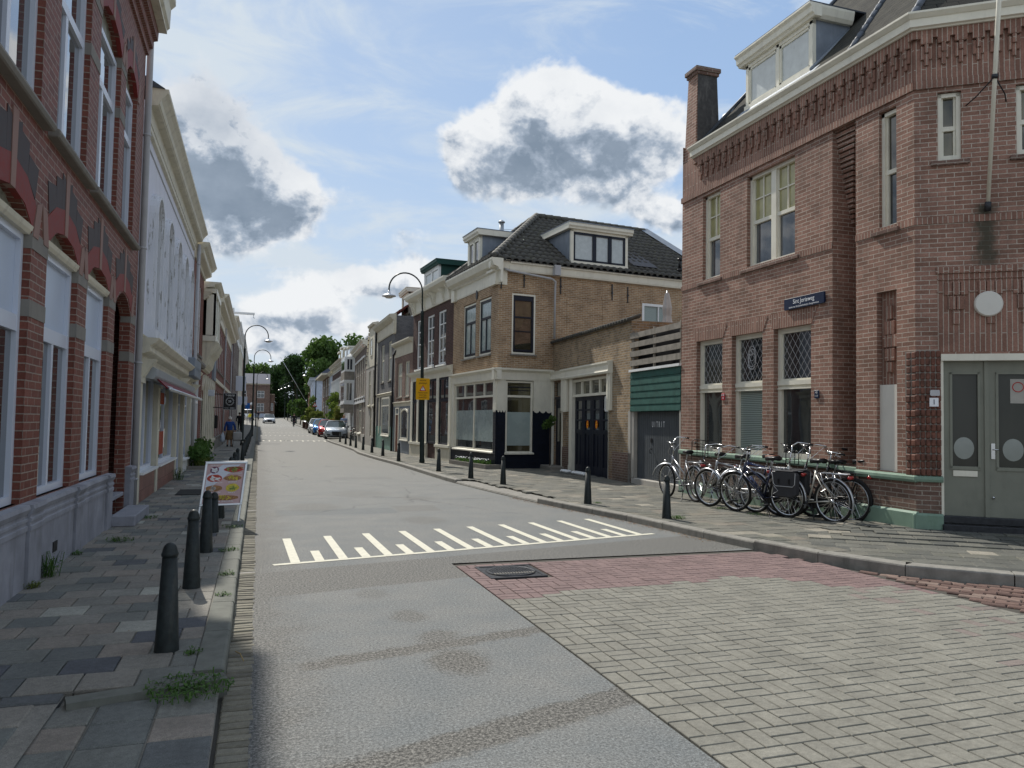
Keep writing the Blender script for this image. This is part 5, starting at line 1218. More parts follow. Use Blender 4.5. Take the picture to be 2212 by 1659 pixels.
for a,b,_c,_d in to:
    m=MB(); 
    for s in ((a+.06,a+.12,3.98,5.78),(b-.12,b-.06,3.98,5.78),(a+.12,b-.12,3.98,4.05),(a+.12,b-.12,5.70,5.78),(a+.12,b-.12,5.12,5.20)): m.fbox(FT1,*s,-.06,-.035)
    m.fbox(FT1,(a+b)/2-.03,(a+b)/2+.03,4.05,5.12,-.06,-.038); m.build('sash_frame','navy',T)
win(T,FT2,.50,1.36,3.88,5.88,-.0,'cream','glass_warm',.05,.1,sill=(.04,.08,.06),sm='stone_grey')
m=MB()
for s in ((.56,.62,3.96,5.82),(1.24,1.30,3.96,5.82),(.62,1.24,3.96,4.03),(.62,1.24,5.66,5.82),(.62,1.24,5.08,5.13),(.62,1.24,4.62,4.65)): m.fbox(FT2,*s,-.05,-.015)
m.build('sash_frame','navy',T)
o=win(T,FT2,5.62,6.78,4.9,5.95,.02,'white','blind',.09,.1,vs=[(6.33,5.0,5.9,.04)])
m=MB()
for u,v in ((.09,5.95),(.92,6.05),(2.3,5.95),(4.35,5.9),(5.0,5.86)):
    m.fbox(FT2,u-.018,u+.018,v+.05,v+.62,.015,.04); m.fbox(FT2,u-.03,u+.03,v+.28,v+.34,.015,.05)
m.build('wall_anchors','iron',T)
m=MB(); pts=[(1.98+.1*math.cos(t*.5236),6.08+.17*math.sin(t*.5236)) for t in range(12)]; m.prism(FT1,pts,0,.03); m.build('wall_ornament','iron',T)
# eaves and main cornice
m=MB(); m.mould(FT1,[(-.05,6.18),(.02,6.18),(.03,6.24),(.03,6.56),(.10,6.60),(.12,6.66),(.28,6.72),(.34,6.86),(.36,6.90),(.36,6.96),(-.05,6.96)],-.28,LT)
m.fbox(FT1,-.02,.55,6.14,6.56,0,.12); m.fbox(FT1,LT-.35,LT,6.14,6.56,0,.12); m.fbox(FT1,-.02,.60,6.56,6.64,0,.2)
m.mould(FT2,[(-.05,6.62),(.10,6.66),(.14,6.86),(.16,6.96),(-.05,6.96)],-.34,.35); m.fbox(FT2,-.03,.30,6.14,6.62,-.02,.03); m.build('cornice','cream',T)
m=MB(); m.mould(FT2,[(-.02,6.60),(.10,6.60),(.12,6.66),(.14,6.84),(.20,6.86),(.20,6.92),(-.02,6.92)],.35,9.2); m.build('gutter_board','cream',T)
m=MB(); m.tube([FT2(.15,6.66,.10),FT2(.3,6.60,.15),FT2(1.9,6.46,.16),FT2(2.04,6.38,.14),FT2(2.04,6.2,.12),FT2(2.04,4.45,.1)],.036,10); m.fbox(FT2,1.93,2.15,6.58,6.92,.14,.32)
m.build('downpipe','pipe_grey',T)
# roof
pe=[(7.15,23.6),(16.6,24.65)]; a0=Vector((7.05,23.55,6.96)); a1=Vector((16.6,24.55,6.96)); f1=Vector((6.65,28.5,6.96)); r0=Vector((10.3,28.3,9.78)); r1=Vector((15.4,28.9,9.78))
tile_roof([a0,a1,r1,r0],'roof_tiles','tile_roof_dark',T); tile_roof([f1,a0,r0,r0-Vector((.01,.0,0))],'roof_tiles','tile_roof_dark',T)
m=MB(); m.poly([a0-Vector((0,0,.06)),a1-Vector((0,0,.06)),r1-Vector((0,0,.06)),r0-Vector((0,0,.06))]); m.poly([f1-Vector((0,0,.06)),a0-Vector((0,0,.06)),r0-Vector((0,0,.06))]); m.poly([a1,r1,(15.4,32.5,6.96),(16.6,32.5,6.96)]); m.poly([f1,r0,r1,(15.4,33,6.9),(6.6,33,6.9)]); m.build('roof','dormer_dark',T,recalc=False)
m=MB(); ridge(m,a0+Vector((.05,.05,.05)),r0+Vector((0,0,.08)),.10); ridge(m,f1+Vector((.05,-.3,.05)),r0+Vector((0,0,.08)),.10); ridge(m,r0+Vector((0,0,.08)),r1+Vector((0,0,.08)),.10); m.build('ridge_tiles','tile_roof_dark',T)
m=MB(); m.quad(a1+Vector((-.25,0,.1)),a1+Vector((.1,0,.12)),r1+Vector((.15,0,.2)),r1+Vector((-.2,0,.15))); m.build('verge_flashing','lead',T,recalc=False)
m=MB(); m.tube([(8.75,28.0,8.2),(8.75,28.0,9.35)],.09,12); m.lathe([(.13,9.35),(.14,9.38),(.05,9.45)],(8.75,28,0),12); m.tube([(8.75,28,9.1),(7.6,27.4,8.5)],.008,4); m.tube([(8.75,28,9.1),(9.9,28.2,9.2)],.008,4); m.build('flue','zinc',T)
def dormer(par,F,u0,u1,z0,z1,dep,front='cream',cheek='lead',win_=None,ov=.15,rt='cream',cap='lead',divs=(.5,),gm='curtain',fm=None,label=None):
    m=MB(); m.fbox(F,u0,u1,z0,z0+.08,-.1,.02); m.fbox(F,u0,u0+.1,z0,z1,-.1,0); m.fbox(F,u1-.1,u1,z0,z1,-.1,0); m.fbox(F,u0,u1,z1-.08,z1,-.1,0)
    d=m.build('dormer',front,par)
    if label: d['label']=label
    n=len(divs)+1; m=MB()
    for k_ in range(n):
        a=u0+.1+(u1-u0-.2)*([0]+list(divs)+[1])[k_]; b=u0+.1+(u1-u0-.2)*([0]+list(divs)+[1])[k_+1]
        for s in ((a,a+.07,z0+.08,z1-.08),(b-.07,b,z0+.08,z1-.08),(a,b,z0+.08,z0+.16),(a,b,z1-.16,z1-.08)): m.fbox(F,*s,-.08,-.01)
    m.build('casement',fm or front,d)
    m=MB(); m.fbox(F,u0+.05,u1-.05,z0+.05,z1-.05,-.07,-.05); m.build('pane',gm,d)
    m=MB()
    for u in (u0+.01,u1-.01): m.poly([F(u,z0,-.1),F(u,z1,-.1),F(u,z1,-dep),F(u,z0,-.1-.05)])
    m.build('cheeks',cheek,d,recalc=False)
    m=MB(); m.mould(F,[(-dep,z1),(ov*.6,z1),(ov*.7,z1+.05),(ov,z1+.1),(ov,z1+.2),(-dep,z1+.2)],u0-ov,u1+ov); m.build('dormer_eaves',rt,d)
    m=MB(); m.fbox(F,u0-ov-.01,u1+ov+.01,z1+.201,z1+.23,-dep,ov+.02); m.build('dormer_roof',cap,d); return d
FD1=Fr((7.50,23.8),(7.12,28.3),-1); dormer(T,FD1,2.2,3.45,7.17,8.27,1.5,cheek='lead',gm='glass_up',label='small dormer over the street front with blue-grey cheek')
FD2=Fr((7.33,23.78),(16.5,24.75),1); d2=dormer(T,FD2,2.72,5.02,7.12,8.30,2.8,divs=(.40,.7),gm='curtain',fm='navy',cap='lead',label='wide dormer with black window frames on the side roof')
m=MB(); m.poly([FD2(2.0,7.05,-.0),FD2(2.95,8.5,-1.9),FD2(2.97,8.5,-1.85),FD2(2.97,7.3,-.1)]); 
m=MB()
P=[(5.6,.45),(7.05,.0),(6.35,1.15),(5.6,1.2)]
sl_=lambda u,h: FT2(u,0,0).lerp(FT2(u,0,0),0)+Vector((0,0,0))
def onroof(u,t): e=a0.lerp(a1,u/9.2); return e+Vector((-.1*t,4.75*t,2.82*t))+Vector((0,-.05,.09))
m.poly([onroof(5.45,.10),onroof(6.45,.10),onroof(6.45,.42),onroof(5.45,.42)]); m.build('solar_panel','solar',T,recalc=False)
m=MB(); b=onroof(7.45,.12); m.tube([b,b+Vector((0,0,.42))],.055,10); m.tube([b+Vector((0,0,.34)),b+Vector((0,0,.42))],.09,10); m.tube([b-Vector((.12,.05,.05)),b+Vector((.12,-.05,.02))],.06,6); m.build('roof_vent','black_paint',T)
# shopfront: cream posts and beam, navy tiles
m=MB(); m.mould(FT1,[(-.1,3.0),(.05,3.0),(.07,3.26),(.16,3.33),(.16,3.38),(-.1,3.40)],-.15,LT); m.mould(FT2,[(-.1,3.0),(.05,3.0),(.07,3.26),(.16,3.33),(.16,3.38),(-.1,3.40)],-.15,2.02)
for a,b in ((0,.25),(LT-.3,LT)): m.fbox(FT1,a,b,2.0 if a==0 else .65,3.0,-.1,.04)
for a,b in ((0,.30),(1.32,2.02)): m.fbox(FT2,a,b,2.0,3.0,-.1,.04)
m.build('shopfront','cream',T)
m=MB(); m.fbox(FT1,0,.24,.05,2.0,-.1,.03); m.fbox(FT1,.24,LT,.05,.62,-.1,.03); m.fbox(FT2,0,.30,.05,2.0,-.1,.032); m.fbox(FT2,.3,1.32,.05,.6,-.1,.03); m.fbox(FT2,1.32,2.0,.05,2.0,-.1,.03); m.build('tiled_base','tiles_navy',T)
m=MB()
for F,a,b in ((FT1,0,.25),(FT2,0,.3),(FT2,1.32,2.02)):
    for k_ in range(3): u=a+(b-a)*(k_+.5)/3; w=(b-a)/6*.9; m.prism(F,[(u-w,2.0),(u-w*.6,1.95),(u,1.93),(u+w*.6,1.95),(u+w,2.0)],.0,.038)
m.build('scalloped_edge','cream',T)
o=win(T,FT1,.25,LT-.32,.62,3.0,-.0,'cream','glass',.07,.09,hs=[(2.48,.07)],vs=[(2.18,.66,2.45,.06),(1.2,2.5,2.95,.06),(2.18,2.5,2.95,.06),(3.15,2.5,2.95,.06)])
m=MB(); m.fbox(FT1,.33,LT-.4,.95,2.02,-.050,-.0445); m.build('frosted_film','frosted',o)
o=win(T,FT2,.32,1.30,.60,2.98,-.0,'cream','glass_warm',.06,.09,hs=[(2.47,.07)])
m=MB(); m.fbox(FT2,.38,1.24,.85,1.95,-.050,-.0445); m.build('frosted_film','frosted',o)
m=MB(); m.fbox(FT2,.38,1.24,2.76,2.79,-.05,-.04); m.fbox(FT2,.38,1.24,2.66,2.68,-.05,-.04); m.build('louvre','navy',o)
m=MB(); m.mould(FT1,[(0,.58),(.08,.58),(.08,.62),(0,.65)],.2,LT-.25); m.mould(FT2,[(0,.56),(.08,.56),(.08,.60),(0,.63)],.28,1.34); m.build('shop_sills','cream',T)
# ---- low wing with the garage doors
X=empty('garage_wing',(9.3,21,.1),0,'low yellow-brown brick wall with navy folding garage doors and a tiled coping','garage')
m=MB(); wall(m,FX,0,LX,.05,4.3,[(.10,1.08,.05,3.0),(1.98,4.82,.05,2.95)],.14); m.quad(FX(LX,0),FX(LX,4.3),FX(LX,4.3,-4),FX(LX,0,-4)); m.quad(FX(0,4.29),FX(LX,4.29),FX(LX,4.29,-.3),FX(0,4.29,-.3)); m.quad(FX(0,3,-.3),FX(LX,3,-.3),FX(LX,4.3,-.3),FX(0,4.3,-.3))
m.build('wall','brick_tan_low',X,recalc=False)
m=MB(); m.fbox(FX,1.08,1.7,.05,.85,0,.02); m.fbox(FX,5.15,LX,.05,.85,0,.02); m.build('dark_brick_base','brick_dordt_dark',X)
m=MB(); random.seed(4)
for i in range(34):
    u=.0+i*.186; m.prism(F_side(FX,u,0),[(.09,4.28),(.11,4.30),(-.25,4.44),(-.27,4.38)],0,.10); m.tube([FX(u+.14,4.31,.12),FX(u+.14,4.45,-.26)],.05,6)
m.build('coping_tiles','tile_roof_dark',X)
m=MB(); m.mould(FX,[(-.02,3.02),(.10,3.02),(.14,3.06),(.12,3.2),(.16,3.30),(-.02,3.34)],.02,1.4); 
m.fbox(FX,1.02,1.32,2.0,3.02,-.02,.06); m.fbox(FX,.0,.12,.05,3.02,-.02,.05); m.fbox(FX,1.0,1.08,.05,3.0,-.1,.03)
m.mould(FX,[(-.02,3.0),(.14,3.0),(.16,3.05),(.14,3.08),(.14,3.22),(.18,3.28),(.18,3.32),(-.02,3.36)],1.12+.1,5.1)
for a,b in ((1.25,1.60),(4.84,5.08)): m.fbox(FX,a,b,1.98,3.0,-.02,.08); m.fbox(FX,a+.1,b-.1,1.96,3.0,-.02,.10)
m.fbox(FX,1.72,1.99,.3,3.0,-.12,.03); m.fbox(FX,1.72,1.99,.05,.3,-.12,.05); m.fbox(FX,4.80,4.86,.05,2.95,-.12,.0)
m.fbox(FX,1.99,4.82,2.42,2.50,-.12,-.02); m.fbox(FX,1.99,4.82,2.88,2.96,-.12,-.01)
for u in (2.67,3.36,4.08): m.fbox(FX,u-.04,u+.04,2.5,2.9,-.12,-.03)
m.build('door_surround','cream',X)
m=MB(); m.fbox(FX,1.99,4.82,2.5,2.88,-.1,-.09); m.build('transom_pane','glass_warm',X)
g_=MB()
for k_ in range(4):
    a=1.99+k_*.7075; b=a+.7075-.012
    g_.fbox(FX,a,a+.13,.07,2.42,-.13,-.08); g_.fbox(FX,b-.13,b,.07,2.42,-.13,-.08)
    for z0,z1 in ((.07,.35),(1.3,1.42),(1.68,1.73),(1.99,2.04),(2.3,2.42)): g_.fbox(FX,a+.13,b-.13,z0,z1,-.13,-.085)
    g_.fbox(FX,a+.13,b-.13,.3,1.35,-.13,-.11); g_.fbox(FX,a+.30,a+.40,.35,1.25,-.12,-.095)
gd=g_.build('garage_doors','navy',X)
m=MB(); m.fbox(FX,2.0,4.8,1.35,2.36,-.125,-.115); m.build('pane','glass',gd)
for u in (3.05,3.76):
    st=MB(); st.prism(FX,[(u+.085*math.cos(t*.314),1.58+.12*math.sin(t*.314)) for t in range(20)],-.084,-.080); s_=st.build('warning_sticker','sign_yellow',gd); st=MB(); st.tube([FX(u+.085*math.cos(t*.314),1.58+.12*math.sin(t*.314),-.079) for t in range(20)],.006,5,closed=True); 
    for z in (1.54,1.62): st.fbox(FX,u-.05,u+.05,z-.012,z+.012,-.081,-.078)
    st.build('sticker_print','sign_red',gd)
m=MB(); 
for s in ((4.42,4.47,1.95,2.38),(4.72,4.77,1.95,2.38),(4.42,4.77,1.95,2.0),(4.42,4.77,2.33,2.38)): m.fbox(FX,*s,-.08,-.05)
m.build('white_frame','white',gd)
m=MB(); m.fbox(FX,.14,.98,.07,2.4,-.13,-.09); m.fbox(FX,.2,.3,.3,2.2,-.1,-.08); m.fbox(FX,.8,.9,.3,2.2,-.1,-.08); m.fbox(FX,.14,.98,2.4,2.48,-.12,-.05); d_=m.build('side_door','navy',X); m=MB(); m.fbox(FX,.3,.8,1.0,2.1,-.094,-.088); m.fbox(FX,.16,.96,2.5,2.95,-.1,-.09); m.build('pane','glass_warm',d_)
m=MB(); m.fbox(FX,-.1,1.25,.05,.22,-.1,.45); tag(m.build('doorstep','stone_grey',X,bevel=.02))
m=MB(); m.fbox(FX,LX-.14,LX,.05,1.95,-.05,.02); m.build('corner_post','render_grey',X)
# ---- gateway with slatted screen
U=empty('gateway',(9.1,16.5,.1),0,'grey plank gateway marked UITRIT below green boards and weathered slats','gate')
m=MB(); m.quad(FUI(0,0,-.2),FUI(LU,0,-.2),FUI(LU,4,-.2),FUI(0,4,-.2)); m.quad(FUI(0,0,-.02),FUI(0,3,-.02),FUI(0,3,-.4),FUI(0,0,-.4)); m.build('backing','black_paint',U,recalc=False)
g_=MB()
n=21
for i in range(n): a=.16+i*(LU-.22)/n; g_.fbox(FUI,a+.004,a+(LU-.22)/n-.004,.24,1.92,-.14,-.10)
g_.fbox(FUI,.16,LU-.06,.24,1.92,-.16,-.135); gt=g_.build('plank_door','gate_grey',U,bevel=.004)
m=MB(); m.tube([FUI(.98,1.0,-.1),FUI(.98,1.0,-.04),FUI(.98,.92,-.04),FUI(1.04,.9,-.04)],.012,6); m.fbox(FUI,.92,1.0,1.16,1.26,-.1,-.085); m.build('latch','black_paint',gt)
for q,ch_ in enumerate('UITRIT'): text('lettering',ch_,FUI,1.02+q*.115,1.60,-.094,.20,'letter_white',gt,sx=.62)
m=MB(); m.fbox(FUI,0,LU,.02,.24,-.3,.0); m.build('threshold','render_grey',U,bevel=.02)
m=MB(); m.fbox(FUI,.0,.15,.24,1.95,-.2,.0); m.fbox(FUI,LU-.06,LU,.24,2.0,-.12,.02); m.build('gate_posts','render_grey',U)
m=MB()
for i in range(6): z=1.93+i*.168; m.prism(F_side(FUI,-.01,0),[(-.02,z),(.03,z),(.03,z+.02),(.018,z+.162),(-.02,z+.162)],0,LU+.01)
m.build('green_boards','green_board',U)
m=MB(); m.fbox(FUI,-.02,LU,2.94,3.0,-.1,.07); m.build('white_rail','white',U)
for i in range(4):
    z=3.10+i*.235; m=MB(); P_=[FUI(u,z+dz-.0*u,w) for u in (-.05,LU) for dz in (0,.14) for w in (-.01,.02)]; m.add(P_,[(0,1,3,2),(4,6,7,5),(0,4,5,1),(2,3,7,6),(0,2,6,4),(1,5,7,3)]); m.build('slat','wood_old',U)
m=MB(); 
for u in (.02,1.18,LU-.1): m.fbox(FUI,u,u+.06,3.0,4.0,-.06,-.012)
m.build('slat_posts','wood_old',U)
sh=empty('parasol',(12.55,22.4,4.3),0,'folded white parasol standing on the roof terrace before the small window','parasol')
m=MB(); m.tube([(11.9,20.8,4.2),(11.9,20.8,5.75)],.02,8); m.build('pole','alu',sh); m=MB(); random.seed(8)
vs=[];fs=[]; N=14
for i,(r_,z) in enumerate([(.05,5.68),(.08,5.5),(.12,5.2),(.10,4.95),(.16,4.6),(.18,4.45)]):
    for j in range(N): rr=r_*(1+.3*(j%2)); vs.append((11.9+rr*math.cos(2*math.pi*j/N),20.8+rr*math.sin(2*math.pi*j/N),z))
for i in range(5):
    for j in range(N): fs.append((i*N+j,i*N+(j+1)%N,(i+1)*N+(j+1)%N,(i+1)*N+j))
m.add(vs,fs,0,.5); m.build('canopy','sun_cloth',sh)
# ---- row
FR1=Fr((6.98,28.3),(6.55,34.1),-1)
h1=house('brown_house','dark purple-brown brick house with three white sash windows over a cream shopfront',FR1,0,FR1.L,6.35,'brick_purple',[dict(w=[(.95,1.95),(2.55,3.55),(4.15,5.15)],v=(3.9,6.05),kind='grid',sill=(.08,.1,.09),sm='white',gm='glass_up')],None,None,plinth=None)
m=MB(); F=FR1; L=F.L
m.mould(F,[(-.02,6.35),(.06,6.35),(.08,6.45),(.08,6.85),(.14,6.88),(.42,7.0),(.46,7.12),(.46,7.18),(-.02,7.2)],0,L)
for u in (.15,1.0,2.2,2.5,3.7,4.0,5.2,5.5): m.prism(F_side(F,u,0),[(.06,6.4),(.12,6.42),(.22,6.7),(.34,6.86),(.06,6.9)],0,.12)
m.build('cornice','cream',h1)
m=MB(); m.mould(F,[(-.02,3.35),(.06,3.35),(.08,3.55),(.22,3.64),(.25,3.74),(-.02,3.80)],-.0,L)
for a,b in ((0,.25),(1.55,1.85),(3.2,3.5),(4.5,4.75),(5.5,L)): m.fbox(F,a,b,.66,3.35,-.02,.08)
m.fbox(F,0,1.85,.60,.70,-.02,.14); m.fbox(F,3.2,L,.60,.70,-.02,.14)
m.build('shopfront','cream',h1)
m=MB(); m.fbox(F,0,1.85,.05,.6,-.02,.09); m.fbox(F,3.2,L,.05,.6,-.02,.09); m.build('base','render_cream',h1)
for a,b,z in ((.25,1.55,.7),(1.85,3.2,.7),(3.5,4.5,.12),(4.75,5.5,.7)): win(h1,F,a,b,z,3.33,.05,'navy','glass',.07,.05,hs=[(2.45,.12)],vs=[((a+b)/2,2.5,3.3,.05)])
FD3=Fr((7.35,28.3),(6.93,34.1),-1); dormer(h1,FD3,3.35,5.6,7.25,8.3,2.8,front='white',cheek='dormer_green',rt='dormer_green',cap='dormer_green',gm='curtain',label='dormer with dark green cheeks and eaves')
m=MB(); a_=Vector((6.8,28.4,7.15)); b_=Vector((6.35,34.1,7.15)); tile_roof([b_,a_,a_+Vector((3,.2,2.1)),b_+Vector((3,.2,2.1))],'roof_tiles','tile_roof_dark',h1); m.poly([b_,a_,a_+Vector((3,.2,2.0)),b_+Vector((3,.2,2.0))]); m.poly([a_+Vector((3,.2,2.0)),b_+Vector((3,.2,2.0)),b_+Vector((6,.2,0)),a_+Vector((6,.2,0))]); m.build('roof','dormer_dark',h1,recalc=False)
FR2=Fr((6.55,34.1),(6.4,38),-1)
h2=house('small_house','small low pinkish-brown brick house with a red-brown door and curved shop window',FR2,0,3.9,4.75,'brick_pinkbrown',[dict(w=[(.65,1.55),(2.2,3.15)],v=(2.75,4.4),kind='cross',fm='render_cream',sill=(.04,.06,.06),gm='curtain'),],None,None,deep=7)
m=MB(); m.mould(FR2,[(-.02,4.72),(.02,4.72),(.04,5.22),(.16,5.28),(.22,5.36),(.22,5.42),(-.02,5.42)],0,3.9); m.mould(FR2,[(0,2.3),(.03,2.3),(.05,2.42),(.1,2.48),(.1,2.52),(0,2.54)],0,3.9); m.build('cornice','render_cream',h2)
win(h2,FR2,.5,2.05,.75,2.2,.08,'cream','glass',.08,.05,rise=.2,name='shop_window',sill=(.06,.1,.07),sm='cream'); m=MB(); m.fbox(FR2,2.6,3.2,.12,1.9,0,.045); m.build('door','brown_leather',h2); m=MB(); m.fbox(FR2,2.5,2.6,.12,2.25,0,.07); m.fbox(FR2,3.2,3.3,.12,2.25,0,.07); m.fbox(FR2,2.6,3.2,1.9,1.96,0,.07); m.fbox(FR2,2.6,3.2,2.19,2.25,0,.07); m.build('door_frame','cream',h2)
m=MB(); m.fbox(FR2,.02,3.88,.1,2.3,0,.03); m.build('base','lead',h2)
FR3=Fr((6.4,38.0),(6.4,44.0),-1)
h3=house('grey_brick_house','tall blue-grey painted brick house with a cream parapet and green tiled base',FR3,0,6.0,6.1,'brick_grey',[dict(w=[(1.1,2.05),(3.5,4.5)],v=(3.7,5.75),kind='sash',fm='render_cream',sill=(.05,.06,.07),gm='curtain')],None,None)
m=MB(); m.mould(FR3,[(-.02,6.05),(.04,6.05),(.06,6.12),(.06,6.62),(.16,6.68),(.3,6.82),(.34,6.95),(-.02,7.0)],-.06,6.0); m.fbox(FR3,-.03,.35,5.98,6.65,-.02,.12); m.build('cornice','cream_old',h3)
m=MB(); m.fbox(FR3,-.02,.0,4.8,6.9,-3.5,-.02); m.build('side_wall','brick_grey',h3)
m=MB(); m.mould(FR3,[(0,2.9),(.04,2.9),(.06,3.0),(.12,3.05),(0,3.1)],.3,5.6); m.fbox(FR3,.3,.5,.9,2.9,0,.05); m.fbox(FR3,4.6,4.8,.9,2.9,0,.05); m.build('shop_trim','render_cream',h3)
win(h3,FR3,1.0,3.6,.85,2.85,.09,'cream','glass',.09,.06,hs=[(2.4,.07)],name='shop_window',sill=(.06,.12,.06),sm='cream'); m=MB(); m.fbox(FR3,0.02,5.95,.05,1.3,0,.03); m.build('tiled_base','tiles_green',h3)
FD4=Fr((7.2,38),(7.2,44),-1); dormer(h3,FD4,1.0,3.0,7.1,8.3,2.2,front='cream',cheek='render_cream',rt='cream',cap='cream_old',gm='glass_up',divs=())
m=MB(); a_=Vector((6.3,38.0,6.9)); b_=Vector((6.3,44,6.9)); tile_roof([b_,a_,a_+Vector((3,0,2.2)),b_+Vector((3,0,2.2))],'roof_tiles','tile_roof_red',h3)
FR4=Fr((6.4,44.05),(6.4,48.75),-1)
h4=house('yellow_gable_house','narrow grey rendered house with a yellowish stepped neck gable',FR4,0,4.7,4.9,'render_grey',[dict(w=[(.7,1.6),(2.5,3.4)],v=(2.55,4.6),kind='cross',fm='cream_old',sill=(.08,.1,.12),sm='cream_old',gm='curtain'),dict(w=[(.6,1.3),(1.9,2.6)],v=(.65,2.35),kind='cross',fm='cream_old')],None,None)
m=MB(); m.prism(FR4,[(0,4.85),(4.7,4.85),(4.4,5.2),(3.75,5.9),(3.45,6.6),(3.4,7.3),(1.3,7.3),(1.25,6.6),(.95,5.9),(.3,5.2)],-.25,.02); m.mould(FR4,[(-.2,7.3),(.12,7.3),(.16,7.42),(-.2,7.5)],1.2,3.5); m.build('neck_gable','voussoir_pale' if 0 else 'render_cream',h4)
win(h4,FR4,1.95,2.75,5.5,6.6,.06,'cream','glass',.07,.05,hs=[(6.05,.05)]); m=MB()
for k_ in range(9): m.prism(FR4,[(4.4-k_*.13,5.15+k_*.24),(4.55-k_*.13,5.2+k_*.24),(4.5-k_*.13,5.35+k_*.24),(4.35-k_*.13,5.35+k_*.24)],0,.08)
m.build('gable_scrolls','plate_yellow' if 0 else 'cream_old',h4)
m=MB(); m.poly([FR4(0,4.8),FR4(2.35,7.2),FR4(2.35,7.2,-8),FR4(0,4.8,-8)]); m.poly([FR4(4.7,4.8),FR4(2.35,7.2),FR4(2.35,7.2,-8),FR4(4.7,4.8,-8)]); m.build('roof','tile_roof_dark',h4,recalc=False)
dp=empty('downpipe',(6.3,44,.1),0,'tall black drainpipe between the grey brick house and the yellow gable house','drainpipe'); m=MB(); m.tube([(6.3,44.02,.08),(6.3,44.02,3.0),(6.28,43.98,3.1),(6.28,43.98,7.0)],.06,8); m.tube([(6.3,44.02,2.95),(6.3,44.02,3.05)],.08,8); m.build('pipe','black_paint',dp)
dp=empty('downpipe',(6.48,37.95,.1),0,'black drainpipe on the left edge of the small low brick house','drainpipe'); m=MB(); m.tube([(6.3,37.98,.08),(6.3,37.98,4.9)],.05,8); m.tube([(6.3,37.98,4.85),(6.4,37.6,5.1)],.05,8); m.build('pipe','black_paint',dp)
FR5=Fr((6.4,48.8),(6.86,58.9),-1)
h5=house('dark_brick_house','dark brown brick house with five tall close-set windows and white stone lintels',FR5,0,10.1,6.35,'brick_darkbrown',[dict(w=[(1.0+i*1.75,1.95+i*1.75) for i in range(5)],v=(3.2,5.7),kind='cross',sill=(.35,.1,.12),sm='white',gm='glass_up',fm='cream'),dict(w=[(3.0,5.2),(7.0,7.7)],v=(.75,2.75),kind='shop',fm='cream',sill=(.1,.15,.1),sm='cream'),dict(w=[(5.7,6.4),(1.2,2.2)],v=(.15,2.75),kind='door',fm='cream')],(.4,.4,'cream',.0),(1.6,'tile_roof_red',2.4),plinth=(.7,'render_grey'))
m=MB(); m.fbox(FR5,.8,9.3,5.72,5.84,0,.06); m.fbox(FR5,.3,9.8,2.78,2.95,0,.08)
for i in range(5): m.fbox(FR5,.82+i*1.75,.96+i*1.75,2.95,3.2,0,.06)
m.build('lintels','white',h5)
FR6=Fr((6.9,58.95),(7.02,67.7),-1)
h6=house('white_oriel_house','white house with a wooden oriel window panelled in brown hanging over the pavement',FR6,0,8.7,6.3,'white',[dict(w=[(4.6,5.4),(6.4,7.2)],v=(3.3,4.9),kind='cross'),dict(w=[(1.2,2.4),(4.6,5.4),(6.0,7.4)],v=(.6,2.5),kind='cross')],(.35,.35,'white',0),(1.2,'lead',1.6),plinth=(.5,'render_grey'))
o=MB(); e=h6['_e']
o.fbox(FR6,.5,3.6,5.2+e,6.35+e,0,.75); o.fbox(FR6,.5,3.6,2.75+e,4.55+e,0,.75); o.fbox(FR6,.45,3.65,4.4+e,4.55+e,0,.8); o.fbox(FR6,.45,3.65,2.68+e,2.8+e,0,.8)
ob=o.build('oriel','white',h6); m=MB(); m.fbox(FR6,.52,3.58,4.55+e,5.2+e,0,.76); m.fbox(FR6,.52,3.58,2.05+e,2.68+e,0,.74); m.build('brown_panels','wood_old',ob)
m=MB()
for z0,z1 in ((5.35,6.15),(3.0,4.3)):
    m.fbox(FR6,.7,1.9,z0+e,z1+e,.3,.762); m.fbox(FR6,2.1,3.3,z0+e,z1+e,.3,.762)
    m.fbox(FR6,.49,.495,z0+e,z1+e,.12,.62)
m.build('pane','glass_up',ob); m=MB()
for z0,z1 in ((5.3,6.2),(2.95,4.35)):
    for s in ((.485,.12,.18),(.485,.56,.62),(.485,.35,.4)): m.fbox(FR6,.48,.5,z0+e,z1+e,s[1],s[2])
m.build('oriel_frame','white',ob)
m=MB(); m.fbox(FR6,.6,2.6,6.8+e,7.9+e,-2.6,-1.0); m.build('dormer','dormer_dark',h6); m=MB(); m.fbox(FR6,.55,2.65,7.9+e,8.02+e,-2.6,-.9); m.fbox(FR6,.62,2.4,6.9+e,7.8+e,-1.0,-.97); m.build('dormer_eaves','white',h6)
FR7=Fr((7.03,67.75),(7.28,82),-1)
h7=house('white_row_house','long white row house with a dark frieze over closely spaced tall first-floor windows',FR7,0,14.2,6.35,'white',[dict(w=[(.7+i*1.7,1.6+i*1.7) for i in range(8)],v=(3.3,4.9),kind='sash'),dict(w=[(1.0+i*2.6,2.4+i*2.6) for i in range(5)],v=(.5,2.6),kind='cross')],(.45,.45,'cream_old',.2),(1.8,'tile_roof_dark',2.2),plinth=(.5,'render_grey'))
e=h7['_e']; m=MB(); m.fbox(FR7,.1,14.1,5.15+e,5.95+e,0,.03); m.fbox(FR7,.1,14.1,2.75+e,3.1+e,0,.04); m.build('brick_bands','brick_purple',h7)
m=MB(); m.fbox(FR7,0,14.2,2.62+e,2.75+e,0,.15)
for i in range(9): m.fbox(FR7,.32+i*1.7,.48+i*1.7,3.2+e,5.2+e,0,.12); m.fbox(FR7,.25+i*1.7,.55+i*1.7,5.1+e,5.3+e,0,.16)
m.build('pilasters','white',h7)
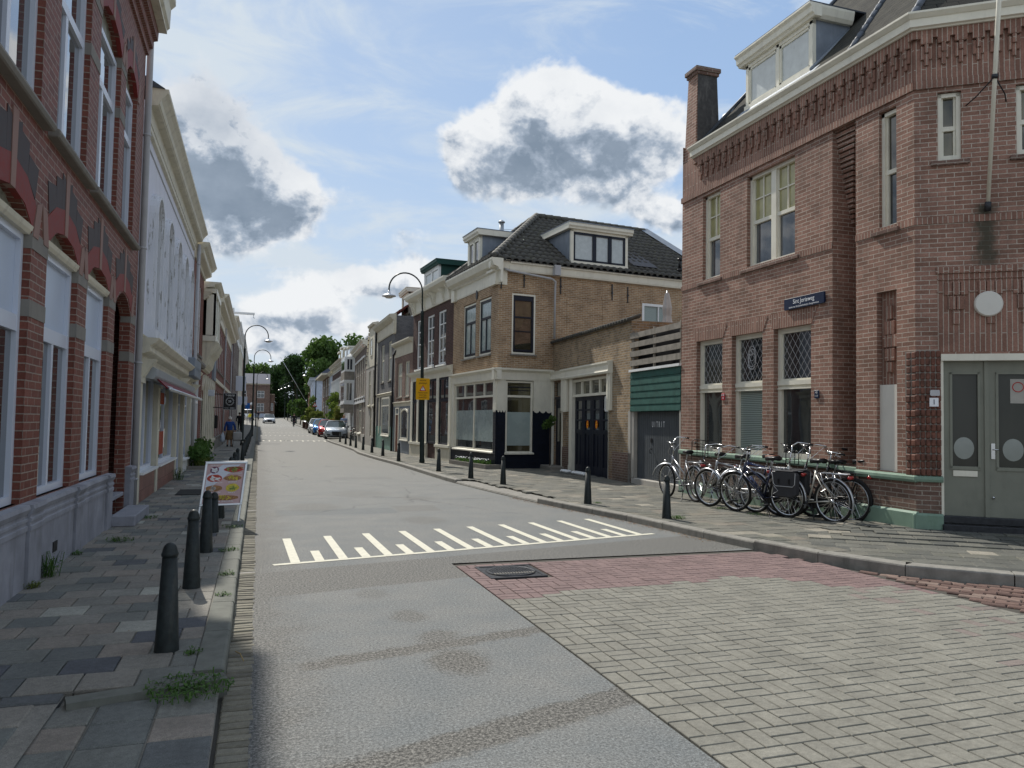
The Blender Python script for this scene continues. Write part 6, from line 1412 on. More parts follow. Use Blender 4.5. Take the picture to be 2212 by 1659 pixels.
for u,H_ in ((1.0,1.0),(4.4,1.2),(8.5,1.6),(11.6,1.4)):
    m=MB(); m.fbox(FR7,u,u+1.7,6.8+e,6.8+e+H_,-2.4,-.5); d_=m.build('dormer','white' if u<5 else 'cream_old',h7); m=MB(); m.fbox(FR7,u-.1,u+1.8,6.8+e+H_,6.95+e+H_,-2.5,-.35); m.build('dormer_eaves','cream',d_); m=MB(); m.fbox(FR7,u+.15,u+1.55,6.95+e,6.65+e+H_,-.5,-.485); m.build('pane','glass_up',d_)
FR8=Fr((7.28,82.05),(7.37,86.8),-1)
h8=house('narrow_house','narrow grey-white rendered house between the white row house and the flat-eaved brown one',FR8,0,4.75,6.0,'render_blue',[dict(w=[(.8,1.8),(2.9,3.9)],v=(3.2,5.2),kind='cross'),dict(w=[(.8,1.8),(2.9,3.9)],v=(.7,2.5),kind='cross')],(.35,.35,'cream_old',0),(2.6,'tile_roof_dark',2.6))
FR9=Fr((7.4,86.85),(7.62,99.7),-1)
h9=house('flat_eaved_house','pinkish brown brick block with a flat overhanging eave and ribbon windows',FR9,0,12.8,6.1,'brick_pinkbrown',[dict(w=[(.8,3.2),(4.4,6.8),(8.6,11.4)],v=(3.9,5.9),kind='cross'),dict(w=[(.8,3.2),(4.4,6.8),(8.6,11.4)],v=(1.6,3.4),kind='cross')],None,None,plinth=(.6,'render_grey'))
e=h9['_e']; m=MB(); m.fbox(FR9,-.3,13,6.1+e,6.32+e,-8,.9); m.build('eave','render_cream',h9)
for u in (2,6): m=MB(); m.fbox(FR9,u,u+2.6,6.32+e,8.2+e,-4,-1.2); d_=m.build('dormer','render_grey',h9); m=MB(); m.prism(F_side(FR9,u-.1,0),[(-4,8.2+e),(-1.1,8.2+e),(-1.6,8.6+e),(-3.4,8.6+e)],0,2.8); m.build('dormer_eaves','cream_old',d_)
F10=Fr((7.95,122),(9.2,152),-1); F10s=Fr((7.95,122),(20,121),1)
h10=house('pale_blue_house','pale blue rendered house with tall pilaster windows and a slate gable roof, far right',F10,0,20,6.6,'render_blue',[dict(w=[(1.2+i*3.1,2.6+i*3.1) for i in range(6)],v=(3.4,5.7),kind='cross'),dict(w=[(1.2+i*3.1,2.6+i*3.1) for i in range(6)],v=(.7,2.6),kind='cross')],(.6,.6,'render_blue',.4),(2.2,'roof_blue',3),deep=12)
e=h10['_e']; m=MB(); m.mould(F10s,cornice_prof(.6,.6,6.6+e),-.6,4.5); m.build('side_cornice','render_blue',h10)
house('brown_far_house','red-brown brick house beyond the pale blue house on the right',Fr((8.95,146.5),(10.4,178),-1),0,24,6.4,'brick_red_far',[dict(w=even(0,24,7,1.3),v=(3.6,5.6),kind='cross'),dict(w=even(0,24,7,1.3),v=(.8,2.8),kind='cross')],(.5,.5,'cream_old',.3),(2,'roof_blue',3),deep=10)
fl=empty('flagpole',(8.0,121,5),0,'thin white pole slanting up to the left from the pale blue house','flagpole'); m=MB(); m.tube([(7.9,122,2.8),(4.9,121,7.7),(2.9,120.4,11.0)],.028,6); m.build('pole','alu',fl)
# ---------------------------------------------------------------- trees and plants
def leafcloud(mb,blobs,n,size,rnd,ax=1.0):
    tot=sum(b[3]**3*1.0 for b in blobs)
    for (cx,cy,cz,r) in blobs:
        k=int(n*r**3/tot)
        for _ in range(k):
            while True:
                x,y,z=rnd.uniform(-1,1),rnd.uniform(-1,1),rnd.uniform(-1,1); d=x*x+y*y+z*z
                if .15<d<1: break
            f=rnd.uniform(.75,1.08)*(1 if d>.4 else .9); p=Vector((cx+x*r*f,cy+y*r*f,cz+z*r*.82*f))
            a=Vector((rnd.gauss(0,1),rnd.gauss(0,1),rnd.gauss(0,.6))).normalized(); b=a.orthogonal().normalized(); b=(Matrix.Rotation(rnd.uniform(0,6.28),3,a)@b); s=size*rnd.uniform(.5,1.25)
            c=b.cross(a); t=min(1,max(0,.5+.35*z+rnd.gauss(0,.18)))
            mb.add([p-b*s*.5,p+c*s*.38,p+b*s*.6,p-c*s*.38],[(0,1,2,3)],0,t)
def tree(name,loc,h,w,seed,mat,label,group,n=5200,leaf=.42,trunk_h=.28):
    rnd=random.Random(seed); o=empty(name,loc,0,label,'tree',group); X,Y,Z=loc
    m=MB(); m.tube([(X,Y,Z-.2),(X+.1,Y,Z+h*.2),(X-.1,Y+.1,Z+h*.45),(X,Y,Z+h*.7)],[h*.022,h*.018,h*.013,h*.006],8)
    bl=[]
    for i in range(15):
        a=rnd.uniform(0,6.28); rr=w*.5*rnd.uniform(.15,.75); z=Z+h*rnd.uniform(trunk_h+.1,.88); r=w*rnd.uniform(.15,.27); rr*=1-.5*max(0,(z-Z)/h-.6)/.4
        bl.append((X+rr*math.cos(a),Y+rr*math.sin(a),z,r)); m.tube([(X,Y,Z+h*.3+rnd.uniform(0,h*.2)),(X+rr*.5*math.cos(a),Y+rr*.5*math.sin(a),(z+Z+h*.4)/2),(X+rr*math.cos(a),Y+rr*math.sin(a),z)],[h*.009,h*.006,h*.003],5)
    bl.append((X,Y,Z+h*.86,w*.2)); m.build('trunk','bark',o)
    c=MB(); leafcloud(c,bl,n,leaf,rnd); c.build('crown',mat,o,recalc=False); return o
G1='trees beyond the end of the street'
TR=[(11.5,150,.9,17,11,1,'leaf','tallest broad tree rising behind the roofs of the right row'),(17.5,152,1,18.5,12,2,'leaf','large round tree just left of the dormers of the right row'),
 (5.5,192,2.1,13,10,3,'leaf_dark','dark tree behind the lamps, left of the tallest tree'),(1.0,200,2.1,13.5,11,4,'leaf','tree directly above the right end of the end building'),
 (-5,203,2.1,15,12,5,'leaf','leftmost tree above the roof of the end building'),(8.0,178,2,14.5,10,6,'leaf_dark','dark tree between the end building and the tallest tree'),
 (24,165,1.2,17.5,12,7,'leaf','tree crown behind the white row house roofs'),(36,120,.8,17,11,8,'leaf','tree top peeping out above the dormer of the grey brick house')]
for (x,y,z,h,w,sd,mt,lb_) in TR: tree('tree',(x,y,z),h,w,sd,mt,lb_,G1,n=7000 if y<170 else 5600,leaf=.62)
rnd=random.Random(77); m=MB()
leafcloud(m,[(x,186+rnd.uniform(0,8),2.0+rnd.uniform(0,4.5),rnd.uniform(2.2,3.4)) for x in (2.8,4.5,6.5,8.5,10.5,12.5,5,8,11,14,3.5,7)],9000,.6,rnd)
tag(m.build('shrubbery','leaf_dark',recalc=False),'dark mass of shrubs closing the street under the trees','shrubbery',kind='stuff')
G2='young street trees on the right'
for i,(x,y,lb_) in enumerate(((5.9,118,'nearest young street tree on the right beyond the planters'),(5.8,131,'second young street tree on the right beyond the planters'),(5.7,146,'farthest young street tree on the right, by the dark shrubs'))):
    tree('street_tree',(x,y,zt(y)),4.3,1.8,20+i,'leaf',lb_,G2,n=1500,leaf=.32)
# planters with tall plants
for i,(x,y,lb_) in enumerate(((5.75,84,'rusty planter box with tall leafy plants nearest the parked cars'),(5.7,90,'rusty planter box with bushy plants, middle of the row'),(5.6,95,'rusty planter box with plants, farthest from the parked cars'))):
    z=zt(y)+.1; o=empty('planter',(x,y,z),0,lb_,'planter','planters along the right kerb'); m=MB(); m.box(x-.55,x+.55,y-.55,y+.55,z,z+.75); m.box(x-.58,x+.58,y-.58,y+.58,z+.70,z+.76); m.build('box','corten',o)
    rnd=random.Random(i+50); m=MB(); leafcloud(m,[(x+rnd.uniform(-.5,.5),y+rnd.uniform(-.3,.3),z+1.0+rnd.uniform(0,1.1),rnd.uniform(.35,.6)) for _ in range(7)],900,.24,rnd); m.build('plants','leaf_yellow' if i<2 else 'leaf_light',o,recalc=False)
    m=MB()
    for k_ in range(6): a=rnd.uniform(-.4,.4); m.tube([(x+a,y,z+.7),(x+a*1.4,y+.1,z+2.1)],.012,4)
    m.build('stems','bark',o)
rnd=random.Random(5); m=MB(); zz=zt(75)
leafcloud(m,[(6.75+rnd.uniform(-.1,.1),71+rnd.uniform(0,4.5),zz+.5+k_*.42,rnd.uniform(.45,.7)) for k_ in range(8) for _ in range(2)],2200,.24,rnd); o=m.build('climbing_plant','leaf_light',recalc=False); tag(o,'green climbing plant on the front of the white row house behind the cars','climber')
rnd=random.Random(6); m=MB(); leafcloud(m,[(6.6,68+rnd.uniform(-.8,.8),zz+.6+k_*.4,.5) for k_ in range(5)],900,.22,rnd); tag(m.build('shrub','leaf_yellow',recalc=False),'yellowish shrub in front of the white row house behind the standing man','shrub')
rnd=random.Random(9); m=MB(); leafcloud(m,[(7.6,118,zt(118)+2.2+k_*.6,.6) for k_ in range(4)],700,.25,rnd); tag(m.build('climbing_plant','leaf_light',recalc=False),'climbing plant on the corner of the pale blue house','climber')
# blades and leaves at ground level
def tuft(loc,r,h,n,mat,seed,name='weed',label=None,group='weeds in the paving joints',cat='weed',leafy=.72):
    rnd=random.Random(seed); m=MB(); x,y,z=loc
    for _ in range(n):
        a=rnd.uniform(0,6.28); d=r*rnd.random()**.7; px_,py__=x+d*math.cos(a),y+d*math.sin(a); L=h*.8*rnd.uniform(.4,1.1); le=rnd.uniform(.3,1.1); b=rnd.uniform(0,6.28)
        if rnd.random()<leafy:
            s=rnd.uniform(.008,.02); c=Vector((px_,py__,z+L*rnd.uniform(.15,.8))); u_=Vector((math.cos(b),math.sin(b),rnd.uniform(-.2,.6))).normalized(); v_=Vector((-math.sin(b),math.cos(b),rnd.uniform(-.3,.3)))
            m.add([c-u_*s*.6,c+v_*s*.55,c+u_*s*1.4,c-v_*s*.55],[(0,1,2,3)],0,rnd.random())
        else:
            w=rnd.uniform(.002,.005); q=Vector((-math.sin(b),math.cos(b),0))*w; p0=Vector((px_,py__,z)); p1=p0+Vector((math.cos(b)*L*le*.4,math.sin(b)*L*le*.4,L*.7)); p2=p0+Vector((math.cos(b)*L*le*1.1,math.sin(b)*L*le*1.1,L*(.9-.5*le)))
            m.add([p0-q,p0+q,p1+q,p1-q,p2],[(0,1,2,3),(3,2,4)],0,rnd.random())
    return tag(m.build(name,mat,recalc=False),label,cat,group)
WD=[((-.32,4.70,.08),.24,.085,520,'largest tuft of green weeds at the corner of the left kerb, nearest the camera'),((-.36,5.35,.1),.07,.05,60,'tiny weed at the foot of the nearest left bollard'),
 ((-1.86,7.75,.1),.09,.09,150,'low brown-green weed at the foot of the grey plinth'),((-1.83,8.25,.1),.10,.36,170,'tall spindly weed against the grey plinth joint'),((-1.84,9.45,.1),.09,.07,90,'small weed at the plinth just before the doorstep'),
 ((-1.55,10.35,.1),.16,.09,170,'grassy weed along the near side of the stone doorstep'),((-.25,7.9,.1),.08,.07,80,'weed beside the second left bollard on the kerb'),((-.24,7.0,.1),.07,.05,60,'small weed on the left kerb between the first two bollards'),
 ((-.28,9.35,.1),.12,.06,110,'weed patch on the kerb beside the third left bollard'),((-.3,11.3,.1),.14,.07,110,'weed patch beside the leg of the menu board'),((-1.6,12.6,.1),.2,.08,170,'weeds beyond the stone doorstep along the shop'),((-1.8,20.2,.1),.12,.5,200,'leafy weed by the shop window beyond the doorstep'),
 ((6.42,10.90,.1),.16,.09,200,'grass tuft at the foot of the nearest right bollard'),((6.10,10.35,.0),.14,.09,170,'bright grass tuft in the right gutter near the marking'),((6.33,9.05,.0),.14,.07,140,'grass tuft in the right gutter by the red bricks'),((6.13,13.3,.1),.08,.05,60,'small weed at the foot of the second right bollard'),
 ((9.05,8.95,.1),.2,.04,130,'mossy weeds at the corner of the green plinth'),((8.0,12.0,.1),.2,.05,120,'weeds under the front wheels of the bicycles'),((8.1,11.1,.1),.2,.05,100,'weeds under the dark blue bicycle'),((7.55,5.98,.0),.09,.07,60,'weed in a joint below the curved kerb'),((8.2,5.2,.0),.12,.05,80,'weeds below the curved kerb at the right edge'),((8.95,20.3,.1),.12,.12,120,'weed growing at the foot of the garage doors'),((4.95,28.0,.1),.08,.05,40,'weed at the foot of the bollard by the yellow sign')]
for i,(p,r_,h_,n_,l_) in enumerate(WD): tuft(p,r_,h_,n_,'weed' if i not in(2,16) else 'leaf_yellow',100+i,label=l_)
m=MB(); rnd=random.Random(31)
for _ in range(900):
    y=rnd.uniform(9.2,15.5); x=kr(y)-.02-abs(rnd.gauss(0,.09)); s=rnd.uniform(.006,.02); a=rnd.uniform(0,6.28); z=.004+rnd.uniform(0,.014); m.add([(x,y,z),(x+s*math.cos(a),y+s*math.sin(a),z+rnd.uniform(0,.01)),(x+s*1.3*math.cos(a+.7),y+s*1.3*math.sin(a+.7),z),(x+s*.5*math.cos(a+1.4),y+s*.5*math.sin(a+1.4),z+.004)],[(0,1,2,3)],0,rnd.random())
for _ in range(260):
    x,y=rnd.uniform(-2,9.5),rnd.uniform(3,14); 
    if 0<x<5.8 and rnd.random()<.7: continue
    z=.104 if (x<-.2 or x>kr(max(.95,y))+.2) and y>4.9 else .01; s=rnd.uniform(.004,.012); a=rnd.uniform(0,6.28); m.add([(x,y,z),(x+s*math.cos(a),y+s*math.sin(a),z+.004),(x+s*math.cos(a+1),y+s*math.sin(a+1),z)],[(0,1,2)],0,rnd.random())
tag(m.build('dry_leaves','dry',recalc=False),'dry reddish litter and leaf scraps lying along the right gutter','litter',kind='stuff')
# planted bed on the left, flower trough on the right
o=empty('plant_bed',(-1.75,25.5,.1),0,'raised bed of green and yellow plants against the left brick house','plant bed'); m=MB(); 
for s in ((-1.98,-1.42,24.2,24.3),(-1.98,-1.42,28.9,29.0),(-1.48,-1.42,24.3,28.9)): m.box(*s,.08,.2)
m.build('edging','stone_grey',o); m=MB(); m.box(-1.97,-1.48,24.3,28.9,.08,.16); m.build('soil','soil',o)
rnd=random.Random(12); m=MB(); leafcloud(m,[(-1.72+rnd.uniform(-.08,.08),24.6+i*.42,.42+rnd.uniform(-.08,.25),rnd.uniform(.24,.36)) for i in range(11)],2300,.10,rnd); m.build('foliage','weed',o,recalc=False)
m=MB(); leafcloud(m,[(-1.6,24.6+i*.7,.3,.18) for i in range(4)],260,.08,rnd); m.build('yellow_plants','leaf_yellow',o,recalc=False)
o=empty('flower_trough',(6.9,24.7,.1),0,'low grey trough of small white flowers before the corner shopfront','flower trough'); FTR=Fr((6.95,23.55),(6.55,26.9),-1); m=MB()
for s in ((0,3.3,-.05,.02),(0,3.3,-.55,-.48),(0,.08,-.5,-.05),(3.22,3.3,-.5,-.05)): m.fbox(FTR,s[0],s[1],.08,.24,s[2],s[3])
m.build('edging','stone_grey',o); m=MB(); m.fbox(FTR,.05,3.25,.08,.2,-.5,0); m.build('soil','soil',o)
rnd=random.Random(13); m=MB(); pts=[FTR(rnd.uniform(.5,3.0),.27,rnd.uniform(-.42,-.1)) for _ in range(16)]; leafcloud(m,[(*p,.12) for p in pts],900,.05,rnd); m.build('foliage','weed',o,recalc=False); m=MB()
for p in pts:
    for _ in range(5): q=p+Vector((rnd.uniform(-.1,.1),rnd.uniform(-.1,.1),.1+rnd.uniform(-.02,.03))); m.add([q+Vector((.02,0,0)),q+Vector((0,.02,.01)),q+Vector((-.02,0,0)),q+Vector((0,-.02,-.01))],[(0,1,2,3)])
m.build('flowers','white',o,recalc=False)
o=empty('potted_shrub',(8.95,23.3,.2),0,'small round leafy shrub on a thin stem beside the navy side door','plant'); m=MB(); m.tube([(9.0,23.2,.1),(9.0,23.2,1.5)],.012,6); m.build('stem','bark',o); rnd=random.Random(14); m=MB(); leafcloud(m,[(8.98,23.2,1.6,.2),(8.85,23.25,1.5,.15),(9.05,23.1,1.75,.15)],420,.07,rnd); m.build('foliage','leaf',o,recalc=False)
m=MB(); 
for a in ((8.8,21.6,.5),(8.83,20.6,.9)): m.box(a[0],a[0]+.22,a[1]-a[2]/2,a[1]+a[2]/2,.1,.2)
tag(m.build('white_sack','white',bevel=.04),'white sandbags lying at the foot of the navy garage doors','sack')
# ---------------------------------------------------------------- bollards
def bollard(loc,label,group,kind=0):
    o=empty('bollard',(0,0,0),0,label,'bollard',group); m=MB()
    m.lathe([(.078,-.02),(.076,.0),(.070,.10),(.0465,.60)],(0,0,0),20); m.build('post','bollard_paint',o)
    m=MB(); m.lathe([(.0465,.60),(.052,.604),(.0535,.618),(.050,.626),(.0475,.630),(.044,.650),(.036,.669),(.023,.683),(.010,.689),(0,.690)],(0,0,0),20); m.build('cap','bollard_paint',o); return o
proto=None; LBY=[5.46,7.38,9.32,10.88,12.47,14.8,17.4,20,22.6,29,33,36.5,40,43.5,48.5,52.5,56.5,61,66,71]
ordn=['nearest','second nearest','third','fourth','fifth','sixth','seventh','eighth','ninth','tenth','eleventh','twelfth','thirteenth','fourteenth','fifteenth','sixteenth','seventeenth','eighteenth','nineteenth','twentieth']
for i,y in enumerate(LBY):
    lb_='%s bollard along the left kerb, counted from the camera'%ordn[i] if i else 'large dark green bollard nearest the camera on the left kerb'
    x=-.52 if y<26 else -.50-.0*y
    if proto is None: proto=bollard((0,0,0),lb_,'bollards along the left kerb'); b=proto; b.location=(x,y,.1)
    else: b=copy_tree(proto,None,(x,y,zt(y)+(.1 if i!=3 else -.06))); b['label']=lb_; b['group']='bollards along the left kerb'
RB=[(6.26,10.93),(5.92,13.26),(5.7,17.81),(5.44,19.84),(5.22,22.73),(5.04,28.66),(5.09,32.83),(5.10,36.2),(5.12,39.55),(5.13,42.7),(5.21,45.99),(5.25,49),(5.3,53.0)]
for i,(x,y) in enumerate(RB):
    b=copy_tree(proto,None,(x,y,zt(y)+.1)); b['group']='bollards along the right kerb'; b['label']='%s bollard along the right kerb, counted from the camera'%ordn[i] if i else 'dark bollard nearest the camera on the right pavement, before the bicycles'
# ---------------------------------------------------------------- lamps
def lamp(label):
    o=empty('street_lamp',(0,0,0),0,label,'street lamp','street lamps with arched necks'); m=MB()
    m.lathe([(.10,-.05),(.10,.1),(.085,.14),(.085,2.25),(.075,2.32),(.06,2.4),(.055,5.4),(.06,5.42),(.06,5.5),(.04,5.52),(.032,5.56)],(0,0,0),16); m.build('pole','lamp_green',o)
    m=MB(); pts=[(0,0,5.5),(0,0,6.22)]+[(-.63+.63*math.cos(t*math.pi/18),0,6.24+.63*math.sin(t*math.pi/18)) for t in range(0,19)]+[(-1.26,0,6.14)]; m.tube(pts,.028,8); m.tube([(0,0,4.2),(0,0,4.26)],.065,10); m.build('arched_neck','lamp_green',o)
    m=MB(); m.lathe([(.03,6.18),(.05,6.14),(.06,6.08),(.14,6.05),(.24,6.0),(.25,5.975),(.20,5.965),(.0,5.96)],(-1.26,0,0),24); m.build('lamp_head','alu',o)
    m=MB(); m.lathe([(.0,5.90),(.10,5.91),(.17,5.955),(.17,5.963)],(-1.26,0,0),20); m.build('lens','lamp_disc',o); return o
LP=[(5.66,27.35,0,'street lamp with a curved neck carrying the yellow sign on the right pavement'),(-.85,46,math.pi,'first arched street lamp on the left pavement beyond the hanging black sign'),(-.45,64,math.pi,'second arched street lamp on the left pavement'),(-.3,101,math.pi,'third arched street lamp, far along the left pavement'),
 (6.0,88,0,'arched street lamp above the parked cars on the right'),(5.8,128,0,'far arched street lamp on the right, nearest of the four before the trees'),(5.6,140,0,'far right arched street lamp, second of the four before the trees'),(5.3,152,0,'far right arched street lamp, third of the four before the trees'),(5.2,168,0,'farthest arched street lamp, before the dark trees')]
l0=None
for x,y,rz,lb_ in LP:
    if l0 is None: l0=lamp(lb_); l=l0; l.location=(x,y,.1)
    else: l=copy_tree(l0,None,(x,y,zt(y)+.1)); l['label']=lb_
    l.rotation_euler=(0,0,rz)
l0.rotation_euler=(0,-.018,R(8))
# yellow notice on the lamp
ys_=empty('yellow_sign',(5.61,27.2,2.8),0,'yellow sign "situatie gewijzigd" clamped to the nearest right street lamp','sign'); FY=Fr((5.355,27.2),(5.86,27.23),1); SW=.506
def rr(F,u0,u1,v0,v1,w0,w1,r,mb): rrect(F,u0,u1,v0,v1,w0,w1,r,mb)
m=MB(); rr(FY,0,SW,2.38,3.16,0,.012,.035,m); m.build('edge','plate_yellow',ys_); m=MB(); rr(FY,.018,SW-.018,2.398,3.142,.010,.0145,.03,m); m.build('board','sign_yellow',ys_)
for s,v,sz in (('situatie',3.085,.088),('gewijzigd',2.985,.088),('rechts heeft',2.635,.078),('voorrang',2.555,.078)): text('lettering',s,FY,SW/2,v,.016,sz,'letter_black',ys_,sx=.95)
text('lettering','(ook      )',FY,SW/2,2.465,.016,.078,'letter_black',ys_,sx=.95)
m=MB(); c=SW/2; m.prism(FY,[(c-.125,2.70),(c+.125,2.70),(c,2.915)],.014,.017); m.build('warning_triangle','sign_red',ys_); m=MB(); m.prism(FY,[(c-.082,2.725),(c+.082,2.725),(c,2.868)],.016,.0185); m.build('triangle_centre','white',ys_)
m=MB(); m.prism(FY,[(c-.006,2.765),(c+.006,2.765),(c+.011,2.835),(c-.011,2.835)],.0175,.0195); m.fbox(FY,c-.008,c+.008,2.738,2.754,.0175,.0195)
for cx in (.275,.345): m.tube([FY(cx+.025*math.cos(t*.52),2.46+.025*math.sin(t*.52),.017) for t in range(12)],.003,4,closed=True)
m.tube([FY(.275,2.46,.017),FY(.295,2.495,.017),FY(.33,2.495,.017),FY(.345,2.46,.017)],.003,4); m.build('pictogram','letter_black',ys_)
m=MB()
for v in (2.55,3.0): m.tube([FY(.25,v,-.001),FY(.25,v,-.1)],.02,6)
m.build('clamps','alu',ys_)
# triangular warning sign far right
wt=empty('warning_sign',(5.95,87.6,3),0,'red and white triangular warning sign on the lamp above the planters','sign'); FW=Fr((5.35,87.5),(6.5,87.5),1); z=zt(88)+.1
m=MB(); m.prism(FW,[(.28,z+2.55),(.82,z+2.55),(.55,z+3.03)],0,.02); m.build('border','sign_red',wt); m=MB(); m.prism(FW,[(.38,z+2.61),(.72,z+2.61),(.55,z+2.92)],.02,.03); m.build('centre','white',wt); m=MB(); m.fbox(FW,.50,.53,z+2.64,z+2.76,.03,.04); m.fbox(FW,.57,.60,z+2.64,z+2.74,.03,.04); m.build('pictogram','letter_black',wt)
# hanging black sign
hs_=empty('hanging_sign',(-1.6,37.2,2.4),0,'black projecting sign reading \'t Geeltje above the left pavement','sign'); FH=Fr((-1.52,36.8),(-.78,36.8),1)
m=MB(); m.fbox(FH,-.02,.56,2.0,2.76,-.06,0); m.build('frame','pipe_grey',hs_); m=MB(); m.fbox(FH,.0,.54,2.02,2.74,.0,.006); m.build('board','black_paint',hs_)
text('lettering',"'T GEELTJE",FH,.27,2.65,.007,.10,'letter_white',hs_,sx=.85); text('lettering','25',FH,.27,2.38,.007,.13,'letter_white',hs_); text('lettering','OPEN',FH,.38,2.08,.007,.07,'letter_white',hs_)
m=MB()
for k_ in range(24):
    a=k_*math.pi/12; 
    if k_ in (0,12): m.prism(FH,[(.27+.16*math.cos(a)+.012*math.cos(t),2.38+.16*math.sin(a)+.012*math.sin(t)) for t in range(6)],.006,.009); continue
    ca,sa=math.cos(a),math.sin(a); p=lambda r,o:(.27+r*ca-o*sa,2.38+r*sa+o*ca); m.prism(FH,[p(.135,-.006),p(.185,-.006),p(.185,.006),p(.135,.006)],.006,.009)
m.fbox(FH,.05,.22,2.075,2.085,.006,.009); m.build('emblem','letter_white',hs_)
m=MB(); m.tube([(-2.02,36.83,2.7),(-1.5,36.83,2.7)],.02,6); m.tube([(-2.02,36.83,2.1),(-1.5,36.83,2.1)],.02,6); m.build('bracket','black_paint',hs_)
m=MB(); m.box(-1.98,-1.72,33.0,33.25,2.5,2.75); tag(m.build('alarm_box','upvc',bevel=.02),'small white alarm box on the left facade before the hanging black sign','box')
m=MB(); m.box(-1.98,-1.78,37.6,37.9,1.15,1.75); tag(m.build('letter_box','black_paint',bevel=.03),'black box on the left facade below the hanging sign','box')
bs=empty('parking_sign',(-1.45,110,2),0,'small blue sign on a thin post at the far end of the left row','sign'); z=zt(110)+.1; m=MB(); m.tube([(-1.45,110,z),(-1.45,110,z+3)],.04,6); m.build('post','alu',bs); m=MB(); m.box(-1.75,-1.15,109.9,109.95,z+2.2,z+3.0); m.build('panel','sign_blue',bs)
for i,(x,y,z0,z1) in enumerate(((-1.15,70,4.0,5.3),(-1.1,76,2.9,3.7))):
    m=MB(); m.box(x-.8,x+.05,y,y+.15,z0,z1); o=tag(m.build('light_box','upvc',bevel=.02),('upper' if i==0 else 'lower')+' of the blank white projecting signs far along the left row','sign')
# menu board
ab=empty('menu_board',(-.47,11.1,.1),0,'snap-frame pavement sign with pictures of kebab dishes on the left pavement','menu board')
class Tilt:
    def __init__(s,p,q,lean): s.F=Fr(p,q,1); s.l=lean
    def __call__(s,u,v,w=0): return s.F(u,v*math.cos(s.l)+w*math.sin(s.l),w*math.cos(s.l)-v*math.sin(s.l)) if 0 else s.F(u,v*math.cos(s.l),w-v*math.sin(s.l))+Vector((0,0,.1))
class Board:
    def __init__(s,lean,dy): s.a=Vector((-.80,11.85+dy,.1)); s.d=Vector((.98,.2,0)).normalized(); s.up=Vector((.10,lean,.99)).normalized(); s.n=s.d.cross(s.up).normalized()
    def __call__(s,u,v,w=0): return s.a+s.d*(u*1.13)+s.up*(v*.80)+s.n*w
FB=Board(.17,0); bw=.523
def PB(u,v): return (u-.055*v+.055*.62,v)
m=MB()
for s in ((0,bw,.30,.335),(0,bw,1.065,1.10),(0,.03,.335,1.065),(bw-.03,bw,.335,1.065)): m.fbox(FB,*s,0,.022)
for u in (.0,bw-.03): m.fbox(FB,u,u+.025,-.0,.30,-.0,.015)
m.build('frame','alu',ab,bevel=.004)
m=MB(); FB2=Board(-.12,.30)
for s in ((0,bw,.30,.335),(0,bw,1.065,1.10),(0,.03,.0,1.065),(bw-.03,bw,.0,1.065)): m.fbox(FB2,*s,-.022,0)
m.fbox(FB2,.03,bw-.03,.335,1.065,-.015,-.005); m.build('rear_frame','alu',ab)
m=MB(); m.fbox(FB,.03,bw-.03,.335,1.065,.004,.008); pb=m.build('poster','poster_pink',ab)
m=MB(); m.prism(FB,[(.04,.55),(.44,1.05),(.22,1.05),(.04,.85)],.008,.0086); m.build('pale_rays','upvc',pb)
def food(cx,cy,rx,ry,mt,seed,acc=None):
    rn=random.Random(seed); q=MB(); pts=[(cx+rx*math.cos(t*.393)*rn.uniform(.9,1.06),cy+ry*math.sin(t*.393)*rn.uniform(.9,1.06)) for t in range(16)]; q.prism(FB,pts,.008,.0105); q.build('food_picture',mt,pb)
    if acc:
        q=MB()
        for _ in range(9): a=rn.uniform(0,6.28); d=rn.random()*.6; x,y=cx+rx*d*math.cos(a),cy+ry*d*math.sin(a); t=rn.uniform(0,3.1); l=.03; w=.007; q.prism(FB,[(x-l*math.cos(t)-w*math.sin(t),y-l*math.sin(t)+w*math.cos(t)),(x+l*math.cos(t)-w*math.sin(t),y+l*math.sin(t)+w*math.cos(t)),(x+l*math.cos(t)+w*math.sin(t),y+l*math.sin(t)-w*math.cos(t)),(x-l*math.cos(t)+w*math.sin(t),y-l*math.sin(t)-w*math.cos(t))],.0105,.0122)
        q.build('garnish',acc,pb)
food(.125,.95,.055,.065,'food_purple',1,'letter_white'); food(.36,.955,.12,.05,'food_red',2,'food_green'); food(.37,.985,.115,.028,'food_brown',21)
food(.14,.80,.095,.07,'food_red',3,'white'); food(.365,.80,.115,.052,'food_brown',4,'food_yellow'); food(.145,.615,.105,.06,'food_brown',5,'sun_cloth'); food(.375,.62,.085,.075,'food_yellow',6,'food_green'); food(.275,.44,.2,.05,'food_brown',7,'food_yellow')
for s,u,v,sz in (('DURUM DONER',.17,1.035,.028),('TURKSE PIZZA',.14,.715,.032),('BOREK',.37,.725,.036),('BROODJE DONER',.37,.885,.026),('KAPSALON',.145,.54,.036),('FRIET',.375,.53,.036),('BÖREK SPECIAAL',.275,.375,.036)): text('lettering',s,FB,u,v,.0125,sz,'letter_white',pb)
# person-high details on the left pavement
m=MB(); m.box(-1.5,-1.0,16.2,17.4,.1,.112); tag(m.build('door_mat','rubber'),'dark mat lying before the shop door on the left pavement','mat')
m=MB(); m.box(-1.7,-1.1,38.2,38.5,.1,.112); tag(m.build('drain_slot','iron'),'dark slot in the left pavement under the walking woman','grating')
m=MB(); m.tube([(-.10,5.56,.03),(-.07,5.45,.045),(-.045,5.33,.03)],.004,5); tag(m.build('dry_stick','straw'),'dry twig lying in the left gutter near the camera','twig')
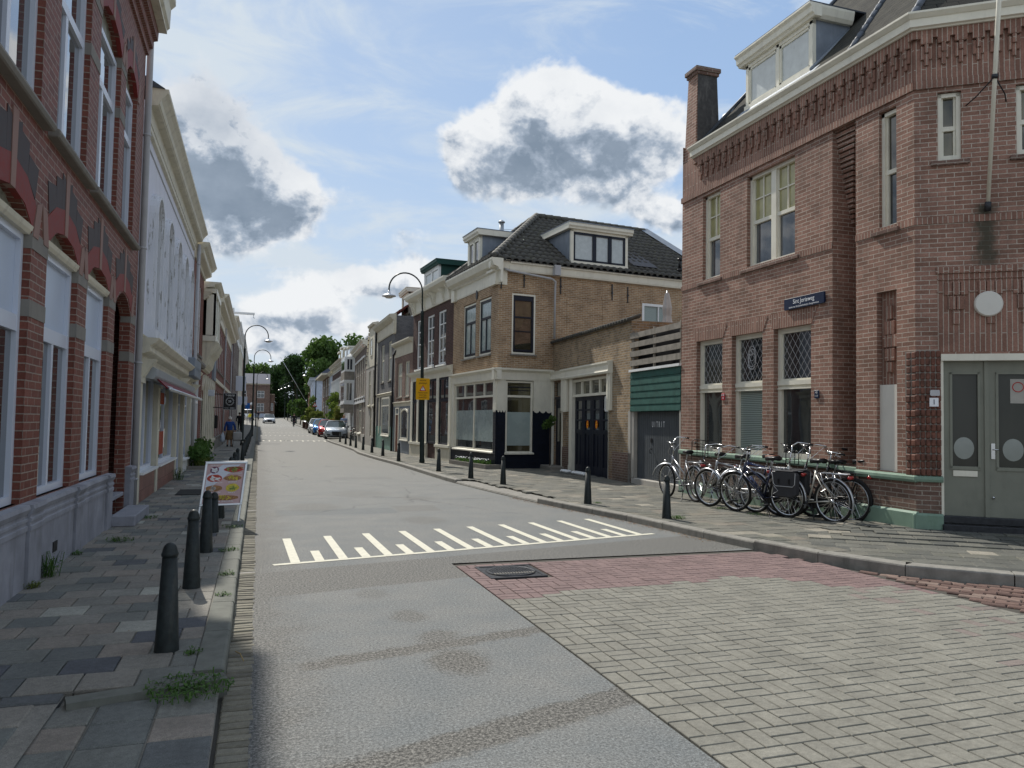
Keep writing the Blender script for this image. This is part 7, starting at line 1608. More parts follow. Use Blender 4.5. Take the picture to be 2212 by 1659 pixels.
# ---------------------------------------------------------------- bicycles (local frame: rear hub at y=0, front hub at y=1.06, x across)
def ring(mb,c,Rr,r,n=36,k=6,ax=Vector((1,0,0)),mi=0):
    a=ax.orthogonal().normalized(); b=ax.cross(a); mb.tube([c+(a*math.cos(2*math.pi*i/n)+b*math.sin(2*math.pi*i/n))*Rr for i in range(n)],r,k,mi,closed=True)
def wheel(par,c,ax,hub=.02,loc=None,rim='alu'):
    m=MB(); a=ax.orthogonal().normalized(); b=ax.cross(a); m.tube([c-ax*.05,c-ax*.03,c+ax*.03,c+ax*.05],[.012,hub,hub,.012],10)
    for i in range(28):
        t=2*math.pi*i/28; s=1 if i%2 else -1; t2=t+.5*s*(1 if i%4<2 else -1); d=a*math.cos(t)+b*math.sin(t); d2=a*math.cos(t2)+b*math.sin(t2); m.tube([c+d2*hub+ax*.03*s,c+d*.305],.0022,3,cap=False)
    w=m.build('wheel','chrome',par); m=MB(); ring(m,c,.328,.0235); m.build('tyre','rubber',w); m=MB(); ring(m,c,.300,.0095,k=5); m.build('rim',rim,w); return w
def bike(label,f,r_,cfg):
    fx,fy=f; rx,ry=r_; ang=math.atan2(-(fx-rx),fy-ry); o=empty('bicycle',(0,0,0),0,label,'bicycle','bicycles parked against the brick building')
    fm=cfg['frame']; st=cfg.get('steer',0); X=Vector((1,0,0)); V=lambda x,y,z:Vector((x,y,z)); W=cfg.get('wb',1.06); Z=.35
    bb=V(0,.46,.29); seatT=V(0,.29,.80 if cfg['type']!='omafiets' else .78); hd0=V(0,W-.18,.66); hd1=V(0,W-.245,.86); rh=V(0,0,Z)
    # steering: rotate front parts about the head tube
    axis=(hd1-hd0).normalized(); RM=Matrix.Rotation(st,3,axis); S=lambda p: hd0+RM@(p-hd0)
    wheel(o,rh,X,.035,rim=cfg.get('rim','alu')); fh=S(V(0,W,Z)); fax=RM@X; wheel(o,fh,fax,.022 if cfg.get('hub',1) else .03,rim=cfg.get('rim','alu'))
    m=MB(); T=cfg['type']; fat=.021
    m.tube([bb,seatT],.015,8); m.tube([hd0,hd1],.022,10)
    if T=='diamond': m.tube([hd1-axis*.03,seatT-V(0,0,.05)],.016,8); m.tube([hd0+axis*.03,bb],.019,8)
    elif T=='mixte': m.tube([hd1-axis*.03,V(0,.36,.50)],.017,8); m.tube([hd0+axis*.02,bb],.021,8)
    elif T=='step': m.tube([hd1-axis*.02,hd0+V(0,-.03,-.02),V(0,.66,.42),V(0,.54,.27),bb],[.028,.036,.030,.026,.022],10); m.tube([V(0,.60,.33),V(0,.33,.335)],.013,8)
    elif T=='omafiets': m.tube([hd0+axis*.02,V(0,W-.36,.40),V(0,.58,.29),bb],.017,8); m.tube([hd1-axis*.02,V(0,W-.38,.52),V(0,.52,.42),V(0,.40,.47)],.014,8)
    for s in (-1,1):
        m.tube([bb+V(s*.03,0,0),V(s*.06,.02,Z)],.010,6); m.tube([seatT+V(s*.02,-.01,-.06),V(s*.06,.02,Z)],.008,6)
    fr=m.build('frame',fm,o)
    m=MB(); cr=S(hd0-axis*.02)
    for s in (-1,1): m.tube([cr+fax*s*.045,S(V(0,W-.10,.50))+fax*s*.05,fh+fax*s*.05],.012,7)
    m.tube([cr-fax*.05,cr+fax*.05],.016,8); m.build('fork',cfg.get('fork',fm),o)
    m=MB(); sp=seatT+V(0,-.045,.14); m.tube([seatT,sp],.0125,8); m.build('seat_post','alu',o)
    m=MB(); sc=sp+V(0,.01,.03); pts=[]; prof=[(-.13,.085,.0),(-.09,.095,.01),(-.02,.075,0),(.06,.035,-.002),(.14,.02,-.01)]
    vs=[];fs=[];N=10
    for (dy,hw,dz) in prof:
        for j in range(N): a=2*math.pi*j/N; vs.append(sc+V(hw*math.cos(a),dy,dz+(.03 if math.sin(a)>0 else .045)*math.sin(a)))
    for i in range(len(prof)-1):
        for j in range(N): fs.append((i*N+j,i*N+(j+1)%N,(i+1)*N+(j+1)%N,(i+1)*N+j))
    fs.append(tuple(range(N))); fs.append(tuple(range((len(prof)-1)*N,len(prof)*N))); m.add(vs,fs,0,.5,True); m.build('saddle',cfg.get('saddle','black_paint'),o)
    hh=cfg.get('bar',1.12); top=S(V(0,W-.30,hh-.06)); m=MB(); m.tube([S(hd1),top],.013,8); fwd=RM@V(0,1,0); fwd.z=0; bt=cfg.get('bars','city')
    gp=MB()
    for s in (-1,1):
        if bt=='city': P=[top+fwd*.06,top+fwd*.06+fax*s*.10+V(0,0,.02),top+fwd*.02+fax*s*.22+V(0,0,.05),top-fwd*.10+fax*s*.28+V(0,0,.04),top-fwd*.22+fax*s*.29+V(0,0,.02)]
        elif bt=='high': P=[top,top+fax*s*.08+V(0,0,.10)+fwd*.04,top+fax*s*.2+V(0,0,.15)+fwd*.03,top-fwd*.10+fax*s*.27+V(0,0,.13),top-fwd*.20+fax*s*.28+V(0,0,.11)]
        else: P=[top+fwd*.05,top+fwd*.05+fax*s*.15,top+fwd*.02+fax*s*.29]
        m.tube(P[:-1]+[P[-2].lerp(P[-1],.3)],.011,8); gp.tube([P[-2].lerp(P[-1],.25),P[-1]],.017,8)
        g0=P[-2]; m.tube([g0,g0-V(0,0,.03)+fwd*.03,g0.lerp(P[-1],.7)-V(0,0,.045)+fwd*.03],.005,5)
        m.tube([g0-V(0,0,.02),(g0+S(hd1))/2-V(0,0,.06)+fwd*.10,S(hd1)+fwd*.03],.0035,4)
    m.tube([top-V(0,0,.02),top+fwd*.06],.016,8); hb=m.build('handlebar','chrome',o); gp.build('grips',cfg.get('grips','black_paint'),hb)
    def fender(c,a0,a1,ax,name,mt):
        m=MB(); yv=ax.cross(V(0,0,1))*-1; vs=[];fs=[]; n=14
        for i in range(n+1):
            t=a0+(a1-a0)*i/n; d=yv*math.cos(t)+V(0,0,1)*math.sin(t)
            for (u,h) in ((-.024,-.006),(-.015,.004),(0,.007),(.015,.004),(.024,-.006)): vs.append(c+d*(.364+h)+ax*u)
        for i in range(n):
            for j in range(4): fs.append((i*5+j,i*5+j+1,(i+1)*5+j+1,(i+1)*5+j))
        m.add(vs,fs,0,.5,True); 
        for s in (-1,1): t=a1-.15 if name=='rear_fender' else a1-.2; d=yv*math.cos(t)+V(0,0,1)*math.sin(t); m.tube([c+ax*s*.05,c+d*.365+ax*s*.025],.0035,4)
        m.build(name,mt,o,recalc=False)
    fender(rh,math.radians(60),math.radians(205),X,'rear_fender',cfg.get('fender','silver_frame')); fender(fh,math.radians(15),math.radians(150),fax,'front_fender',cfg.get('fender','silver_frame'))
    rk=cfg.get('rack','black_paint'); m=MB()
    if rk:
        zr=.78
        m.tube([V(-.06,.20,zr),V(-.065,-.05,zr),V(-.06,-.28,zr),V(0,-.31,zr),V(.06,-.28,zr),V(.065,-.05,zr),V(.06,.20,zr)],.006,6); m.tube([V(0,.2,zr),V(0,-.3,zr)],.005,5)
        for y in (-.2,-.05,.1): m.tube([V(-.06,y,zr),V(.06,y,zr)],.0045,5)
        for s in (-1,1):
            if cfg.get('loop'): m.tube([V(s*.065,.16,zr),V(s*.085,.1,.62),V(s*.085,-.10,.44),V(s*.085,-.16,.47),V(s*.085,-.05,.62),V(s*.08,-.1,.70),V(s*.07,-.06,zr)],.007,6)
            m.tube([V(s*.062,-.12,zr),V(s*.065,.0,Z)],.006,5); m.tube([V(s*.06,.2,zr),seatT+V(0,0,-.05)],.005,5)
        m.build('rear_rack',rk,o)
    m=MB(); m.tube([V(-.045,-.33,.73),V(.045,-.33,.73)],.026,10); m.build('rear_light','red_lens',o)
    m=MB(); hl=S(V(0,W-.12,.76))+fwd*.08; m.lathe([(.0,-.04),(.025,-.03),(.032,.02),(.0,.025)],hl,12,axis='y'); m.build('front_light','chrome',o)
    m=MB()
    if cfg.get('chaincase','black_paint'):
        P=[(-.07,.30),(-.05,.40),(.44,.39),(.53,.34),(.56,.27),(.52,.21),(.44,.18),(-.03,.28)]; Fc=Fr((0,0),(0,1),1); m.prism(Fc,P,.045,.065); m.build('chain_case',cfg.get('chaincase','black_paint'),o,bevel=.006)
    m=MB(); ca=cfg.get('crank',.6); d=V(0,math.cos(ca),math.sin(ca)); m.tube([bb-V(.08,0,0),bb+V(.08,0,0)],.02,8)
    for s in (-1,1): e_=bb+d*.17*s+V(s*.085,0,0); m.tube([bb+V(s*.075,0,0),e_],.009,6); m.box(min(e_.x,e_.x+s*.1),max(e_.x,e_.x+s*.1),e_.y-.035,e_.y+.035,e_.z-.012,e_.z+.012)
    m.build('pedals','iron',o)
    m=MB(); m.tube([bb+V(-.03,-.08,-.02),V(-.20,.20 if not cfg.get('kb') else .1,.012),V(-.23,.18 if not cfg.get('kb') else .08,.008)],.009,6); m.build('kickstand','iron',o)
    if cfg.get('carrier'):
        m=MB(); c0=S(V(0,W-.02,.86)); 
        for z0,z1,w_ in ((0,.30,.17),): m.tube([c0+fax*-w_+fwd*.05,c0+fax*-w_+V(0,0,.30)+fwd*.05,c0+fax*(-w_+.05)+V(0,0,.34)+fwd*.05,c0+fax*(w_-.05)+V(0,0,.34)+fwd*.05,c0+fax*w_+V(0,0,.30)+fwd*.05,c0+fax*w_+fwd*.05],.009,6)
        for z in (.08,.2): m.tube([c0-fax*.17+V(0,0,z)+fwd*.05,c0+fax*.17+V(0,0,z)+fwd*.05],.007,5)
        for u in (-.06,.06): m.tube([c0+fax*u+fwd*.05,c0+fax*u+fwd*.05+V(0,0,.34)],.007,5)
        m.tube([c0-fax*.17+fwd*.05,c0-fax*.17+fwd*.38,c0+fax*.17+fwd*.38,c0+fax*.17+fwd*.05],.009,6); m.tube([c0-fax*.1+fwd*.3,fh-fax*.05],.006,5); m.tube([c0+fax*.1+fwd*.3,fh+fax*.05],.006,5); m.build('front_carrier','black_paint',o)
    if cfg.get('bag'):
        for s in (-1,1):
            m=MB(); Fp=Fr((s*.08,-.32),(s*.08,.2),-s if s<0 else -1); x0,x1=(s*.075,s*.20) if s>0 else (s*.20,s*.075)
            P=[(.02,.40),(.10,.36),(.40,.36),(.46,.42),(.44,.74),(.42,.77),(.04,.77),(.0,.72)]; Fp=Fr((0,-.32),(0,.7),1); m.prism(Fp,P,x0,x1); b_=m.build('pannier','pannier',o,bevel=.02)
            xs=s*.203; m=MB(); m.prism(Fp,[(.03,.55),(.41,.55),(.44,.77),(.01,.77)],min(xs,xs-s*.01),max(xs,xs-s*.01)); m.build('flap','pannier',b_,bevel=.01)
            m=MB(); m.tube([Fp(.44,.76,xs+s*.004),Fp(.42,.58,xs+s*.004),Fp(.38,.54,xs+s*.004),Fp(.06,.54,xs+s*.004),Fp(.02,.58,xs+s*.004),Fp(.0,.76,xs+s*.004)],.006,5); m.tube([Fp(.42,.54,xs),Fp(.34,.46,xs),Fp(.44,.40,xs)],.005,5); m.build('reflective_piping','reflex_grey',b_)
            m=MB(); 
            for u in (.12,.32): m.fbox(Fp,u-.012,u+.012,.58,.66,min(xs,xs+s*.012),max(xs,xs+s*.012))
            m.build('buckles','black_paint',b_)
        m=MB(); m.box(-.2,.2,-.28,.08,.775,.795); m.build('pannier_yoke','pannier',o,bevel=.008)
    if cfg.get('coat'): 
        m=MB(); m.tube([V(0,.28,.62),V(0,.14,.42)],.03,10); m.build('lock','black_paint',o)
    o.location=(rx,ry,.1+cfg.get('dz',0)); o.rotation_euler=(0,cfg.get('lean',.04),ang); return o
BK=[('silver city bicycle with a turned front wheel, leftmost of the row by the grey gateway',(8.19,14.20),(8.16,13.13),dict(type='mixte',frame='silver_frame',steer=.55,bars='high',bar=1.12,rack='silver_frame',chaincase='silver_frame',lean=-.05,wb=1.07)),
 ('black transport bicycle with a front carrier standing behind the silver ones',(8.55,13.72),(8.50,12.65),dict(type='omafiets',frame='black_frame',bars='city',bar=1.16,carrier=1,lean=.03,fender='black_paint',steer=-.2)),
 ('silver city bicycle, front wheel beside the dark blue one, second from the left',(7.95,12.35),(8.22,11.32),dict(type='diamond',frame='silver_frame',bars='city',bar=1.14,rack='silver_frame',chaincase='silver_frame',lean=-.05,steer=-.12)),
 ('dark navy bicycle with black double panniers in the middle of the row',(8.02,11.62),(8.31,10.58),dict(type='mixte',frame='navy_frame',bars='city',bar=1.15,bag=1,lean=-.05,fork='silver_frame',steer=.15,rack='silver_frame')),
 ('blue bicycle with a brown leather saddle, behind the navy one',(8.42,12.05),(8.58,11.0),dict(type='diamond',frame='blue_frame',bars='city',bar=1.12,saddle='brown_leather',grips='brown_leather',rack='silver_frame',chaincase=None,lean=-.04)),
 ('dark bicycle squeezed against the ledge behind the blue one',(8.66,12.45),(8.74,11.4),dict(type='diamond',frame='navy_frame',bars='flat',bar=1.10,rack='silver_frame',lean=.02,steer=.9)),
 ('champagne step-through bicycle with a looped silver rack, front of the right group',(8.33,10.83),(8.55,9.79),dict(type='step',frame='champagne_frame',bars='high',bar=1.14,rack='silver_frame',loop=1,chaincase='black_paint',saddle='black_paint',lean=-.05)),
 ('black bicycle with a front carrier, between the champagne one and the wall',(8.62,10.90),(8.90,9.82),dict(type='omafiets',frame='black_frame',bars='high',bar=1.12,carrier=1,lean=.02,fender='black_paint',rim='alu')),
 ('rearmost black bicycle at the right end, its red light past the others',(8.80,10.55),(9.12,9.52),dict(type='diamond',frame='black_frame',bars='city',bar=1.14,lean=.03,fender='black_paint',steer=.5))]
for lb_,f,r_,c in BK: bike(lb_,f,r_,c)
c=dict(type='omafiets',frame='black_frame',bars='city',bar=1.1,fender='black_paint'); b=bike('black bicycle leaning by the dark brick house behind the parked cars',(6.55,56.5),(6.3,55.5),c); b['group']='lone bicycles'; b.location.z=.13
# ---------------------------------------------------------------- cars
def car(label,x,y,rz,paint,kind='hatch',plate='plate_yellow',L=4.1,Wd=1.75,H=1.45,group='cars in the street',lights=True):
    z=zt(y); o=empty('car',(0,0,0),0,label,'car',group)   # front faces -y
    h=Wd/2
    if kind=='van': st=[(-.0,.86,.25,.95,None),(.15,.97,.2,1.05,None),(.9,1,.2,1.15,None),(1.3,1,.2,1.2,(1.75,.9)),(1.8,1,.2,1.2,(H,.88)),(L-.4,1,.2,1.2,(H,.88)),(L-.05,.98,.25,1.15,(H-.1,.86)),(L,.94,.3,1.0,None)]
    else: st=[(0,.80,.28,.62,None),(.12,.93,.2,.70,None),(.5,.98,.2,.82,None),(1.0,1,.2,.90,None),(1.05,1,.2,.91,(.93,.86)),(1.75,1,.2,.95,(H-.05,.70)),(2.2,1,.2,.96,(H,.70)),(3.1,1,.2,.97,(H-.02,.69)),(L-.35,.98,.22,.98,(H-.16,.67)),(L-.12,.95,.25,.96,(1.0,.80)),(L,.88,.32,.85,None)]
    m=MB(); vs=[];fs=[]
    for (yy,w,zb,zs,_r) in st:
        a=h*w; vs+=[(-a*.92,yy,zb),(-a,yy,zb+.18),(-a,yy,(zb+zs)/2+.05),(-a*.955,yy,zs),(-a*.78,yy,zs+.035),(a*.78,yy,zs+.035),(a*.955,yy,zs),(a,yy,(zb+zs)/2+.05),(a,yy,zb+.18),(a*.92,yy,zb)]
    n=10
    for i in range(len(st)-1):
        for j in range(n): fs.append((i*n+j,i*n+(j+1)%n,(i+1)*n+(j+1)%n,(i+1)*n+j))
    fs.append(tuple(range(n))); fs.append(tuple(range((len(st)-1)*n,len(st)*n))); m.add(vs,fs,0,.5,True)
    bd=m.build('body',paint,o); 
    g_=[(yy,w,zs,r) for (yy,w,zb,zs,r) in st if r]
    m=MB(); vs=[];fs=[]
    for (yy,w,zs,(zr,wr)) in g_: a=h*w; vs+=[(-a*.93,yy,zs),(-h*wr,yy,zr),(h*wr,yy,zr),(a*.93,yy,zs)]
    for i in range(len(g_)-1):
        for j in range(3): fs.append((i*4+j,i*4+j+1,(i+1)*4+j+1,(i+1)*4+j))
    fs+= [(0,1,2,3),tuple(range(len(vs)-4,len(vs)))]; m.add(vs,fs); m.build('windows','car_glass',o)
    m=MB(); top=[q for q in g_ if q[3][0]>H-.22]; vs=[];fs=[]
    for (yy,w,zs,(zr,wr)) in top: a=h*wr; vs+=[(-a-.015,yy,zr-.03),(-a*.9,yy,zr+.02),(0,yy,zr+.035),(a*.9,yy,zr+.02),(a+.015,yy,zr-.03)]
    for i in range(len(top)-1):
        for j in range(4): fs.append((i*5+j,i*5+j+1,(i+1)*5+j+1,(i+1)*5+j))
    m.add(vs,fs,0,.5,True)
    for s in (-1,1):
        q0,q1=g_[0],top[0]; m.tube([(s*h*q0[1]*.94,q0[0],q0[2]),(s*h*q1[3][1],q1[0],q1[3][0])],.03,5); q=g_[-1]; m.tube([(s*h*q[1]*.9,q[0],q[2]),(s*h*top[-1][3][1],top[-1][0],top[-1][3][0])],.05,5)
        yb=L*.56; m.tube([(s*h*.955,yb,.95),(s*h*.70,yb,H-.03)],.03,5)
    m.build('roof',paint,o,recalc=False)
    for s in (-1,1):
        for yy in (.78,L-.75):
            m=MB(); m.lathe([(.0,-.1),(.26,-.1),(.315,-.08),(.315,.08),(.26,.1),(0,.1)],(s*(h-.10),yy,.315),20,axis='x'); w=m.build('wheel','rubber',o); m=MB(); m.lathe([(0,.02*s),(.20,.015*s),(.21,0)],(s*(h+.004),yy,.315),16,axis='x')
            for k_ in range(5): a=k_*1.2566; m.tube([(s*(h+.01),yy,.315),(s*(h+.01),yy+.19*math.cos(a),.315+.19*math.sin(a))],.025,4)
            m.build('hubcap','alu',w)
        m=MB(); zf=.62 if kind!='van' else .8; m.add([(s*h*.55,-.01,zf-.07),(s*h*.80,.01,zf-.03),(s*h*.94,.16,zf+.03),(s*h*.93,.3,zf+.08),(s*h*.78,.08,zf+.07),(s*h*.55,.02,zf+.02)],[(0,1,4,5),(1,2,3,4)]); m.build('headlight','headlamp',o,recalc=False)
        m=MB(); m.lathe([(0,-.09),(.07,-.05),(.08,.05),(0,.07)],(s*(h+.08),1.25,.98),10,axis='y'); m.build('wing_mirror','black_paint',o)
        m=MB(); m.box(*(sorted((s*h*.70,s*h*.92))),L-.05,L+.01,.68,.85); m.build('tail_light','red_lens',o)
    m=MB(); w_=h*.42; m.prism(ID_y(-.012),[(-w_,.62),(w_,.62),(w_*.8,.30),(-w_*.8,.30)],-.02,.03); 
    for s in (-1,1): m.prism(ID_y(.015),[(s*h*.86,.42),(s*h*.52,.40),(s*h*.56,.30),(s*h*.80,.32)],-.02,.04)
    m.box(-h*.8,h*.8,.03,.12,.2,.26); m.build('grille','black_paint',o)
    m=MB(); m.box(-.26,.26,-.035,-.02,.38,.48); m.box(-.26,.26,L+.0,L+.02,.55,.66); m.build('number_plate',plate,o)
    o.location=(x,y,z); o.rotation_euler=(0,0,rz); return o
class ID_y:
    def __init__(s,y): s.y=y
    def __call__(s,u,v,w=0): return Vector((u,s.y-w,v))
CG='cars parked on the right'
car('silver-grey hatchback facing the camera, front car parked on the right',5.75,60.3,R(-3),'car_grey',group=CG)
car('red car parked directly behind the front silver-grey one',5.62,65.6,R(-3),'car_red',group=CG)
car('bright blue car parked third in the row on the right',5.55,71.2,R(-3),'car_blue',group=CG)
car('white car parked behind the bright blue one',5.5,76.4,R(-3),'car_white',group=CG)
car('silver car parked beyond the planters on the right',6.6,106,R(-6),'car_silver',group=CG)
car('silver SUV driving towards the camera far down the street',1.75,131,R(2),'car_silver',H=1.58,L=4.4,Wd=1.85,group=None)
v_=car('white van parked with its back to the camera at the far left',-1.7,154,R(180),'car_white',kind='van',L=4.6,Wd=1.9,H=2.0,group=None)
# ---------------------------------------------------------------- people
def skin_mesh(name,chains,mat,parent,sub=2,root=0):
    """chains: list of point lists [(x,y,z,r)], joined where points coincide"""
    vs=[];es=[];rs=[];idx={}
    for ch in chains:
        prev=None
        for (x,y,z,r) in ch:
            k=(round(x,4),round(y,4),round(z,4))
            if k not in idx: idx[k]=len(vs); vs.append((x,y,z)); rs.append(r)
            i=idx[k]
            if prev is not None and (prev,i) not in es: es.append((prev,i))
            prev=i
    me=bpy.data.meshes.new(name); me.from_pydata(vs,es,[]); o=bpy.data.objects.new(name,me); COL.objects.link(o)
    sm=o.modifiers.new('skin','SKIN'); 
    if not me.skin_vertices: 
        bm=bmesh.new(); bm.from_mesh(me); bm.verts.layers.skin.verify(); bm.to_mesh(me); bm.free()
    for i,r in enumerate(rs):
        rr_=r if isinstance(r,tuple) else (r,r); me.skin_vertices[0].data[i].radius=rr_; me.skin_vertices[0].data[i].use_root=(i==root)
    ss=o.modifiers.new('sub','SUBSURF'); ss.levels=sub; ss.render_levels=sub
    bpy.context.view_layer.update(); m2=bpy.data.meshes.new_from_object(o.evaluated_get(bpy.context.evaluated_depsgraph_get())); bpy.data.objects.remove(o)
    m2.name=name; m2.materials.clear(); m2.materials.append(MAT[mat]); 
    for p in m2.polygons: p.use_smooth=True
    q=bpy.data.objects.new(name,m2); COL.objects.link(q); q.parent=parent; return q
def person(label,x,y,rz,h=1.72,skin='skin',top='cloth_black',bottom='cloth_grey',hair='hair_dark',shoe='shoes',arms='down',stride=.18,skirt=False,bald=False,bend=0,coat_len=.80,sit=None):
    o=empty('person',(0,0,0),0,label,'person'); k=h/1.72   # faces +y
    sh=1.40; hp=.92; B=bend
    if sit: hp=sit
    dz=hp-.92
    def J(*a): return tuple(v*k for v in a)
    nk=(0,.02+B*.5,1.48+dz-B*.1); hd=(0,.04+B*.7,1.62+dz-B*.15); sh_=(0,B*.4,sh+dz-B*.05)
    if arms=='down': A={s:[(s*.19,B*.4,1.39+dz),(s*.25,.0+B*.4+s*stride*.3,1.12+dz),(s*.25,.12+B*.4+s*stride*.6,.88+dz)] for s in (-1,1)}
    elif arms=='fold': A={s:[(s*.19,0,1.39+dz),(s*.26,.05,1.13+dz),(-s*.04,.22,1.16+dz+s*.03)] for s in (-1,1)}
    elif arms=='bars': A={s:[(s*.19,B*.4,1.38+dz),(s*.25,.25+B*.4,1.2+dz),(s*.24,.5+B*.4,1.08+dz)] for s in (-1,1)}
    elif arms=='cart': A={-1:[(-.19,B*.4,1.38),(-.27,-.02,1.12),(-.28,.02,.86)],1:[(.19,B*.4,1.38),(.28,.06,1.12),(.30,.16,.90)]}
    Lg={}
    for s in (-1,1):
        if sit: kn=(s*.10,.38,hp-.12+(.08 if s>0 else -.05)); ft=(s*.10,.22+(.08 if s>0 else -.08),.22+(.12 if s>0 else -.0)); to=(ft[0],ft[1]+.17,ft[2]-.02)
        else: f_=s*stride; kn=(s*.09,f_*.5+.04,.50); ft=(s*.10,f_-.02,.08+(.05 if (s<0 and stride>.1) else 0)); to=(s*.11,f_+.15,.035+(.0 if s>0 else .0))
        Lg[s]=[(s*.09,0,hp-.04),kn,ft,to]
    P=lambda p,r: (p[0]*k,p[1]*k,p[2]*k,(r if isinstance(r,(int,float)) else r[0])*k)
    pel=(0,0,hp); chest=(0,B*.2,1.18+dz)
    ch=[[P(pel,.12),P(chest,.125),P(sh_,.10),P(nk,.05),P((0,nk[1]+.01,nk[2]+.06),.055),P(hd,.085),P((0,hd[1]+.01,hd[2]+.085),.06)]]
    for s in (-1,1):
        a=A[s]; ch.append([P(sh_,.10),P(a[0],.055),P(a[1],.04),P(a[2],.03)])
        d=Vector(a[2])-Vector(a[1]); d.normalize(); w=Vector(a[2]); pm=w+d*.06
        ch.append([P(a[2],.03),P(tuple(pm),.028)])
        for q in range(4): fv=pm+d*(.055+.01*(q in(1,2)))+Vector((0,(q-1.5)*.018,-.004)); ch.append([P(tuple(pm),.028),P(tuple(fv),.009),P(tuple(fv+d*.02+Vector((-s*.012,0,0))),.008)])
        ch.append([P(a[2],.03),P(tuple(w+d*.03+Vector((-s*.01,.035,0))),.010),P(tuple(w+d*.065+Vector((-s*.015,.045,0))),.008)])
        l=Lg[s]; ch.append([P(pel,.12),P(l[0],.085),P(l[1],.06),P(l[2],.042),P(l[3],.03)])
    body_=skin_mesh('body',ch,skin,o,1)
    hd_=Vector(hd)*k
    m=MB()   # face: nose, brows, mouth, ears
    f=hd_+Vector((0,.075*k,0)); m.tube([f+Vector((0,.0,.025)),f+Vector((0,.022,-.012)),f+Vector((0,.004,-.022))],[.006,.012,.006],6)
    for s in (-1,1): m.lathe([(.0,-.02),(.018,-.01),(.02,.01),(0,.025)],hd_+Vector((s*.083*k,0,0)),8)
    m.build('face_features',skin,o); m=MB()
    for s in (-1,1): m.lathe([(0,-.006),(.011,0),(0,.006)],hd_+Vector((s*.03,.083*k,.015)),8,axis='y')
    m.tube([hd_+Vector((-.025,.082*k,-.045)),hd_+Vector((.025,.082*k,-.045))],.004,5); m.build('eyes_and_mouth','cloth_black',o)
    if not bald:
        m=MB(); N=14; vs=[];fs=[]
        for i in range(7):
            t=math.pi/2*i/6
            for j in range(N):
                a=2*math.pi*j/N; r_=.102*k*math.sin(t+.0001)*(1.0 if math.sin(a)<.3 else .88); drop=.06 if math.sin(a)<.2 else 0
                vs.append((hd_.x+r_*math.cos(a),hd_.y-.008+r_*1.05*math.sin(a),hd_.z+.04+.105*k*math.cos(t)-(drop if i==6 else 0)))
        for i in range(6):
            for j in range(N): fs.append((i*N+j,i*N+(j+1)%N,(i+1)*N+(j+1)%N,(i+1)*N+j))
        m.add(vs,fs,0,.5,True); m.build('hair',hair,o,recalc=False)
    cl=coat_len
    ch=[[P((0,0,cl+dz),.17),P((0,.0,hp+.06),.165),P(chest,.165),P((0,B*.4,1.36+dz),.135),P((0,nk[1],nk[2]-.04),.07)]]
    for s in (-1,1):
        a=A[s]; e_=Vector(a[1]).lerp(Vector(a[2]),.9); ch.append([P((0,B*.4,1.36+dz),.135),P(a[0],.082),P(a[1],.062),P(tuple(e_),.048)])
    skin_mesh('jacket',ch,top,o,1)
    if skirt:
        m=MB(); m.lathe([(.17*k,.95*k),(.20*k,.75*k),(.24*k,.45*k),(.245*k,.40*k)],(0,0,0),16); m.build('skirt',bottom,o)
        ch=[]
    else:
        ch=[]
        for s in (-1,1): l=Lg[s]; ch.append([P((0,0,hp+.02),.15),P(l[0],.11),P(l[1],.078),P((l[2][0],l[2][1],l[2][2]+.03),.058)])
        skin_mesh('trousers',ch,bottom,o,1)
    for s in (-1,1):
        l=Lg[s]; a,b=Vector(l[2])*k,Vector(l[3])*k; m=MB(); m.tube([a+Vector((0,-.05,-.045)),a+Vector((0,.03,-.03)),b+Vector((0,.03,-.01))],[.038,.045,.036],8); m.build('shoe',shoe,o)
    o.location=(x,y,zt(y)+(.1 if (x<-.2 or x>5.2) else 0)); o.rotation_euler=(0,0,rz); return o
wm=person('white-haired woman in a blue jacket pulling a trolley along the left pavement',-1.45,44,0,1.60,top='cloth_blue',bottom='cloth_brown',hair='hair_white',arms='cart',skirt=True,bend=.12,stride=.12)
tr=empty('shopping_trolley',(-1.05,43.9,.1),0,'grey shopping trolley pulled by the woman in the blue jacket','trolley'); m=MB(); m.box(-1.28,-.82,43.75,44.1,.45,.88); m.build('bag','canvas_grey',tr,bevel=.04)
m=MB()
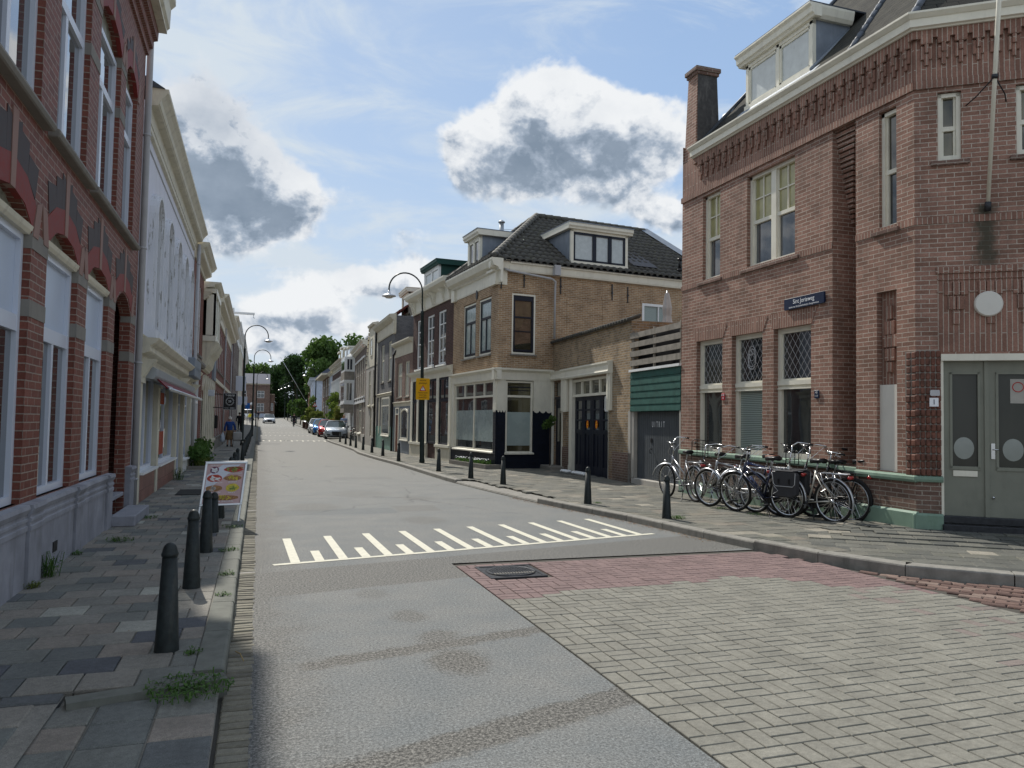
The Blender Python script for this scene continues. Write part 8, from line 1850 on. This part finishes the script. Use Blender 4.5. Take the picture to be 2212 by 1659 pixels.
for s in (-1.26,-.84): m.tube([(s,43.8,.25),(s,44.05,.9),(s,44.15,1.0)],.012,6); m.tube([(s,43.75,.25),(s,44.15,.25)],.012,6); m.tube([(s,43.78,.2),(s,43.78,.45)],.012,6)
m.tube([(-1.26,44.15,1.0),(-.84,44.15,1.0)],.015,6); m.tube([(-1.26,43.8,.42),(-.84,43.8,.42)],.015,6); m.build('frame','black_paint',tr)
for s in (-1.28,-.82):
    for yy in (43.76,44.14): m=MB(); m.lathe([(0,-.015),(.07,-.015),(.07,.015),(0,.015)],(s,yy,.17),12,axis='x'); m.build('wheel','rubber',tr)
m=MB(); m.lathe([(.03,.86),(.06,.78),(.13,.6),(.15,.45),(.10,.36),(0,.34)],(-1.80,44.05,.0),12); tag(m.build('plastic_bag','bag_white'),'white plastic bag carried low by the woman in the blue jacket','bag')
person('person in black walking away, between the first lamp and the wall',-1.72,78,0,1.78,top='cloth_black',bottom='cloth_black',stride=.2,coat_len=.72)
person('person in a bright yellow jacket far along the left pavement',-1.25,126,math.pi,1.72,top='cloth_yellow',bottom='cloth_grey',stride=.12)
person('person in grey standing near the one in the yellow jacket',-2.1,118,math.pi,1.7,top='cloth_grey',bottom='cloth_navy',stride=.1)
person('man in a light blue shirt with folded arms behind the parked cars',6.72,64.5,math.pi,1.8,top='cloth_lightblue',bottom='cloth_navy',arms='fold',stride=.02,bald=True)
def cyclist(label,x,y,rz,bl,top='cloth_black'):
    c=dict(type='omafiets',frame='black_frame',bars='city',bar=1.08,fender='black_paint',lean=0); s_=(math.sin(rz),-math.cos(rz)); f=(x-math.sin(rz)*.53,y+math.cos(rz)*.53); r_=(x+math.sin(rz)*.53,y-math.cos(rz)*.53)
    b=bike(bl,f,r_,c); b['group']='bicycles being ridden'; b.location.z=zt(y)
    p=person(label,x+math.sin(rz)*.28,y-math.cos(rz)*.28,rz,1.74,top=top,bottom='cloth_navy',arms='bars',bend=.1,sit=.98); p.location.z=zt(y)
cyclist('cyclist in dark clothes riding away on the right side of the road',4.55,107,0,'black bicycle under the dark cyclist on the right side of the road')
cyclist('distant cyclist coming from the end building at the left',-.05,150,math.pi,'bicycle under the distant cyclist before the end building','cloth_navy')
